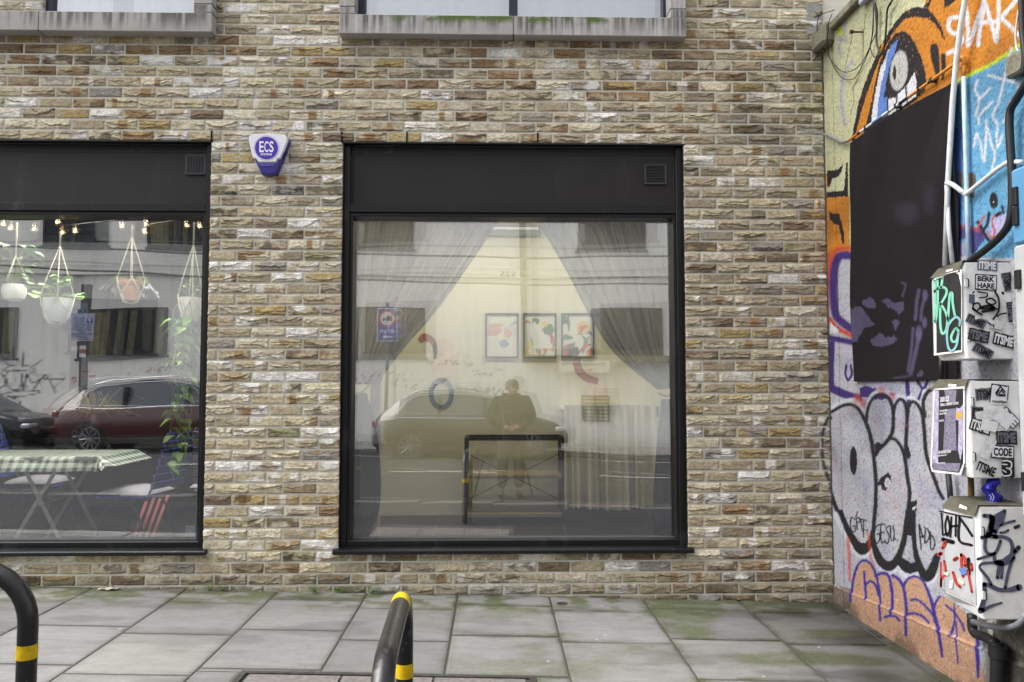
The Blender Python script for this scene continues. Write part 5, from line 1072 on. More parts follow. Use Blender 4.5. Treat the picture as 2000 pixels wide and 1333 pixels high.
# ---------------------------------------------------------------- parked cars
M_tyre = mat('tyre_rubber', sr(32, 32, 33), .8); M_rim = mat('alloy', sr(150, 150, 154), .35, metal=.7); M_cg = mat('car_glass', sr(60, 66, 72), .10, spec=.9, var=0, bump=0); M_chr = mat('chrome_trim', sr(210, 210, 214), .2, metal=.9, bump=0); M_lamp = mat('lamp_lens', sr(200, 200, 205), .1, spec=.8, bump=0); M_red = mat('tail_lens', sr(140, 20, 20), .15, spec=.8, bump=0); M_cpl = mat('car_plastic', sr(40, 40, 42), .7)
def car(label, paint, x0, yn, z0, L=4.6, H=1.65, Wd=1.85, group=None):
    t = thing('parked_car', label, 'car', group='cars parked across the road'); s = L / 4.6; h = H / 1.65
    # stations: x, sill, waist, roof height, half width waist, half width roof
    st_ = [(0.0, .42, .70, .78, .62, .50), (.08, .36, .92, 1.02, .80, .62), (.25, .32, 1.00, 1.22, .88, .62), (.60, .30, 1.02, 1.50, .91, .62), (.95, .30, 1.02, 1.60, .92, .64), (1.6, .30, 1.01, 1.65, .925, .66), (2.2, .30, 1.00, 1.64, .925, .66), (2.75, .30, .99, 1.55, .925, .64), (3.15, .30, .98, 1.30, .92, .66), (3.5, .30, .97, 1.04, .91, .74), (3.9, .32, .92, .97, .88, .70), (4.3, .34, .80, .86, .80, .62), (4.55, .38, .62, .68, .66, .50), (4.6, .42, .56, .60, .56, .44)]
    hw = Wd / 1.85; vs = []; n = 0; rows = []
    for (x, a, b, c, w1, w2) in st_:
        a, b, c = a * h, b * h, c * h; w1 *= hw; w2 *= hw
        half = [(w1 * .93, a), (w1 * .99, a + .12), (w1, (a + b) / 2), (w1 * .985, b - .03), (w1 * .96, b), (w2 + (w1 - w2) * .45 if c - b > .2 else w2 + .06, b + (c - b) * .55), (w2 + .03, b + (c - b) * .93), (w2 * .6, c), (0, c + .012)]
        ring = [(x0 + x * s, yn - Wd / 2 + y, z0 + z) for y, z in half] + [(x0 + x * s, yn - Wd / 2 - y, z0 + z) for y, z in half[-2::-1]]
        rows.append(ring); n = len(ring)
    vs = [p for r in rows for p in r]; body = MB(); glass = MB(); fb = []; fg = []
    for i in range(len(rows) - 1):
        for k in range(n - 1):
            f = (i * n + k, i * n + k + 1, (i + 1) * n + k + 1, (i + 1) * n + k); xm = (st_[i][0] + st_[i + 1][0]) / 2
            side = k in (4, 5, n - 6, n - 7); hgt = st_[i][3] - st_[i][2] > .25 and st_[i + 1][3] - st_[i + 1][2] > .25
            if (side and (hgt or st_[i][3] - st_[i][2] > .18) and .5 < xm < 3.3): fg.append(f)
            elif 2.75 <= xm <= 3.5 and 6 <= k <= n - 8: fg.append(f)
            else: fb.append(f)
    fb += [tuple(range(n)), tuple((len(rows) - 1) * n + k for k in range(n))]
    fb += [(i * n + n - 1, i * n, (i + 1) * n, (i + 1) * n + n - 1) for i in range(len(rows) - 1)]
    body.add(vs, fb, paint); o = body.build('body', t, smooth='a'); glass.add(vs, fg, M_cg); glass.build('window_glass', t, smooth='a')
    ch = MB(); ch.tube([(x0 + x * s, yn - Wd / 2 + w * hw + .008, z0 + z * h) for x, z, w in ((.5, 1.06, .90), (.95, 1.035, .905), (1.6, 1.025, .91), (2.2, 1.015, .91), (2.75, 1.005, .91), (3.4, .99, .90))], .012, M_chr, n=6); ch.tube([(x0 + x * s, yn - Wd / 2 + w * hw, z0 + z * h) for x, z, w in ((.5, 1.07, .88), (.75, 1.42, .76), (1.0, 1.55, .70), (1.6, 1.60, .70), (2.2, 1.59, .70), (2.75, 1.49, .70), (3.15, 1.26, .74), (3.45, 1.03, .86))], .013, M_chr, n=6); ch.build('chrome_trim', t)
    ch = MB(); ch.tube([(x0 + x * s, yn - Wd / 2 + .56 * hw, z0 + z * h) for x, z in ((.8, 1.60), (1.1, 1.69), (2.3, 1.70), (2.7, 1.62))], .014, M_chr, n=6); ch.build('roof_rail', t)
    pl = MB()
    for x in (1.55, 2.65): pl.box(x0 + x * s - .035, x0 + x * s + .035, yn - .16, yn - .005, z0 + .99 * h, z0 + 1.5 * h, M_cpl)
    pl.box(x0 + .15 * s, x0 + 4.4 * s, yn - .12, yn - .035, z0 + .24, z0 + .36, M_cpl); pl.build('door_pillar', t)
    for x in (.88, 3.68):
        for y in (yn - .10, yn - Wd + .10):
            c = (x0 + x * s, y, z0 + .35); w = MB(); sg = 1 if y > yn - .5 else -1
            w.lathe([(.24, -.11 * sg), (.34, -.10 * sg), (.36, -.05 * sg), (.36, .06 * sg), (.34, .11 * sg), (.25, .118 * sg)], c, M_tyre, 28, 'y'); wo = w.build('wheel', t, smooth='a')
            r = MB(); r.lathe([(.245, .06 * sg), (.255, .122 * sg), (.235, .122 * sg)], c, M_rim, 28, 'y', cap=False); r.lathe([(.05, .09 * sg), (.05, .125 * sg)], c, M_rim, 10, 'y')
            for k in range(10): a = 2 * PI * k / 10; r.tube([(c[0] + .04 * math.cos(a), y + .11 * sg, c[2] + .04 * math.sin(a)), (c[0] + .245 * math.cos(a + .08), y + .115 * sg, c[2] + .245 * math.sin(a + .08))], .013, M_rim, n=5)
            r.lathe([(.24, .03 * sg), (.001, .03 * sg)], c, M_tyre, 20, 'y'); r.build('rim', wo)
            m = MB(); m.lathe([(.40, -.05 * sg), (.40, .088 * sg), (.36, .092 * sg)], c, M_cpl, 28, 'y', cap=False); m.build('wheel_arch', t)
    m = MB(); m.box(x0 + 3.02 * s, x0 + 3.22 * s, yn + .03, yn + .2, z0 + 1.0 * h, z0 + 1.13 * h, paint, .03); m.build('wing_mirror', t)
    for x in (1.75, 2.72): m = MB(); m.box(x0 + x * s - .2, x0 + x * s, yn + .004, yn + .02, z0 + .86 * h, z0 + .89 * h, paint, .006); m.build('door_handle', t)
    for y in (yn - .22, yn - Wd + .22):
        m = MB(); m.box(x0 + 4.28 * s, x0 + 4.50 * s, y - .15, y + .15, z0 + .66 * h, z0 + .78 * h, M_lamp, .03); m.build('headlight', t); m = MB(); m.box(x0 + .03 * s, x0 + .14 * s, y - .14, y + .14, z0 + .84 * h, z0 + .98 * h, M_red, .02); m.build('tail_light', t)
    base(t, (x0 + L / 2, yn - Wd / 2, z0))
cz = RZ - .055
car('dark red estate car with chrome window trim parked across the road', mat('dark_red_paint', sr(66, 16, 18), .25, spec=.6, coat=.6, var=.03, bump=0), float(PR(92, 748, -11.9)[0]), -11.9, cz + .2, 5.3, 1.62)
car('grey crossover car parked across the road nearest the photographer', mat('grey_car_paint', sr(50, 50, 48), .3, metal=.3, spec=.6, coat=.6, var=.03, bump=0), float(PR(722, 748, -12.4)[0]), -12.4, cz + .0, 4.6, 1.62)
car('black hatchback parked across the road behind the red estate car', mat('black_car_paint', sr(22, 23, 26), .22, spec=.6, coat=.6, var=.03, bump=0), float(PR(80, 748, -11.9)[0]) - 4.35, -11.9, cz + .2, 4.2, 1.48)

# ---------------------------------------------------------------- posts and signs across the road
M_post2 = mat('grey_post', sr(84, 86, 88), .5); M_sb = mat('sign_blue', sr(40, 62, 168), .4, var=.04); M_sw = mat('sign_white', sr(225, 225, 228), .4, var=.03); M_sr = mat('sign_red', sr(190, 34, 40), .4)
t = thing('road_sign', 'blue lorry weight limit sign on a post across the road', 'road sign')
Ys = -14.9; a, b = PR(731, 611, Ys), PR(770, 676, Ys); mb = MB(); xm = (a[0] + b[0]) / 2; mb.tube([(xm, Ys - .06, -.1), (xm, Ys - .06, a[2] + .15)], .045, M_post2); mb.build('post', t)
mb = MB(); mb.box(a[0], b[0], Ys - .01, Ys, b[2], a[2], M_sw, .004); mb.box(a[0] + .02, b[0] - .02, Ys, Ys + .004, b[2] + .02, a[2] - .02, M_sb); mb.build('panel', t)
w = b[0] - a[0]; hh = a[2] - b[2]; cz2 = a[2] - w * .52
sy = Ys + .006; mb = MB()
def disc(mb, cx, cz, r, y, m): mb.add([(cx + r * math.cos(k), y, cz + r * math.sin(k)) for k in np.linspace(0, 2 * PI, 29)[:-1]], [tuple(range(28))], m)
disc(mb, xm, cz2, w * .44, sy, M_sr); disc(mb, xm, cz2, w * .34, sy + .002, M_sw); mb.build('roundel', t, recalc=False)
mb = MB()
for (x0, x1, z0, z1) in ((-.02, .26, -.05, .12), (-.22, -.04, -.05, .05), (-.26, .26, -.085, -.055)): mb.add([(xm + x0 * w, sy + .004, cz2 + z0 * w), (xm + x1 * w, sy + .004, cz2 + z0 * w), (xm + x1 * w, sy + .004, cz2 + z1 * w), (xm + x0 * w, sy + .004, cz2 + z1 * w)], [(0, 1, 2, 3)], M_ink)
for x0 in (-.16, .05, .18): disc(mb, xm + x0 * w, cz2 - .09 * w, .05 * w, sy + .005, M_ink)
mb.build('lorry_symbol', t, recalc=False)
mb = MB(); mb.text('7.5T', lambda p, q: (xm - .12 * w - p * .12 * w, sy + .007, cz2 + .035 * w + q * .12 * w), M_sw, off=.03); mb.build('lettering', t, recalc=False)
mb = MB(); mb.text('450 yds', lambda p, q: (xm - p * .23 * w, sy, b[2] + hh * .30 + q * .25 * w), M_sw, off=.02); mb.build('lettering', t, recalc=False); mb = MB()
mb.add([(xm + p * w, sy, b[2] + hh * .13 + q * w) for p, q in ((.25, -.02), (.25, .03), (-.05, .03), (-.05, .10), (-.25, .005), (-.05, -.09), (-.05, -.02))][::1], [tuple(range(7))], M_sw); mb.build('arrow', t, recalc=False); base(t, (xm, Ys, -.1))
t = thing('parking_sign', 'pale blue parking times sign on a grey post across the road', 'road sign')
Ys = -10.2 if False else -14.8; a, b = PR(139, 615, Ys), PR(182, 669, Ys); xm = float(PR(163, 600, Ys)[0]); top = PR(163, 560, Ys)[2]; mb = MB(); mb.box(xm - .10, xm + .10, Ys - .2, Ys - .06, -.1, top, M_post2, .01); mb.build('post', t)
mb = MB(); mb.box(a[0], b[0], Ys - .05, Ys - .03, b[2], a[2], mat('parking_panel', sr(168, 172, 200), .5), .004); mb.build('panel', t); w = b[0] - a[0]; hh = a[2] - b[2]
mb = MB(); x1 = b[0] - .05 * w
mb.box(a[0] + w * .68, a[0] + w * .93, Ys - .03, Ys - .026, a[2] - hh * .34, a[2] - hh * .18, M_sb); mb.build('symbol_panel', t)
mb = MB(); mb.text('P', lambda p, q: (a[0] + w * .80 - p * .2 * w, Ys - .022, a[2] - hh * .26 + q * .2 * w), M_sw, off=.04); M_di = mat('sign_ink', sr(30, 34, 60), .6)
for i, (tx, cx) in enumerate((('Mon - Sat', .36), ('8.30 am', .38), ('6.30 pm', .38), ('Pay by phone', .5), ('0203 046 0010', .5), ('quoting location', .5), ('60023', .5), ('Max stay 4 hours', .5), ('No return', .5), ('within 1 hour', .5))): mb.text(tx, lambda p, q, i=i, cx=cx: (a[0] + w * cx - p * .125 * w, Ys - .024, a[2] - hh * (.16 + .085 * i) + q * .125 * w), M_di, off=.01)
mb.build('lettering', t, recalc=False)
mb = MB()
for i, c in enumerate((M_sw, mat('tan_sticker', sr(170, 110, 80), .6), M_sw, mat('blue_sticker', sr(80, 90, 130), .6))): z = PR(163, 682 + i * 8, Ys)[2]; mb = MB(); mb.box(xm - .085, xm + .085, Ys - .06, Ys - .056, z - .05, z + .05, c); mb.build('sticker', t)
base(t, (xm, Ys, -.1))

# ---------------------------------------------------------------- the photographer and the tripod (behind the camera)
M_coat = mat('dark_coat', sr(9, 9, 8), .95, spec=.1, var=.12); M_skin = mat('skin', sr(200, 158, 134), .6, var=.05); M_trs = mat('grey_trousers', sr(62, 62, 62), .85, var=.2, vs=12); M_boot = mat('dark_boots', sr(34, 32, 30), .6); M_hair = mat('dark_beanie', sr(40, 38, 34), .9)
def skinned(name, P, E, Rr, m, parent=None, root=0, sub=2, mb_extra=None):
    me = bpy.data.meshes.new(name); me.from_pydata(P, E, []); me.materials.append(m); o = bpy.data.objects.new(name, me); C.objects.link(o)
    if parent: o.parent = parent
    s = o.modifiers.new('skin', 'SKIN'); s.use_smooth_shade = True; me.skin_vertices.new() if not me.skin_vertices else None
    for i, v in enumerate(me.skin_vertices[0].data): r = Rr[i]; v.radius = (r, r) if not isinstance(r, tuple) else r; v.use_root = (i == root)
    ss = o.modifiers.new('sub', 'SUBSURF'); ss.levels = sub; ss.render_levels = sub; return o
gx, gy = .24, -5.72; gzv = RZ - .01
t = thing('person', 'photographer in dark hooded coat and beanie behind the tripod, hands at the waist', 'person')
def Q(x, y, z): return (gx + x, gy + y, gzv + z)
Pb = [Q(0, 0, .93), Q(0, .0, 1.05), Q(0, .0, 1.22), Q(0, .01, 1.36), Q(0, .01, 1.43), Q(0, .03, 1.50), Q(0, .04, 1.57),
      Q(-.10, 0, .88), Q(-.11, .02, .50), Q(-.12, 0, .16), Q(-.12, .0, .12), Q(.10, 0, .88), Q(.12, .02, .50), Q(.13, 0, .16), Q(.13, .0, .12)]
o = skinned('body', Pb, [(0, 1), (1, 2), (2, 3), (3, 4), (4, 5), (5, 6), (0, 7), (7, 8), (8, 9), (9, 10), (0, 11), (11, 12), (12, 13), (13, 14)], [(.15, .12), (.14, .11), (.17, .12), (.15, .10), .055, .08, .085, .10, .065, .05, .04, .10, .065, .05, .04], M_skin, t)
Pc = [Q(0, 0, .86), Q(0, 0, 1.05), Q(0, 0, 1.25), Q(0, 0, 1.40), Q(-.19, 0, 1.38), Q(-.30, -.03, 1.14), Q(-.09, .18, 1.02), Q(.19, 0, 1.38), Q(.30, -.03, 1.14), Q(.10, .18, 1.04)]
skinned('coat', Pc, [(0, 1), (1, 2), (2, 3), (3, 4), (4, 5), (5, 6), (3, 7), (7, 8), (8, 9)], [(.25, .18), (.23, .17), (.25, .18), (.16, .13), .11, .09, .06, .11, .09, .06], M_coat, t, root=0)
Pt = [Q(0, 0, .90), Q(-.10, 0, .84), Q(-.11, .02, .50), Q(-.12, 0, .12), Q(.10, 0, .84), Q(.12, .02, .50), Q(.13, 0, .12)]
skinned('trousers', Pt, [(0, 1), (1, 2), (2, 3), (0, 4), (4, 5), (5, 6)], [(.16, .13), .115, .085, .075, .115, .085, .075], M_trs, t)
for s in (-1, 1):
    skinned('boot', [Q(.125 * s, -.05, .05), Q(.125 * s, .03, .06), Q(.13 * s, .17, .035)], [(0, 1), (1, 2)], [.05, .06, .04], M_boot, t, sub=1)
    # hand: palm with five separate fingers
    w0 = Q(.10 * s, .19, 1.03); vs = [w0, (w0[0] - .03 * s, w0[1] + .03, w0[2] - .02), (w0[0] - .055 * s, w0[1] + .04, w0[2] - .03)]; es = [(0, 1), (1, 2)]; rr = [.026, .03, .026]
    skinned('hand', vs, es, rr, M_skin, t, sub=1)
    for k in range(5):
        b = (w0[0] - (.055 if k < 4 else .02) * s, w0[1] + (.045 if k < 4 else .05), w0[2] - .055 + .018 * k if k < 4 else w0[2] + .012); l = [.05, .062, .068, .06, .045][k]
        skinned('finger', [b, (b[0] - l * .55 * s, b[1] + .012, b[2]), (b[0] - l * .9 * s, b[1] - .006, b[2] - .008)], [(0, 1), (1, 2)], [.0095, .0088, .0075], M_skin, t, sub=1)
mb = MB(); mb.lathe([(.002, 1.70), (.05, 1.695), (.085, 1.665), (.10, 1.62), (.102, 1.565), (.098, 1.55)], Q(0, .03, 0), M_hair, 18, cap=False); mb.build('beanie', t, smooth=True)
mb = MB(); mb.lathe([(.10, 1.40), (.135, 1.43), (.13, 1.48), (.10, 1.50)], Q(0, -.02, 0), M_coat, 18, cap=False); mb.build('hood', t, smooth=True)
f = MB(); f.tube([Q(0, .115, 1.57), Q(0, .148, 1.535), Q(0, .12, 1.53)], [.010, .017, .010], M_skin, n=8); f.build('nose', t, smooth=True)
for s in (-1, 1):
    f = MB(); f.lathe([(.002, .0), (.012, .004), (.002, .012)], Q(.032 * s, .112, 1.575), mat('eye', sr(40, 34, 30), .3), 10, 'y'); f.build('eye', t, smooth=True); f = MB(); f.lathe([(.004, -.012), (.026, -.006), (.03, .004), (.01, .01)], Q(.088 * s, .03, 1.555), M_skin, 10, 'x'); f.build('ear', t, smooth=True)
f = MB(); f.tube([Q(-.025, .112, 1.495), Q(0, .121, 1.492), Q(.025, .112, 1.495)], .006, mat('lips', sr(160, 100, 90), .5), n=6); f.build('mouth', t, smooth=True); base(t, (gx, gy, gzv))
t = thing('tripod', 'black camera tripod on the road in front of the photographer', 'tripod')
c = (.13, -5.44); g0 = RZ
for a in (90, 212, 328):
    r = math.radians(a); mb = MB(); e = (c[0] + .50 * math.cos(r), c[1] + .45 * math.sin(r), g0 - .0); mb.tube([(c[0] + .04 * math.cos(r), c[1] + .04 * math.sin(r), 1.08), (c[0] + .27 * math.cos(r), c[1] + .245 * math.sin(r), .60)], .015, M_blackmetal, n=8); mb.tube([(c[0] + .27 * math.cos(r), c[1] + .245 * math.sin(r), .60), e], .010, M_blackmetal, n=8); mb.build('leg', t)
mb = MB(); mb.tube([(c[0], c[1], .95), (c[0], c[1], 1.20)], .013, M_blackmetal); mb.lathe([(.03, 1.04), (.045, 1.06), (.045, 1.11), (.03, 1.13)], (c[0], c[1], 0), M_blackmetal, 14); mb.build('centre_column', t, smooth='a'); base(t, (c[0], c[1], g0))
t = thing('camera_body', 'black camera mounted on the tripod facing the shop', 'camera')
mb = MB(); mb.box(.06, .20, -5.48, -5.42, 1.235, 1.33, M_blackmetal, .01); mb.box(.10, .16, -5.475, -5.425, 1.331, 1.36, M_blackmetal, .008); mb.box(.10, .16, -5.47, -5.42, 1.20, 1.235, M_blackmetal, .004); mb.build('body', t); mb = MB(); mb.lathe([(.035, -5.42), (.036, -5.36), (.034, -5.355)], (.13, 0, 1.285), M_blackmetal, 20, 'y'); mb.build('lens', t, smooth='a'); base(t, (.13, -5.44, 1.20))

# ---------------------------------------------------------------- inside the right-hand shop
def I(px, py, y): return PW(px, py, y)
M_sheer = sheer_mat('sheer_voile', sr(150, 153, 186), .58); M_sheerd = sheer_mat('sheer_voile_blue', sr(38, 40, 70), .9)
def drape(name, edgeL, edgeR, y0, m, nf, label, amp=.018, seed=0, nv=60, nu=150, gather=None):
    """edges: lists of (px,py) from top to bottom, on plane y0; folds run down the sheet"""
    eL = [(p.x, p.y) for p in catmull([Vector((a, b, 0)) for a, b in edgeL], 8)]; eR = [(p.x, p.y) for p in catmull([Vector((a, b, 0)) for a, b in edgeR], 8)]
    def at(e, v): q = v * (len(e) - 1); i = min(int(q), len(e) - 2); f = q - i; return e[i][0] * (1 - f) + e[i + 1][0] * f, e[i][1] * (1 - f) + e[i + 1][1] * f
    def fn(u, v):
        a, b = at(eL, v), at(eR, v); x = a[0] * (1 - u) + b[0] * u; y = a[1] * (1 - u) + b[1] * u; p = PW(x, y, y0); w = abs(b[0] - a[0])
        ph = u * nf * 2 * PI + seed + .9 * math.sin(u * 11 + seed) + .5 * math.sin(v * 5 + u * 7)
        return (p[0], y0 + amp * math.sin(ph) * (.55 + .45 * math.sin(u * 17 + seed)) + amp * .4 * math.sin(ph * 2.3), p[2])
    mb = MB(); mb.sheet(fn, nu, nv, m); return mb.build(name, smooth=True, recalc=False)
o = thing('curtain', 'sheer grey voile curtain swept to the left side of the right shop window', 'curtain', group='sheer voile curtains in the right shop window')
drape('drop', [(692, 424), (690, 520), (688, 640), (690, 750)], [(978, 424), (925, 505), (850, 610), (790, 680), (735, 752)], .30, M_sheer, 8, '', amp=.035).parent = o
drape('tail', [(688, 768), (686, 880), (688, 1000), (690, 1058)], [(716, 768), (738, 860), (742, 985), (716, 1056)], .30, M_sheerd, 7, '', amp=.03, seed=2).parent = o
mb = MB(); a, b, c = PW(668, 765, .27), PW(700, 770, .25), PW(722, 752, .27); mb.tube([tuple(a), tuple(b), tuple(c)], .008, mat('yellow_cord', sr(196, 186, 92), .7), smooth_path=4); mb.build('tie_back', o); base(o, tuple(PW(700, 1056, .30)))
o = thing('curtain', 'sheer grey voile curtain swept to the right side of the right shop window', 'curtain', group='sheer voile curtains in the right shop window')
drape('drop', [(1042, 424), (1100, 520), (1150, 615), (1200, 690), (1285, 762)], [(1322, 424), (1322, 540), (1322, 660), (1322, 758)], .30, M_sheer, 8, '', amp=.035, seed=5).parent = o
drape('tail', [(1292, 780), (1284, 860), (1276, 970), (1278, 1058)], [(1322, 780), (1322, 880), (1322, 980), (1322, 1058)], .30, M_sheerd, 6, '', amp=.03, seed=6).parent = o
mb = MB(); a, b, c = PW(1325, 764, .27), PW(1305, 774, .25), PW(1284, 768, .27); mb.tube([tuple(a), tuple(b), tuple(c)], .008, MATS['yellow_cord'], smooth_path=4); mb.build('tie_back', o); base(o, tuple(PW(1300, 1056, .30)))
t = thing('curtain_rail', 'steel curtain rail across the top of the right shop window', 'rail'); mb = MB(); mb.tube([(RX0 + .05, .30, 2.80), (RX1 - .05, .30, 2.80)], .012, M_chr); mb.build('rail', t)
for x in (RX0 + .06, RX1 - .06): mb = MB(); mb.lathe([(.012, 0), (.022, .01), (.012, .03)], (x, .30, 2.80), M_chr, 10, 'x'); mb.build('finial', t)
base(t, (0, .3, 2.8))
# dark coat hanging beside the left curtain, pale post
t = thing('timber_post', 'narrow pale pink post beside the left curtain inside the right shop', 'post'); x0, x1 = float(PW(722, 900, .45)[0]), float(PW(741, 900, .45)[0]); mb = MB(); mb.box(x0, x1, .45, .53, FZ, 1.45, mat('pale_pink_paint', sr(206, 188, 184), .6), .006); mb.build('post', t); mb = MB(); mb.box(x0 - .01, x1 + .01, .44, .54, 1.45, 1.47, MATS['pale_pink_paint'], .004); mb.build('cap', t); base(t, (x0, .49, FZ))
t = thing('coat', 'dark navy coat hanging beside the left curtain of the right shop window', 'coat')
o = drape('shell', [(700, 776), (692, 800), (688, 900), (692, 990)], [(714, 776), (724, 850), (732, 920), (741, 978)], .40, mat('navy_cloth', sr(44, 46, 66), .85, var=.2, vs=10), 4, '', amp=.03, seed=1); o.parent = t; md = o.modifiers.new('s', 'SOLIDIFY'); md.thickness = .01
mb = MB(); p = PW(722, 965, .37); mb.box(p[0] - .04, p[0] + .03, .355, .37, p[2] - .05, p[2] + .03, MATS['navy_cloth'], .006); mb.build('pocket', t); base(t, tuple(PW(706, 776, .40)))
# wall: strip light, added ceiling lamp, three framed prints, painted shapes
t = thing('strip_light', 'silver strip light on the back wall above the framed prints', 'light')
a, b = PW(945, 446, BY - .05), PW(1055, 452, BY - .05); mb = MB(); mb.box(a[0], b[0], BY - .08, BY, b[2] - .05, a[2] + .02, mat('brushed_steel', sr(150, 152, 150), .6, metal=.2), .01); mb.build('housing', t)
mb = MB(); mb.tube([(a[0] + .02, BY - .10, a[2] - .01), (b[0] - .02, BY - .10, a[2] - .01)], .014, mat('lit_tube', (1, 1, 1), .4, emit=(1, .95, .85), es=.12, bump=0)); mb.build('tube', t); base(t, (0, BY, a[2]))
def added_room_lamp(x, y, z, sx, sy, power, col, label):  # added panel light, out of view, that brightens a shop interior
    t = thing('added_lamp', label, 'ceiling light'); mb = MB(); mb.box(x - sx / 2 - .03, x + sx / 2 + .03, y - sy / 2 - .03, y + sy / 2 + .03, z + .004, z + .05, MATS['white_plastic'], .005); mb.build('housing', t)
    mb = MB(); mb.box(x - sx / 2, x + sx / 2, y - sy / 2, y + sy / 2, z - .002, z + .003, mat('diffuser', (1, 1, 1), .5, emit=col, es=3.0, bump=0)); mb.build('diffuser', t)
    l = bpy.data.lights.new('lamp', 'AREA'); l.shape = 'RECTANGLE'; l.size = sx; l.size_y = sy; l.energy = power; l.color = col; lo = bpy.data.objects.new('lamp', l); C.objects.link(lo); lo.location = (x, y, z - .01); lo.parent = t
    t.location = (x, y, z)
    for o in [o for o in bpy.data.objects if o.parent == t]: o.location = Vector(o.location) - Vector((x, y, z))
added_room_lamp(.1, 1.85, RZ1 - .06, 2.4, .3, 9.5, (1.0, .95, .80), 'long ceiling panel light added out of view in the right shop')  # unseen panel added to light the cream back wall
MF = mat('dark_green_frame', sr(54, 66, 60), .5)
def frame(px0, px1, kind, label):
    t = thing('framed_print', label, 'picture', group='framed prints in a row on the back wall'); y = BY; a, b = PW(px0, 612, y - .02), PW(px1, 700, y - .02); x0, x1, z1, z0 = a[0], b[0], a[2], b[2]; k = .018; mb = MB()
    mb.box(x0, x1, y - .03, y - .001, z1 - k, z1, MF, .002); mb.box(x0, x1, y - .03, y - .001, z0, z0 + k, MF, .002); mb.box(x0, x0 + k, y - .0295, y - .001, z0 + k, z1 - k, MF); mb.box(x1 - k, x1, y - .0295, y - .001, z0 + k, z1 - k, MF); mb.build('frame', t)
    n = 60; mm = 84; u, v = np.meshgrid(np.linspace(0, 1, n + 1), np.linspace(0, 1, mm + 1)); X = x0 + k + u * (x1 - x0 - 2 * k); Z = z0 + k + v * (z1 - z0 - 2 * k); P = Paint((u * 100).ravel(), ((1 - v) * 140).ravel(), sr(226, 222, 208)); P.jx *= .6; P.jy *= .6
    cols = {0: [(220, 170, 160), (200, 205, 215), (232, 200, 170), (150, 160, 190), (226, 214, 160)], 1: [(120, 170, 80), (190, 60, 50), (230, 200, 90), (90, 110, 160), (70, 120, 70), (200, 120, 80)], 2: [(190, 60, 40), (230, 190, 70), (60, 110, 60), (50, 70, 120), (220, 120, 60), (40, 40, 50)]}[kind]; rs = np.random.RandomState(kind + 3)
    for i in range((9, 14, 20)[kind]):
        cx, cy = rs.rand() * 100, (rs.rand() ** (1 if kind != 1 else .5)) * 140; aa = rs.rand() * 6.28; r = 10 + rs.rand() * 22; c = sr(*cols[rs.randint(len(cols))])
        if i % 3: P.stroke([(cx - r * math.cos(aa), cy - r * math.sin(aa)), (cx + 6, cy - 5), (cx + r * math.cos(aa + .5), cy + r * math.sin(aa + .5))], [3, 10 + rs.rand() * 8, 2], c, soft=1)
        else: P.poly([(cx + r * (.6 + .4 * rs.rand()) * math.cos(q), cy + r * (.6 + .4 * rs.rand()) * math.sin(q)) for q in np.linspace(0, 6.28, 6)[:-1]], c)
    if kind == 1: P.poly([(30, 20), (60, 55), (95, 110), (30, 115), (20, 60)], sr(235, 234, 228))
    bigmesh('print', np.stack([X, np.full_like(X, y - .012), Z], -1).reshape(-1, 3), gridfaces(n, mm), P.c, mat('print_paper', vcol=True, rough=.5, var=.02, bump=0), t); base(t, ((x0 + x1) / 2, y, z0))
frame(948, 1013, 0, 'leftmost framed print on the back wall, pale pastel shapes'); frame(1022, 1087, 1, 'middle framed print on the back wall, a white shape over green and ochre'); frame(1096, 1161, 2, 'rightmost framed print on the back wall, strong red and green strokes')
def decal(name, pts, col, label, w=None, y=BY):
    mb = MB(); t_ = .003
    if w is None: q = [PW(a, b, y) for a, b in pts]; mb.prism([(p[0], p[2]) for p in q], lambda a, b, t: (a, t, b), y - t_, y - .0005, col)
    else:
        P2 = [(p.x, p.y) for p in catmull([Vector((a, b, 0)) for a, b in pts], 6)]; ws = np.interp(np.linspace(0, 1, len(P2)), np.linspace(0, 1, len(w)), w); L, R = [], []
        for i, (x, yy) in enumerate(P2):
            x1, y1 = P2[min(i + 1, len(P2) - 1)]; x0, y0 = P2[max(i - 1, 0)]; dx, dy = x1 - x0, y1 - y0; l = math.hypot(dx, dy); nx, ny = -dy / l * ws[i] / 2, dx / l * ws[i] / 2; L.append(PW(x + nx, yy + ny, y)); R.append(PW(x - nx, yy - ny, y))
        n = len(L); vs = [(p[0], y - t_, p[2]) for p in L + R] + [(p[0], y - .0005, p[2]) for p in L + R]
        mb.add(vs, [(i, i + 1, n + i + 1, n + i) for i in range(n - 1)] + [(0, n, 3 * n, 2 * n), (n - 1, 2 * n - 1, 4 * n - 1, 3 * n - 1)] + [(i, i + 1, 2 * n + i + 1, 2 * n + i) for i in range(n - 1)] + [(n + i, n + i + 1, 3 * n + i + 1, 3 * n + i) for i in range(n - 1)], col)
    o = mb.build(name); return tag(o, label, 'wall decal')
M_rust = mat('rust_vinyl', sr(168, 92, 78), .7); M_pk = mat('pale_pink_vinyl', sr(232, 206, 184), .7); M_gv = mat('grey_vinyl', sr(128, 134, 138), .7)
circ = lambda cx, cy, rx, ry: [(cx + rx * math.cos(a), cy + ry * math.sin(a)) for a in np.linspace(0, 2 * PI, 33)[:-1]]
decal('wall_shape', [(819, 668), (828, 660), (842, 664), (850, 680), (849, 702)], M_rust, 'rust red comma shape on the cream wall left of the framed prints', w=[10, 17, 12, 9, 6])
decal('wall_shape', circ(866, 705, 26, 44), M_pk, 'faint pink oval on the cream wall above the grey ring')
mbp = [(a, b) for a, b in circ(862, 770, 20, 26)]; decal('wall_ring', mbp + [mbp[0]], M_gv, 'grey ring shape on the cream wall', w=[9, 10, 9, 12, 9])
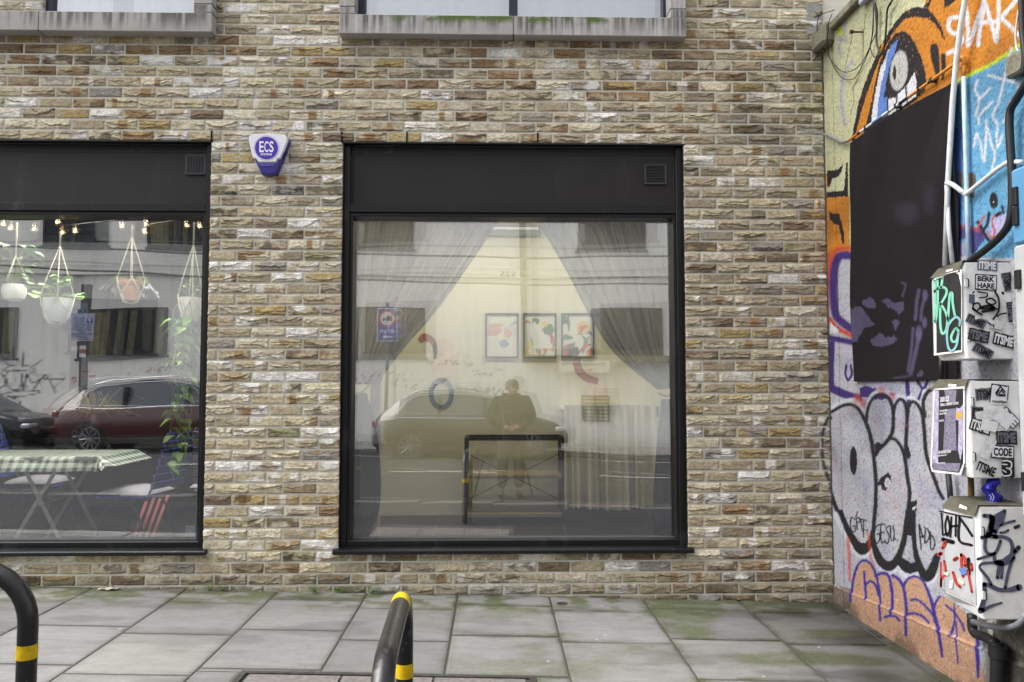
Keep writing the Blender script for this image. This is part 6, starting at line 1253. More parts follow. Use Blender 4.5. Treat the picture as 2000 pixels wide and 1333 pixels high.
decal('wall_shape', [(1126, 700), (1130, 722), (1145, 738), (1168, 746)], M_rust, 'rust red tail shape on the cream wall under the framed prints', w=[14, 16, 15, 12])
decal('wall_shape', circ(1160, 764, 30, 16), M_pk, 'faint pink oval on the cream wall right of the rust red tail')
# metal console with braces and timber shelves
t = thing('console_shelf', 'black metal console with crossed wires and thin timber shelves by the back wall', 'shelf unit'); yb = BY - .12; yf = BY - .52
x0, x1 = PW(907, 900, yf)[0], PW(1103, 900, yf)[0]; ztp = PW(1000, 855, yf)[2]; Mwd = mat('pale_shelf_timber', sr(160, 146, 112), .7, var=.15)
for x in (x0, x1 - .03):
    for y in (yf, yb): mb = MB(); mb.box(x, x + .03, y, y + .03, FZ, ztp, M_blackmetal, .002); mb.build('leg', t)
mb = MB()
for y in (yf, yb): mb.box(x0 + .03, x1 - .03, y, y + .03, ztp - .03, ztp, M_blackmetal)
for x in (x0, x1 - .03): mb.box(x + .0, x + .03, yf + .03, yb, ztp - .03, ztp, M_blackmetal)
mb.build('top_frame', t)
for q in (.02, .46): z = FZ + .05 + (ztp - FZ) * q; mb = MB(); mb.box(x0 + .03, x1 - .03, yf, yb + .03, z, z + .035, Mwd, .002); mb.build('shelf', t)
zm = FZ + (ztp - FZ) * .55
for a, b in (((x0 + .03, ztp - .2), (x1 - .03, zm - .28)), ((x0 + .03, zm - .28), (x1 - .03, ztp - .2))): mb = MB(); mb.tube([(a[0], yb + .035, a[1]), (b[0], yb + .037, b[1])], .004, M_blackmetal, n=6); mb.build('brace', t)
base(t, ((x0 + x1) / 2, yf, FZ))
# curtained counter
t = thing('curtained_counter', 'low counter hidden behind a gathered cream curtain at the back right', 'counter'); yc = BY - .6
x0, x1 = PW(1102, 900, yc)[0], PW(1282, 900, yc)[0]; zt_ = PW(1200, 792, yc)[2]; zb_ = PW(1200, 994, yc)[2]
mb = MB(); rs = np.random.RandomState(5); kk = rs.rand(12)
mb.sheet(lambda u, v: (x0 + (x1 - x0) * u + .02 * math.sin(u * 21) * (1 - v), yc - .008 - (.02 + .05 * (1 - v)) * (math.sin(u * 80 + 2 * math.sin(u * 17)) * .6 + .5 * math.sin(u * 37 + 3)) * (1 if v < .94 else .4), zb_ + (zt_ - zb_) * v + (.008 * math.sin(u * 150) if v > .95 else 0) + (.012 * math.sin(u * 9) if v < .02 else 0)), 260, 24, mat('cream_cotton', sr(222, 214, 190), .85, var=.06, bump=.2)); mb.build('skirt', t, smooth=True, recalc=False)
mb = MB(); mb.box(x0, x1, yc + .06, BY - .01, zt_ - .05, zt_ - .02, MATS['cream_plaster'], .004); mb.build('top', t)
for x in (x0 + .3, x1 - .05): mb = MB(); mb.box(x - .02, x + .02, yc + .08, yc + .12, FZ, zb_ + .1, M_blackmetal); mb.build('leg', t)
mb = MB(); mb.box(x0, x1, yc + .12, BY - .02, FZ, zb_ + .25, mat('dark_carcass', sr(44, 40, 38), .8)); mb.build('carcass', t); base(t, ((x0 + x1) / 2, yc, FZ))
t = thing('light_switch', 'grey switch plate on the cream wall beside the right curtain', 'switch'); p = PW(1282, 805, BY); mb = MB(); mb.box(p[0] - .025, p[0] + .025, BY - .012, BY, p[2] - .055, p[2] + .055, mat('grey_plate', sr(110, 112, 104), .5), .003); mb.build('plate', t); mb = MB(); mb.box(p[0] - .012, p[0] + .012, BY - .018, BY - .0125, p[2] - .03, p[2] + .03, M_blackmetal, .002); mb.build('rocker', t); base(t, tuple(p))

# ---------------------------------------------------------------- inside the left-hand cafe
FL = .10
def gingham():
    m = bpy.data.materials.new('gingham_oilcloth'); m.use_nodes = True; n = m.node_tree; N = n.nodes; L = n.links; b = N['Principled BSDF']; b.inputs['Roughness'].default_value = .35
    uv = N.new('ShaderNodeAttribute'); uv.attribute_name = 'Col'; L.new(uv.outputs['Color'], b.inputs['Base Color']); return m
t = thing('folding_table', 'white folding table with crossed legs inside the left shop window', 'table')
ty0, ty1 = .62, 1.22; tx1 = float(PW(196, 893, ty0)[0]); tx0 = tx1 - 1.25; tz = float(PW(100, 893, ty0)[2])
mb = MB(); mb.box(tx0, tx1, ty0, ty1, tz - .03, tz - .004, mat('white_enamel', sr(196, 202, 200), .45, var=.1), .005); mb.build('tabletop', t)
def bar(mb, a, b, w, m): mb.tube([a, b], w, m, n=4)
Mle = mat('pale_grey_enamel', sr(182, 190, 188), .5, var=.2, vs=25)
for y in (ty0 + .05, ty1 - .05):
    for a, b in (((26, 1062), (120, 918)), ((118, 1062), (38, 918))):
        pa, pb = PW(a[0], a[1], ty0 + .05), PW(b[0], b[1], ty0 + .05); mb = MB(); mb.box(-.013, .013, -.004, .004, 0, 1, Mle); d = Vector((pb[0] - pa[0], 0, pb[2] - pa[2])); s = d.length
        k = (FL - pa[2]) / (pb[2] - pa[2]); q0 = Vector((pa[0] + (pb[0] - pa[0]) * k, y, FL)); q1 = Vector((pb[0], y, tz - .03)); dd = (q1 - q0); nrm = Vector((-dd.z, 0, dd.x)).normalized() * .014; yy = Vector((0, .004 + (.006 if a[0] > 100 else 0), 0)); y2 = Vector((0, (.006 if a[0] > 100 else 0) - .004, 0))
        mb = MB(); mb.add([q0 - nrm + y2, q0 + nrm + y2, q1 + nrm + y2, q1 - nrm + y2, q0 - nrm + yy, q0 + nrm + yy, q1 + nrm + yy, q1 - nrm + yy], [(0, 1, 2, 3), (4, 5, 6, 7), (0, 1, 5, 4), (1, 2, 6, 5), (2, 3, 7, 6), (3, 0, 4, 7)], Mle); mb.build('leg', t)
mb = MB(); pc = PW(79, 985, ty0 + .05); mb.tube([(pc[0], ty0 + .03, pc[2]), (pc[0], ty1 - .03, pc[2])], .006, Mle); mb.build('crossbar', t); base(t, ((tx0 + tx1) / 2, (ty0 + ty1) / 2, FL))
def cloth():
    nx, ny = 150, 90; ov = .13; u, v = np.meshgrid(np.linspace(0, 1, nx + 1), np.linspace(0, 1, ny + 1)); A = tx0 - ov + u * (tx1 - tx0 + 2 * ov); B2 = ty0 - ov + v * (ty1 - ty0 + 2 * ov)
    ox = np.maximum(A - tx1, 0) - np.maximum(tx0 - A, 0); oy = np.maximum(B2 - ty1, 0) - np.maximum(ty0 - B2, 0); d = np.hypot(ox, oy)
    fl = .40 + .30 * np.sin(A * 9 + 1) * (np.abs(oy) > 0); X = np.clip(A, tx0, tx1) + ox * (.45 + .5 * (np.abs(oy) < .02)); Y = np.clip(B2, ty0, ty1) + oy * (.25 + .5 * fl) + .02 * np.sin(A * 16) * (np.abs(oy) > .01); Z = tz + .001 - d * .82 * (1 - .35 * (np.abs(ox) > 0)) - .0 + .004 * fbm(A * 6, B2 * 6, 4, 3)
    s = .033; ga = (np.floor(A / s) % 2); gb = (np.floor(B2 / s) % 2); t_ = (ga + gb) / 2; c = np.array(sr(222, 230, 224)) * (1 - t_[..., None]) + np.array(sr(44, 84, 70)) * t_[..., None]
    o = bigmesh('tablecloth', np.stack([X, Y, Z], -1).reshape(-1, 3), gridfaces(nx, ny), c.reshape(-1, 3), gingham(), smooth=True); md = o.modifiers.new('s', 'SOLIDIFY'); md.thickness = .0015
    tag(o, 'green and white gingham tablecloth draped over the folding table', 'tablecloth')
cloth()
M_bluew = mat('blue_slats', sr(64, 74, 170), .5, var=.2, vs=14); M_irn = mat('green_iron', sr(52, 74, 70), .6, var=.5, vs=30); M_cush = mat('grey_cushion', sr(176, 176, 190), .9, var=.1, vs=20, bump=.4, bs=25, dist=.01); M_lils = mat('lilac_slats', sr(128, 116, 138), .6, var=.2)
def bistro(name, sx, sy, slat, label, flip=1, rz=0):
    """seat front towards -x*flip"""
    t = thing(name, label, 'chair'); sz = .45; w = .40; dp = .42
    for i in range(6):
        x = -dp / 2 + dp * (i + .5) / 6; mb = MB(); mb.box(x - .027, x + .027, -w / 2, w / 2, sz, sz + .018, slat, .003); mb.build('seat_slat', t)
    for i in range(7):
        h = .55 + i * .062; x = dp / 2 + .02 + (h - .45) * .33; mb = MB(); f = lambda a, b, c: (x + a, b, h + c); mb.box(x - .008, x + .010, -w / 2, w / 2, h - .024, h + .024, slat, .003); mb.build('back_slat', t)
    for s in (-1, 1):
        y = s * (w / 2 - .04); mb = MB(); mb.tube([(dp / 2 - .02, y, sz - .01), (dp / 2 + .03, y, sz + .08), (dp / 2 + .07, y, .62), (dp / 2 + .18, y, .97)], .008, M_irn, n=8, smooth_path=4); mb.build('back_frame', t, smooth=True)
        mb = MB(); mb.tube([(-dp / 2 - .02, y * 1.1, 0), (-dp / 2 + .03, y * 1.1, .25), (-dp / 2 + .10, y * 1.1, .40), (-.02, y * 1.1, .435), (.10, y * 1.1, .40), (.17, y * 1.1, .25), (.24, y * 1.1, 0)], .009, M_irn, n=8, smooth_path=5); mb.build('leg', t, smooth=True)
        mb = MB(); mb.tube([(-dp / 2, y, sz - .008), (dp / 2, y, sz - .008)], .007, M_irn); mb.build('seat_rail', t)
    t.location = (sx, sy, FL); t.rotation_euler = (0, 0, rz); t.scale = (flip, 1, 1); return t
sx_ = float(PW(262, 960, .80)[0])
bistro('bistro_chair', sx_, .85, M_bluew, 'blue slatted folding chair beside the gingham table', 1, math.radians(-12))
bistro('bistro_chair', sx_ + .52, 1.25, M_lils, 'faded lilac slatted chair at the right edge of the left shop window', 1, math.radians(-75))
bistro('bistro_chair', float(PW(-10, 960, .9)[0]), 1.5, M_bluew, 'blue slatted chair half hidden at the left edge of the picture', -1, math.radians(10))
def cushion(x, y, z, rz, label, sx=.42, sy=.40, th=.045):
    n = 26; V = []; u, v = np.meshgrid(np.linspace(-1, 1, n + 1), np.linspace(-1, 1, n + 1)); pf = (1 - np.abs(u) ** 3.5) * (1 - np.abs(v) ** 3.5); bt = .5 * sum(np.exp(-((u - a) ** 2 + (v - b) ** 2) / .02) for a in (-.4, .4) for b in (-.4, .4))
    top = th * (pf ** .5 - .5 * bt * pf) + .01 * (fbm(u * 3 + x, v * 3, 5, 3) - .5); cs, sn = math.cos(rz), math.sin(rz)
    X = (u * sx / 2) * (1 - .04 * v * v); Y = v * sy / 2 * (1 - .04 * u * u); P = np.concatenate([np.stack([x + X * cs - Y * sn, y + X * sn + Y * cs, z + .012 + top], -1).reshape(-1, 3), np.stack([x + X * cs - Y * sn, y + X * sn + Y * cs, z + .012 - .15 * top], -1).reshape(-1, 3)])
    N = (n + 1) ** 2; F = np.concatenate([gridfaces(n, n), gridfaces(n, n, N)[:, ::-1]]); return tag(bigmesh('seat_cushion', P, F, None, M_cush, smooth=True), label, 'cushion')
cushion(sx_, .85, FL + .47, math.radians(-12), 'grey quilted cushion tied to the blue slatted chair beside the table'); cushion(sx_ + .52, 1.25, FL + .47, 0, 'grey cushion on the faded lilac chair'); cushion(float(PW(-10, 960, .9)[0]), 1.5, FL + .47, 0, 'grey cushion on the chair at the left edge of the picture')
# pink folded chair leaning behind the blue one
t = thing('folded_chair', 'pink folded wooden chair leaning behind the blue slatted chair', 'chair'); Mpk = mat('pink_slats', sr(206, 130, 132), .6, var=.15)
for i in range(4): a, b = PW(262 + i * 12, 1050, 1.3), PW(284 + i * 13, 985, 1.45); mb = MB(); mb.tube([(a[0], 1.25, FL), (b[0] + .02, 1.5, FL + .42)], .014, Mpk, n=4); mb.build('slat', t)
base(t, (float(a[0]), 1.25, FL))
# dark stools behind, vase of dried stems
M_dkw = mat('black_wood', sr(26, 25, 25), .5, var=.2)
t = thing('bar_table', 'black timber table in the dark at the back of the left shop', 'table'); mb = MB(); mb.box(-4.2, -2.6, 2.0, 2.6, .86, .91, M_dkw, .005); mb.build('tabletop', t)
for x in (-4.15, -2.7):
    for y in (2.03, 2.53): mb = MB(); mb.box(x, x + .06, y, y + .06, FL, .86, M_dkw); mb.build('leg', t)
base(t, (-3.4, 2.3, FL))
t = thing('vase_of_dried_grass', 'black vase with spiky dried grass on the dark back table', 'vase'); vx, vy = float(PW(182, 850, 2.2)[0]), 2.2; mb = MB(); mb.lathe([(.05, .91), (.09, .95), (.10, 1.02), (.06, 1.10), (.05, 1.13)], (vx, vy, 0), M_dkw, 18); mb.build('vase', t, smooth=True)
mb = MB(); rs = np.random.RandomState(2); Mst = mat('dried_stem', sr(150, 134, 84), .8, var=.2)
for i in range(70):
    a = rs.rand() * 6.28; r = .15 + rs.rand() * .30; h = rs.rand() * .22; mb.tube([(vx, vy, 1.12), (vx + r * .5 * math.cos(a), vy + r * .5 * math.sin(a), 1.16 + h), (vx + r * math.cos(a), vy + r * math.sin(a), 1.08 + h * .8)], [.002, .002, .0008], Mst, n=4)
mb.build('dried_stems', t); base(t, (vx, vy, .91))
# fairy-light bulbs
t = thing('string_lights', 'string of small lit globe bulbs along the top of the left shop window', 'string lights'); M_bulb = mat('lit_filament', (1, .6, .2), .4, emit=(1, .62, .25), es=9, bump=0); M_bg = glass_mat('bulb_glass', .06)
pts = [(5, 438), (20, 446), (66, 448), (111, 434), (121, 454), (146, 452), (237, 442), (284, 438), (282, 453), (364, 440), (389, 442)]; P3 = [tuple(PW(a, b, .42 + .04 * (i % 3))) for i, (a, b) in enumerate(pts)]
mb = MB(); mb.tube([(-4.6, .5, 2.6)] + [(p[0], p[1], p[2] + .05) for p in P3] + [(-1.9, .45, 2.62)], .0025, M_hose, n=5); mb.build('wire', t)
for p in P3:
    b = MB(); b.lathe([(.001, -.026), (.016, -.020), (.024, 0), (.018, .016), (.010, .028)], p, M_bg, 14); bo = b.build('bulb', t, smooth=True); f = MB(); f.lathe([(.001, -.011), (.0085, -.005), (.0085, .004), (.001, .011)], p, M_bulb, 8); f.build('filament', bo); c = MB(); c.lathe([(.010, .027), (.010, .05)], p, mat('brass_cap', sr(150, 120, 60), .4, metal=.8), 8); c.build('cap', bo)
base(t, P3[0])
added_room_lamp(-3.0, .85, 3.08, 2.0, .3, 44, (1.0, .90, .78), 'unseen ceiling panel lamp added to brighten the left shop window')  # unseen lamp added so the table, chairs and pots show
# hanging planters
M_rope = mat('macrame_cotton', sr(206, 204, 188), .9, var=.1, bump=.5, bs=300); M_leaf = mat('leaf_green', sr(140, 184, 96), .5, var=.2, vs=20); M_leafd = mat('leaf_dark', sr(90, 130, 72), .5, var=.25, vs=20)
def planter(cx, ptop, pr_, pbot, halfw, yv, potcol, kind, label, ring_py, seed, knotpy):
    t = thing('hanging_planter', label, 'hanging plant', group='plants hanging in the left shop window'); rs = np.random.RandomState(seed); c0 = PW(cx, pr_, yv); c1 = PW(cx, pbot, yv); sc = (yv - CAM[1]) / FPX; r = halfw * sc; zt_, zb_ = c0[2], c1[2]; x = c0[0]; h = zt_ - zb_; top = PW(cx + ring_py[0], ring_py[1], yv); kn = PW(cx + ring_py[0], knotpy, yv)
    mb = MB(); prof = {'round': [(r * .45, zb_), (r * .80, zb_ + h * .12), (r, zb_ + h * .5), (r * .96, zb_ + h * .8), (r * .85, zt_), (r * .80, zt_), (r * .78, zt_ - .02)], 'cup': [(r * .60, zb_), (r * .86, zb_ + h * .15), (r, zb_ + h * .6), (r, zt_), (r * .92, zt_), (r * .90, zt_ - .02)], 'terra': [(r * .62, zb_), (r * .80, zb_ + h * .8), (r * .98, zb_ + h * .8), (r, zt_), (r * .88, zt_), (r * .86, zt_ - .02)]}[kind]
    mb.lathe(prof, (x, yv, 0), potcol, 28, cap=False); mb.lathe([(r * .85, zt_ - .02), (.001, zt_ - .02)], (x, yv, 0), mat('potting_soil', sr(50, 42, 34), .95), 20, cap=False); mb.lathe([(r * .6, zb_), (.001, zb_)], (x, yv, 0), potcol, 20, cap=False); mb.build('pot', t, smooth='a')
    mb = MB(); N = 4 if seed != 1 else 3; mb.tube([(top[0], yv, top[2] + .02), (top[0], yv, kn[2])], .007, M_rope, n=7)
    for k in range(N):
        a = 2 * PI * k / N + .5; a2 = a + PI / N; q = lambda rr, aa, z: (x + rr * math.cos(aa), yv + rr * math.sin(aa), z)
        mb.tube([(top[0], yv, kn[2]), q(r * .75, a, zt_ + (kn[2] - zt_) * .35), q(r * 1.12, a, zt_ + .01)], .0042, M_rope, n=6)
        if seed != 1:
            mb.lathe([(.002, -.012), (.009, 0), (.002, .012)], q(r * .75, a, zt_ + (kn[2] - zt_) * .35), M_rope, 8); mb.lathe([(.002, -.012), (.009, 0), (.002, .012)], q(r * 1.12, a, zt_ + .01), M_rope, 8)
            for s in (-1, 1): mb.tube([q(r * 1.12, a, zt_ + .01), q(r * 1.08, a + s * PI / N * .5, zb_ + h * .65), q(r * 1.07, a + s * PI / N, zb_ + h * .35)], .004, M_rope, n=6)
            mb.tube([q(r * 1.07, a2, zb_ + h * .35), q(r * .8, a2, zb_ - .005), q(.004, a2, zb_ - .02)], .004, M_rope, n=6)
    mb.build('macrame', t, smooth=True)
    mb = MB(); lf = MB(); stm = mat('stem_green', sr(128, 150, 90), .6)
    def leaf(p, d, sz, m, rd=False):
        d = Vector(d).normalized(); up = Vector((rs.rand() - .5, rs.rand() - .5, 1)).normalized(); s = d.cross(up).normalized(); nrm = s.cross(d); vs = []; K = 7
        if rd: vs = [Vector(p) + d * sz * .5 + (d * math.cos(q) + s * math.sin(q)) * sz * .5 + nrm * (.12 * sz * math.cos(2 * q)) for q in np.linspace(0, 2 * PI, 13)[:-1]]; lf.add(vs + [Vector(p) + d * sz * .5 + nrm * sz * .08], [(i, (i + 1) % 12, 12) for i in range(12)], m); return
        prof_ = [0, .62, .85, .80, .60, .32, 0]; L = []; R = []; Cn = []
        for i in range(K): a = i / (K - 1); cpos = Vector(p) + d * sz * a - Vector((0, 0, 1)) * sz * .25 * a * a; w = prof_[i] * sz * .42; L.append(cpos + s * w + nrm * w * .3); R.append(cpos - s * w + nrm * w * .3); Cn.append(cpos)
        vs = L + Cn + R; lf.add(vs, [(i, i + 1, K + i + 1, K + i) for i in range(K - 1)] + [(K + i, K + i + 1, 2 * K + i + 1, 2 * K + i) for i in range(K - 1)], m)
    if seed == 1 or seed == 2:
        for i in range(30 if seed == 1 else 22):
            a = rs.rand() * 6.28; rr = r * (.6 + rs.rand() * (1.1 if seed == 1 else 1.3)); hh = (.05 + rs.rand() * .26) if seed == 1 else (-.03 + rs.rand() * .20); e = (x + rr * math.cos(a), yv + rr * .7 * math.sin(a), zt_ + hh); mb.tube([(x, yv, zt_ - .02), (x + rr * .4 * math.cos(a), yv + rr * .3 * math.sin(a), zt_ + hh * .7 + .02), e], .0018, stm, n=4); leaf(e, (math.cos(a), math.sin(a), .2 if seed == 2 else -.2), .05 + rs.rand() * .03, M_leafd if seed == 1 else M_leaf, rd=(seed == 2))
    if seed == 3:
        M_pl = mat('pale_lilac_leaf', sr(160, 160, 178), .6)
        for i in range(26):
            a = rs.rand() * 6.28; rr = r * (1.2 + rs.rand() * 1.6); e = (x + rr * math.cos(a), yv + rr * .4 * math.sin(a), zt_ - .02 - rs.rand() * .10); mb.tube([(x, yv, zt_ - .02), (x + rr * .6 * math.cos(a), yv + rr * .3 * math.sin(a), zt_ + .03), e], .0014, stm, n=4); leaf(e, (math.cos(a), 0, -.6), .035, M_pl)
    if seed == 4:
        for i in range(9): a = rs.rand() * 6.28; e = (x + r * .7 * math.cos(a), yv + r * .5 * math.sin(a), zt_ + .05 + rs.rand() * .09); mb.tube([(x, yv, zt_ - .02), e], .0018, stm, n=4); leaf(e, (math.cos(a), math.sin(a), .3), .05, M_leaf)
        for i in range(11):
            a = rs.rand() * 6.28; px_, py_ = x + r * 1.05 * math.cos(a), yv + r * 1.05 * math.sin(a); L = .25 + rs.rand() * 1.0 if i > 1 else 1.25; pts_ = [(x + r * .6 * math.cos(a), yv + r * .6 * math.sin(a), zt_), (px_, py_, zt_ - .04)]; n = int(L / .06)
            for k in range(1, n + 1): pts_.append((px_ + .03 * math.sin(k * .8 + i * 2) - .02 * k / n, py_ + .02 * math.cos(k * .7 + i), zt_ - .04 - .06 * k))
            mb.tube(pts_, .002, stm, n=4)
            for k in range(3, len(pts_)):
                if rs.rand() < .75: aa = rs.rand() * 6.28; leaf(pts_[k], (math.cos(aa), math.sin(aa) * .5 - .3, -.5), .055 + rs.rand() * .045, M_leaf if rs.rand() < .7 else M_leafd)
    mb.build('stems', t); lo = lf.build('foliage', t, smooth=True, recalc=False); base(t, (float(x), yv, float(zb_)))
M_wpot = mat('white_glaze', sr(222, 222, 222), .35, var=.03); M_bpot = mat('pale_blue_glaze', sr(196, 208, 212), .45, var=.05); M_terra = mat('terracotta', sr(196, 140, 110), .8, var=.1)
planter(28, 0, 556, 588, 22, .50, M_wpot, 'round', 'white rounded pot with a leafy plant, leftmost of the hanging planters', (5, 440), 1, 500)
planter(112, 0, 583, 628, 26, .42, M_bpot, 'cup', 'pale blue pot of round leaves in a white macrame hanger', (6, 458), 2, 480)
planter(256, 0, 548, 588, 22, .42, M_terra, 'terra', 'terracotta pot of thin stems in a white macrame hanger', (2, 446), 3, 462)
planter(373, 0, 582, 626, 21, .42, M_wpot, 'cup', 'white pot with long trailing vines in a macrame hanger at the right', (6, 440), 4, 478)
t = thing('macrame_ring', 'wooden ring at the top of the terracotta planter', 'ring') if False else None
tg = MB(); a = PW(372, 1037, GY + .04); tg.box(a[0] - .035, a[0] + .03, GY + .036, GY + .038, a[2] - .035, a[2] + .035, mat('torn_sticker', sr(190, 192, 204), .6, var=.3, vs=40)); tag(tg.build('window_sticker'), 'torn white sticker in the bottom corner of the left shop window', 'sticker')

# ---------------------------------------------------------------- alarm box
t = thing('alarm_box', 'white and blue burglar alarm bell box on the brick pier between the shop windows', 'alarm box')
A_ = lambda px, py, y: (float(PW(px, py, y)[0]), y, float(PW(px, py, y)[2])); c5 = lambda p: CR(440, 230, 6.667, p)
def rounded(pts, y, m, mb, y2, inset=0, bev=.008):
    q = [A_(a, b, y) for a, b in c5(pts)]; cx = sum(p[0] for p in q) / len(q); cz = sum(p[2] for p in q) / len(q); P0 = [(cx + (p[0] - cx) * .94, cz + (p[2] - cz) * .94) for p in q]; P1 = [(p[0], p[2]) for p in q]; n = len(q)
    vs = [(a, y, b) for a, b in P0] + [(a, y + bev, b) for a, b in P1] + [(a, y2, b) for a, b in P1]; mb.add(vs, [tuple(range(n))] + [(i, (i + 1) % n, n + (i + 1) % n, n + i) for i in range(n)] + [(n + i, n + (i + 1) % n, 2 * n + (i + 1) % n, 2 * n + i) for i in range(n)], m)
mb = MB(); rounded([(305, 230), (340, 212), (440, 202), (560, 200), (700, 206), (780, 220), (822, 262), (825, 300), (735, 560), (660, 730), (560, 748), (470, 735), (420, 640), (370, 520), (295, 290)], -.060, mat('blue_lens', sr(44, 30, 130), .12, spec=.7, var=.1, bump=0), mb, .004, bev=.012); mb.build('base', t, smooth='a')
mb = MB(); rounded([(305, 235), (340, 214), (440, 204), (560, 202), (700, 208), (775, 222), (815, 262), (812, 300), (765, 420), (715, 530), (682, 540), (655, 585), (430, 585), (395, 535), (355, 525), (325, 400), (300, 290)], -.074, mat('white_gloss', sr(236, 236, 242), .3, var=.02, bump=0), mb, -.055, bev=.010); mb.build('cover', t, smooth='a')
mb = MB(); rounded([(415, 590), (660, 590), (630, 632), (460, 632)], -.0665, mat('lens_window', sr(92, 88, 176), .2, spec=.7, bump=0), mb, -.059, bev=.003); mb.build('strobe_window', t)
M_viol = mat('violet_print', sr(80, 50, 170), .4, bump=0, var=.02); mb = MB(); q = [A_(a, b, -.0755) for a, b in c5([(536 + 150 * math.cos(k), 397 + 147 * math.sin(k)) for k in np.linspace(0, 2 * PI, 49)[:-1]])]; mb.add(q, [tuple(range(48))], M_viol)
ri = [A_(a, b, -.0757) for k in np.linspace(0, 2 * PI, 49)[:-1] for a, b in c5([(536 + 160 * math.cos(k), 397 + 156 * math.sin(k)), (536 + 166 * math.cos(k), 397 + 162 * math.sin(k))])]; mb.add(ri, [(2 * i, 2 * i + 1, (2 * i + 3) % 96, (2 * i + 2) % 96) for i in range(48)], mat('pale_violet', sr(190, 180, 220), .4, bump=0)); mb.build('roundel', t, recalc=False)
def fit(txt, x0, x1, y0, y1, y, m, name, off):
    vs, _ = text_mesh(txt, off); w = max(v[0] for v in vs) - min(v[0] for v in vs); h = max(v[1] for v in vs) - min(v[1] for v in vs); mb = MB(); mb.text(txt, lambda a, b: A_(*c5([((x0 + x1) / 2 + a * (x1 - x0) / w, (y0 + y1) / 2 - b * (y1 - y0) / h)])[0], y), m, off=off); mb.build(name, t, recalc=False)
M_wl = mat('white_print', sr(240, 240, 244), .4, bump=0, var=0)
fit('E', 443, 500, 308, 452, -.0768, M_wl, 'lettering', .02); fit('C', 508, 562, 308, 452, -.0768, M_wl, 'lettering', .02); fit('S', 572, 630, 308, 452, -.0768, M_wl, 'lettering', .02); fit('SYSTEMS', 460, 606, 466, 494, -.0768, M_wl, 'lettering', .03)
base(t, A_(520, 330, 0))

# ---------------------------------------------------------------- cycle stands
M_hoop = mat('scuffed_black_paint', sr(30, 29, 30), .32, var=.35, vs=22, bump=.35, bs=60, spec=.5, coat=.15, scuff=(.5, sr(130, 130, 136), 26, .6)); M_yel = mat('yellow_reflective_band', sr(214, 178, 10), .45, var=.2, vs=30, scuff=(.6, sr(60, 52, 30), 40, 1))
def hoop(name, A0, B0, h, r, label, bands, bend=.22):
    t = thing(name, label, 'cycle stand', group='black cycle stands on the pavement'); a, b = Vector(A0), Vector(B0); d = (b - a); L = d.length; d.normalize(); z = Vector((0, 0, 1))
    P = [a, a + z * (h - bend)] + [a + d * bend * (1 - math.cos(k)) + z * (h - bend + bend * math.sin(k)) for k in np.linspace(0, PI / 2, 9)[1:]] + [b - d * bend * (1 - math.cos(k)) + z * (h - bend + bend * math.sin(k)) for k in np.linspace(PI / 2, 0, 9)] + [b]
    mb = MB(); mb.tube(P, r, M_hoop, n=24); mb.build('hoop', t, smooth='a')
    Ls = [0]
    for i in range(1, len(P)): Ls.append(Ls[-1] + (P[i] - P[i - 1]).length)
    def at(s):
        i = max(k for k in range(len(Ls)) if Ls[k] <= s + 1e-9); i = min(i, len(P) - 2); f = (s - Ls[i]) / (Ls[i + 1] - Ls[i] + 1e-9); return P[i] * (1 - f) + P[i + 1] * f
    for s, w, m in bands:
        mb = MB(); mb.tube([at(s + w * k / 4) for k in range(5)], r + .0012, m, n=24, cap=True); mb.build('reflective_band' if m is M_yel else 'pale_band', t, smooth='a')
    for p in (a, b): mb = MB(); mb.lathe([(r + .015, -.002), (r + .012, .006), (r, .008)], (p.x, p.y, p.z + .001), M_hoop, 18, cap=False); mb.build('collar', t)
    base(t, ((a.x + b.x) / 2, (a.y + b.y) / 2, min(a.z, b.z))); return t
def onground(px, Zc):  # column px at depth Zc in front of the camera
    y = CAM[1] + Zc; return float(PW(px, 1300, y)[0]), y
xa, ya = onground(790, 2.72); xb, yb_ = onground(757, 1.80 if False else 1.95)
M_sil = mat('silver_band', sr(150, 160, 176), .3, metal=.5)
hoop('cycle_stand', (xa, ya, gz(xa)), (float(PW(742, 1320, CAM[1] + 1.90)[0]), CAM[1] + 1.90, gz(xa)), .712, .0295, 'black cycle stand seen end-on before the wide shop window, with yellow bands near its bend', [(.415, .047, M_yel), (.80, .062, M_yel), (.78, .012, M_sil)], .17)
xl, yl = onground(52, 2.62)
t = hoop('cycle_stand', (xl, yl, gz(xl)), (xl - .78, yl - .03, gz(xl - .78)), .775, .0305, 'black cycle stand at the left edge of the picture, yellow band on its leg', [(.49, .045, M_yel)], .17)

# ---------------------------------------------------------------- access cover in the paving
t = thing('access_cover', 'worn concrete-filled metal access cover set flush in the paving slabs', 'access cover'); x0, x1, yt, yb2 = -1.22, .20, -1.43, -2.35; Mst = mat('worn_steel', sr(74, 72, 70), .6, metal=.4, var=.4, vs=25); Mcc = mat('rough_concrete_fill', sr(118, 113, 109), .95, var=.3, vs=35, bump=.8, bs=120, dist=.004)
g_ = lambda x, o=0: gz(x) + o
def slab(mb, xa, xb, ya, yb, top, m):
    mb.add([(xa, ya, g_(xa, -.03)), (xb, ya, g_(xb, -.03)), (xb, yb, g_(xb, -.03)), (xa, yb, g_(xa, -.03)), (xa, ya, g_(xa, top)), (xb, ya, g_(xb, top)), (xb, yb, g_(xb, top)), (xa, yb, g_(xa, top))], [(0, 1, 2, 3), (4, 5, 6, 7), (0, 1, 5, 4), (1, 2, 6, 5), (2, 3, 7, 6), (3, 0, 4, 7)], m)
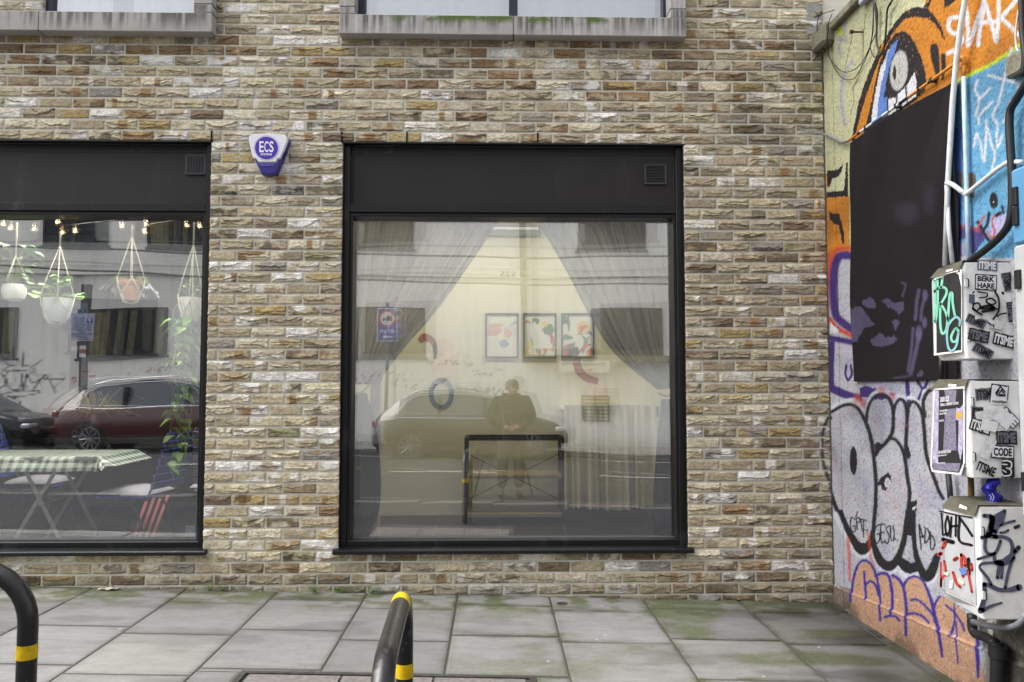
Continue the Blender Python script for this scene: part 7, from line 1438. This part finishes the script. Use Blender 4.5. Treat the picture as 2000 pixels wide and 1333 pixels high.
mb = MB(); slab(mb, x0, x1, yt - .03, yt, .004, Mst); slab(mb, x0, x1, yb2, yb2 + .03, .004, Mst); slab(mb, x0, x0 + .03, yb2 + .03, yt - .03, .0043, Mst); slab(mb, x1 - .03, x1, yb2 + .03, yt - .03, .0043, Mst); slab(mb, x0 + .03, x1 - .03, yb2 + .03, yt - .03, -.012, Mst); mb.build('frame', t)
xs = [x0 + .045, x0 + .49, x0 + .93, x1 - .045]
for i in range(3): mb = MB(); slab(mb, xs[i] + .006, xs[i + 1] - .006, yb2 + .045, yt - .045, .003, Mcc); mb.build('concrete_panel', t)
base(t, ((x0 + x1) / 2, (yt + yb2) / 2, 0))
# weeds, litter
M_weed = mat('weed_green', sr(104, 150, 62), .6, var=.25, vs=40)
def weed(px, sz, n, seed, label):
    sz *= 1.35; n = int(n * 1.4)
    rs = np.random.RandomState(seed); p = PW(px, 1145, -.015); x = float(p[0]); y = -.02; z = gz(x); t = thing('weed', label, 'weed', group='small weeds at the foot of the wall'); lf = MB(); st_ = MB()
    for i in range(n):
        a = rs.rand() * 6.28; r = sz * (.2 + rs.rand()); e = Vector((x + r * math.cos(a), min(y - r * abs(math.sin(a)) * .6, -.012), z + sz * (.3 + rs.rand() * .9))); st_.tube([(x, y, z), tuple(e)], .0012, M_weed, n=4); d = Vector((math.cos(a), -abs(math.sin(a)), .3)).normalized(); s = d.cross(Vector((0, 0, 1))).normalized(); w = sz * .35
        lf.add([e, e + d * w * .5 + s * w * .5, e + d * w * 1.1, e + d * w * .5 - s * w * .5], [(0, 1, 2, 3)], M_weed)
    st_.build('stems', t); lf.build('leaves', t, recalc=False); base(t, (x, y, z))
weed(412, .035, 14, 1, 'larger spread of weeds left of the alarm box, at the foot of the wall'); weed(436, .03, 12, 2, 'small weed just right of the larger weeds at the foot of the wall'); weed(616, .03, 14, 3, 'tufted weed at the wall foot left of the wide shop window sill'); weed(662, .028, 12, 4, 'tufted weed under the left end of the wide window sill'); weed(729, .035, 14, 5, 'bright weed at the wall foot left of the end-on cycle stand'); weed(215, .022, 7, 6, 'tiny weed behind the dropped leaf of paper')
p = PW(208, 1136, -.06); x = float(p[0]); mb = MB(); mb.sheet(lambda u, v: (x - .05 + .11 * u + .02 * v, -.085 + .05 * v, gz(x) + .004 + .012 * abs(math.sin(u * 5 + v * 3))), 10, 5, mat('dirty_paper', sr(196, 180, 166), .9, var=.15)); o = mb.build('crumpled_paper', smooth=True, recalc=False); o.modifiers.new('s', 'SOLIDIFY').thickness = .001; tag(o, 'crumpled scrap of paper on the paving against the wall', 'litter')
t = thing('stopcock_cover', 'small dark oval cap in the paving below the wide window', 'cap'); p = PW(1096, 1168, -.1); x, y = float(p[0]), -.16; mb = MB(); mb.lathe([(.038, -.01), (.038, .0012), (.033, .002)], (x, y, gz(x)), Mst, 20); mb.build('rim', t); mb = MB(); mb.lathe([(.031, -.01), (.031, .0016)], (x, y, gz(x)), M_hose, 20); mb.build('lid', t); base(t, (x, y, gz(x)))
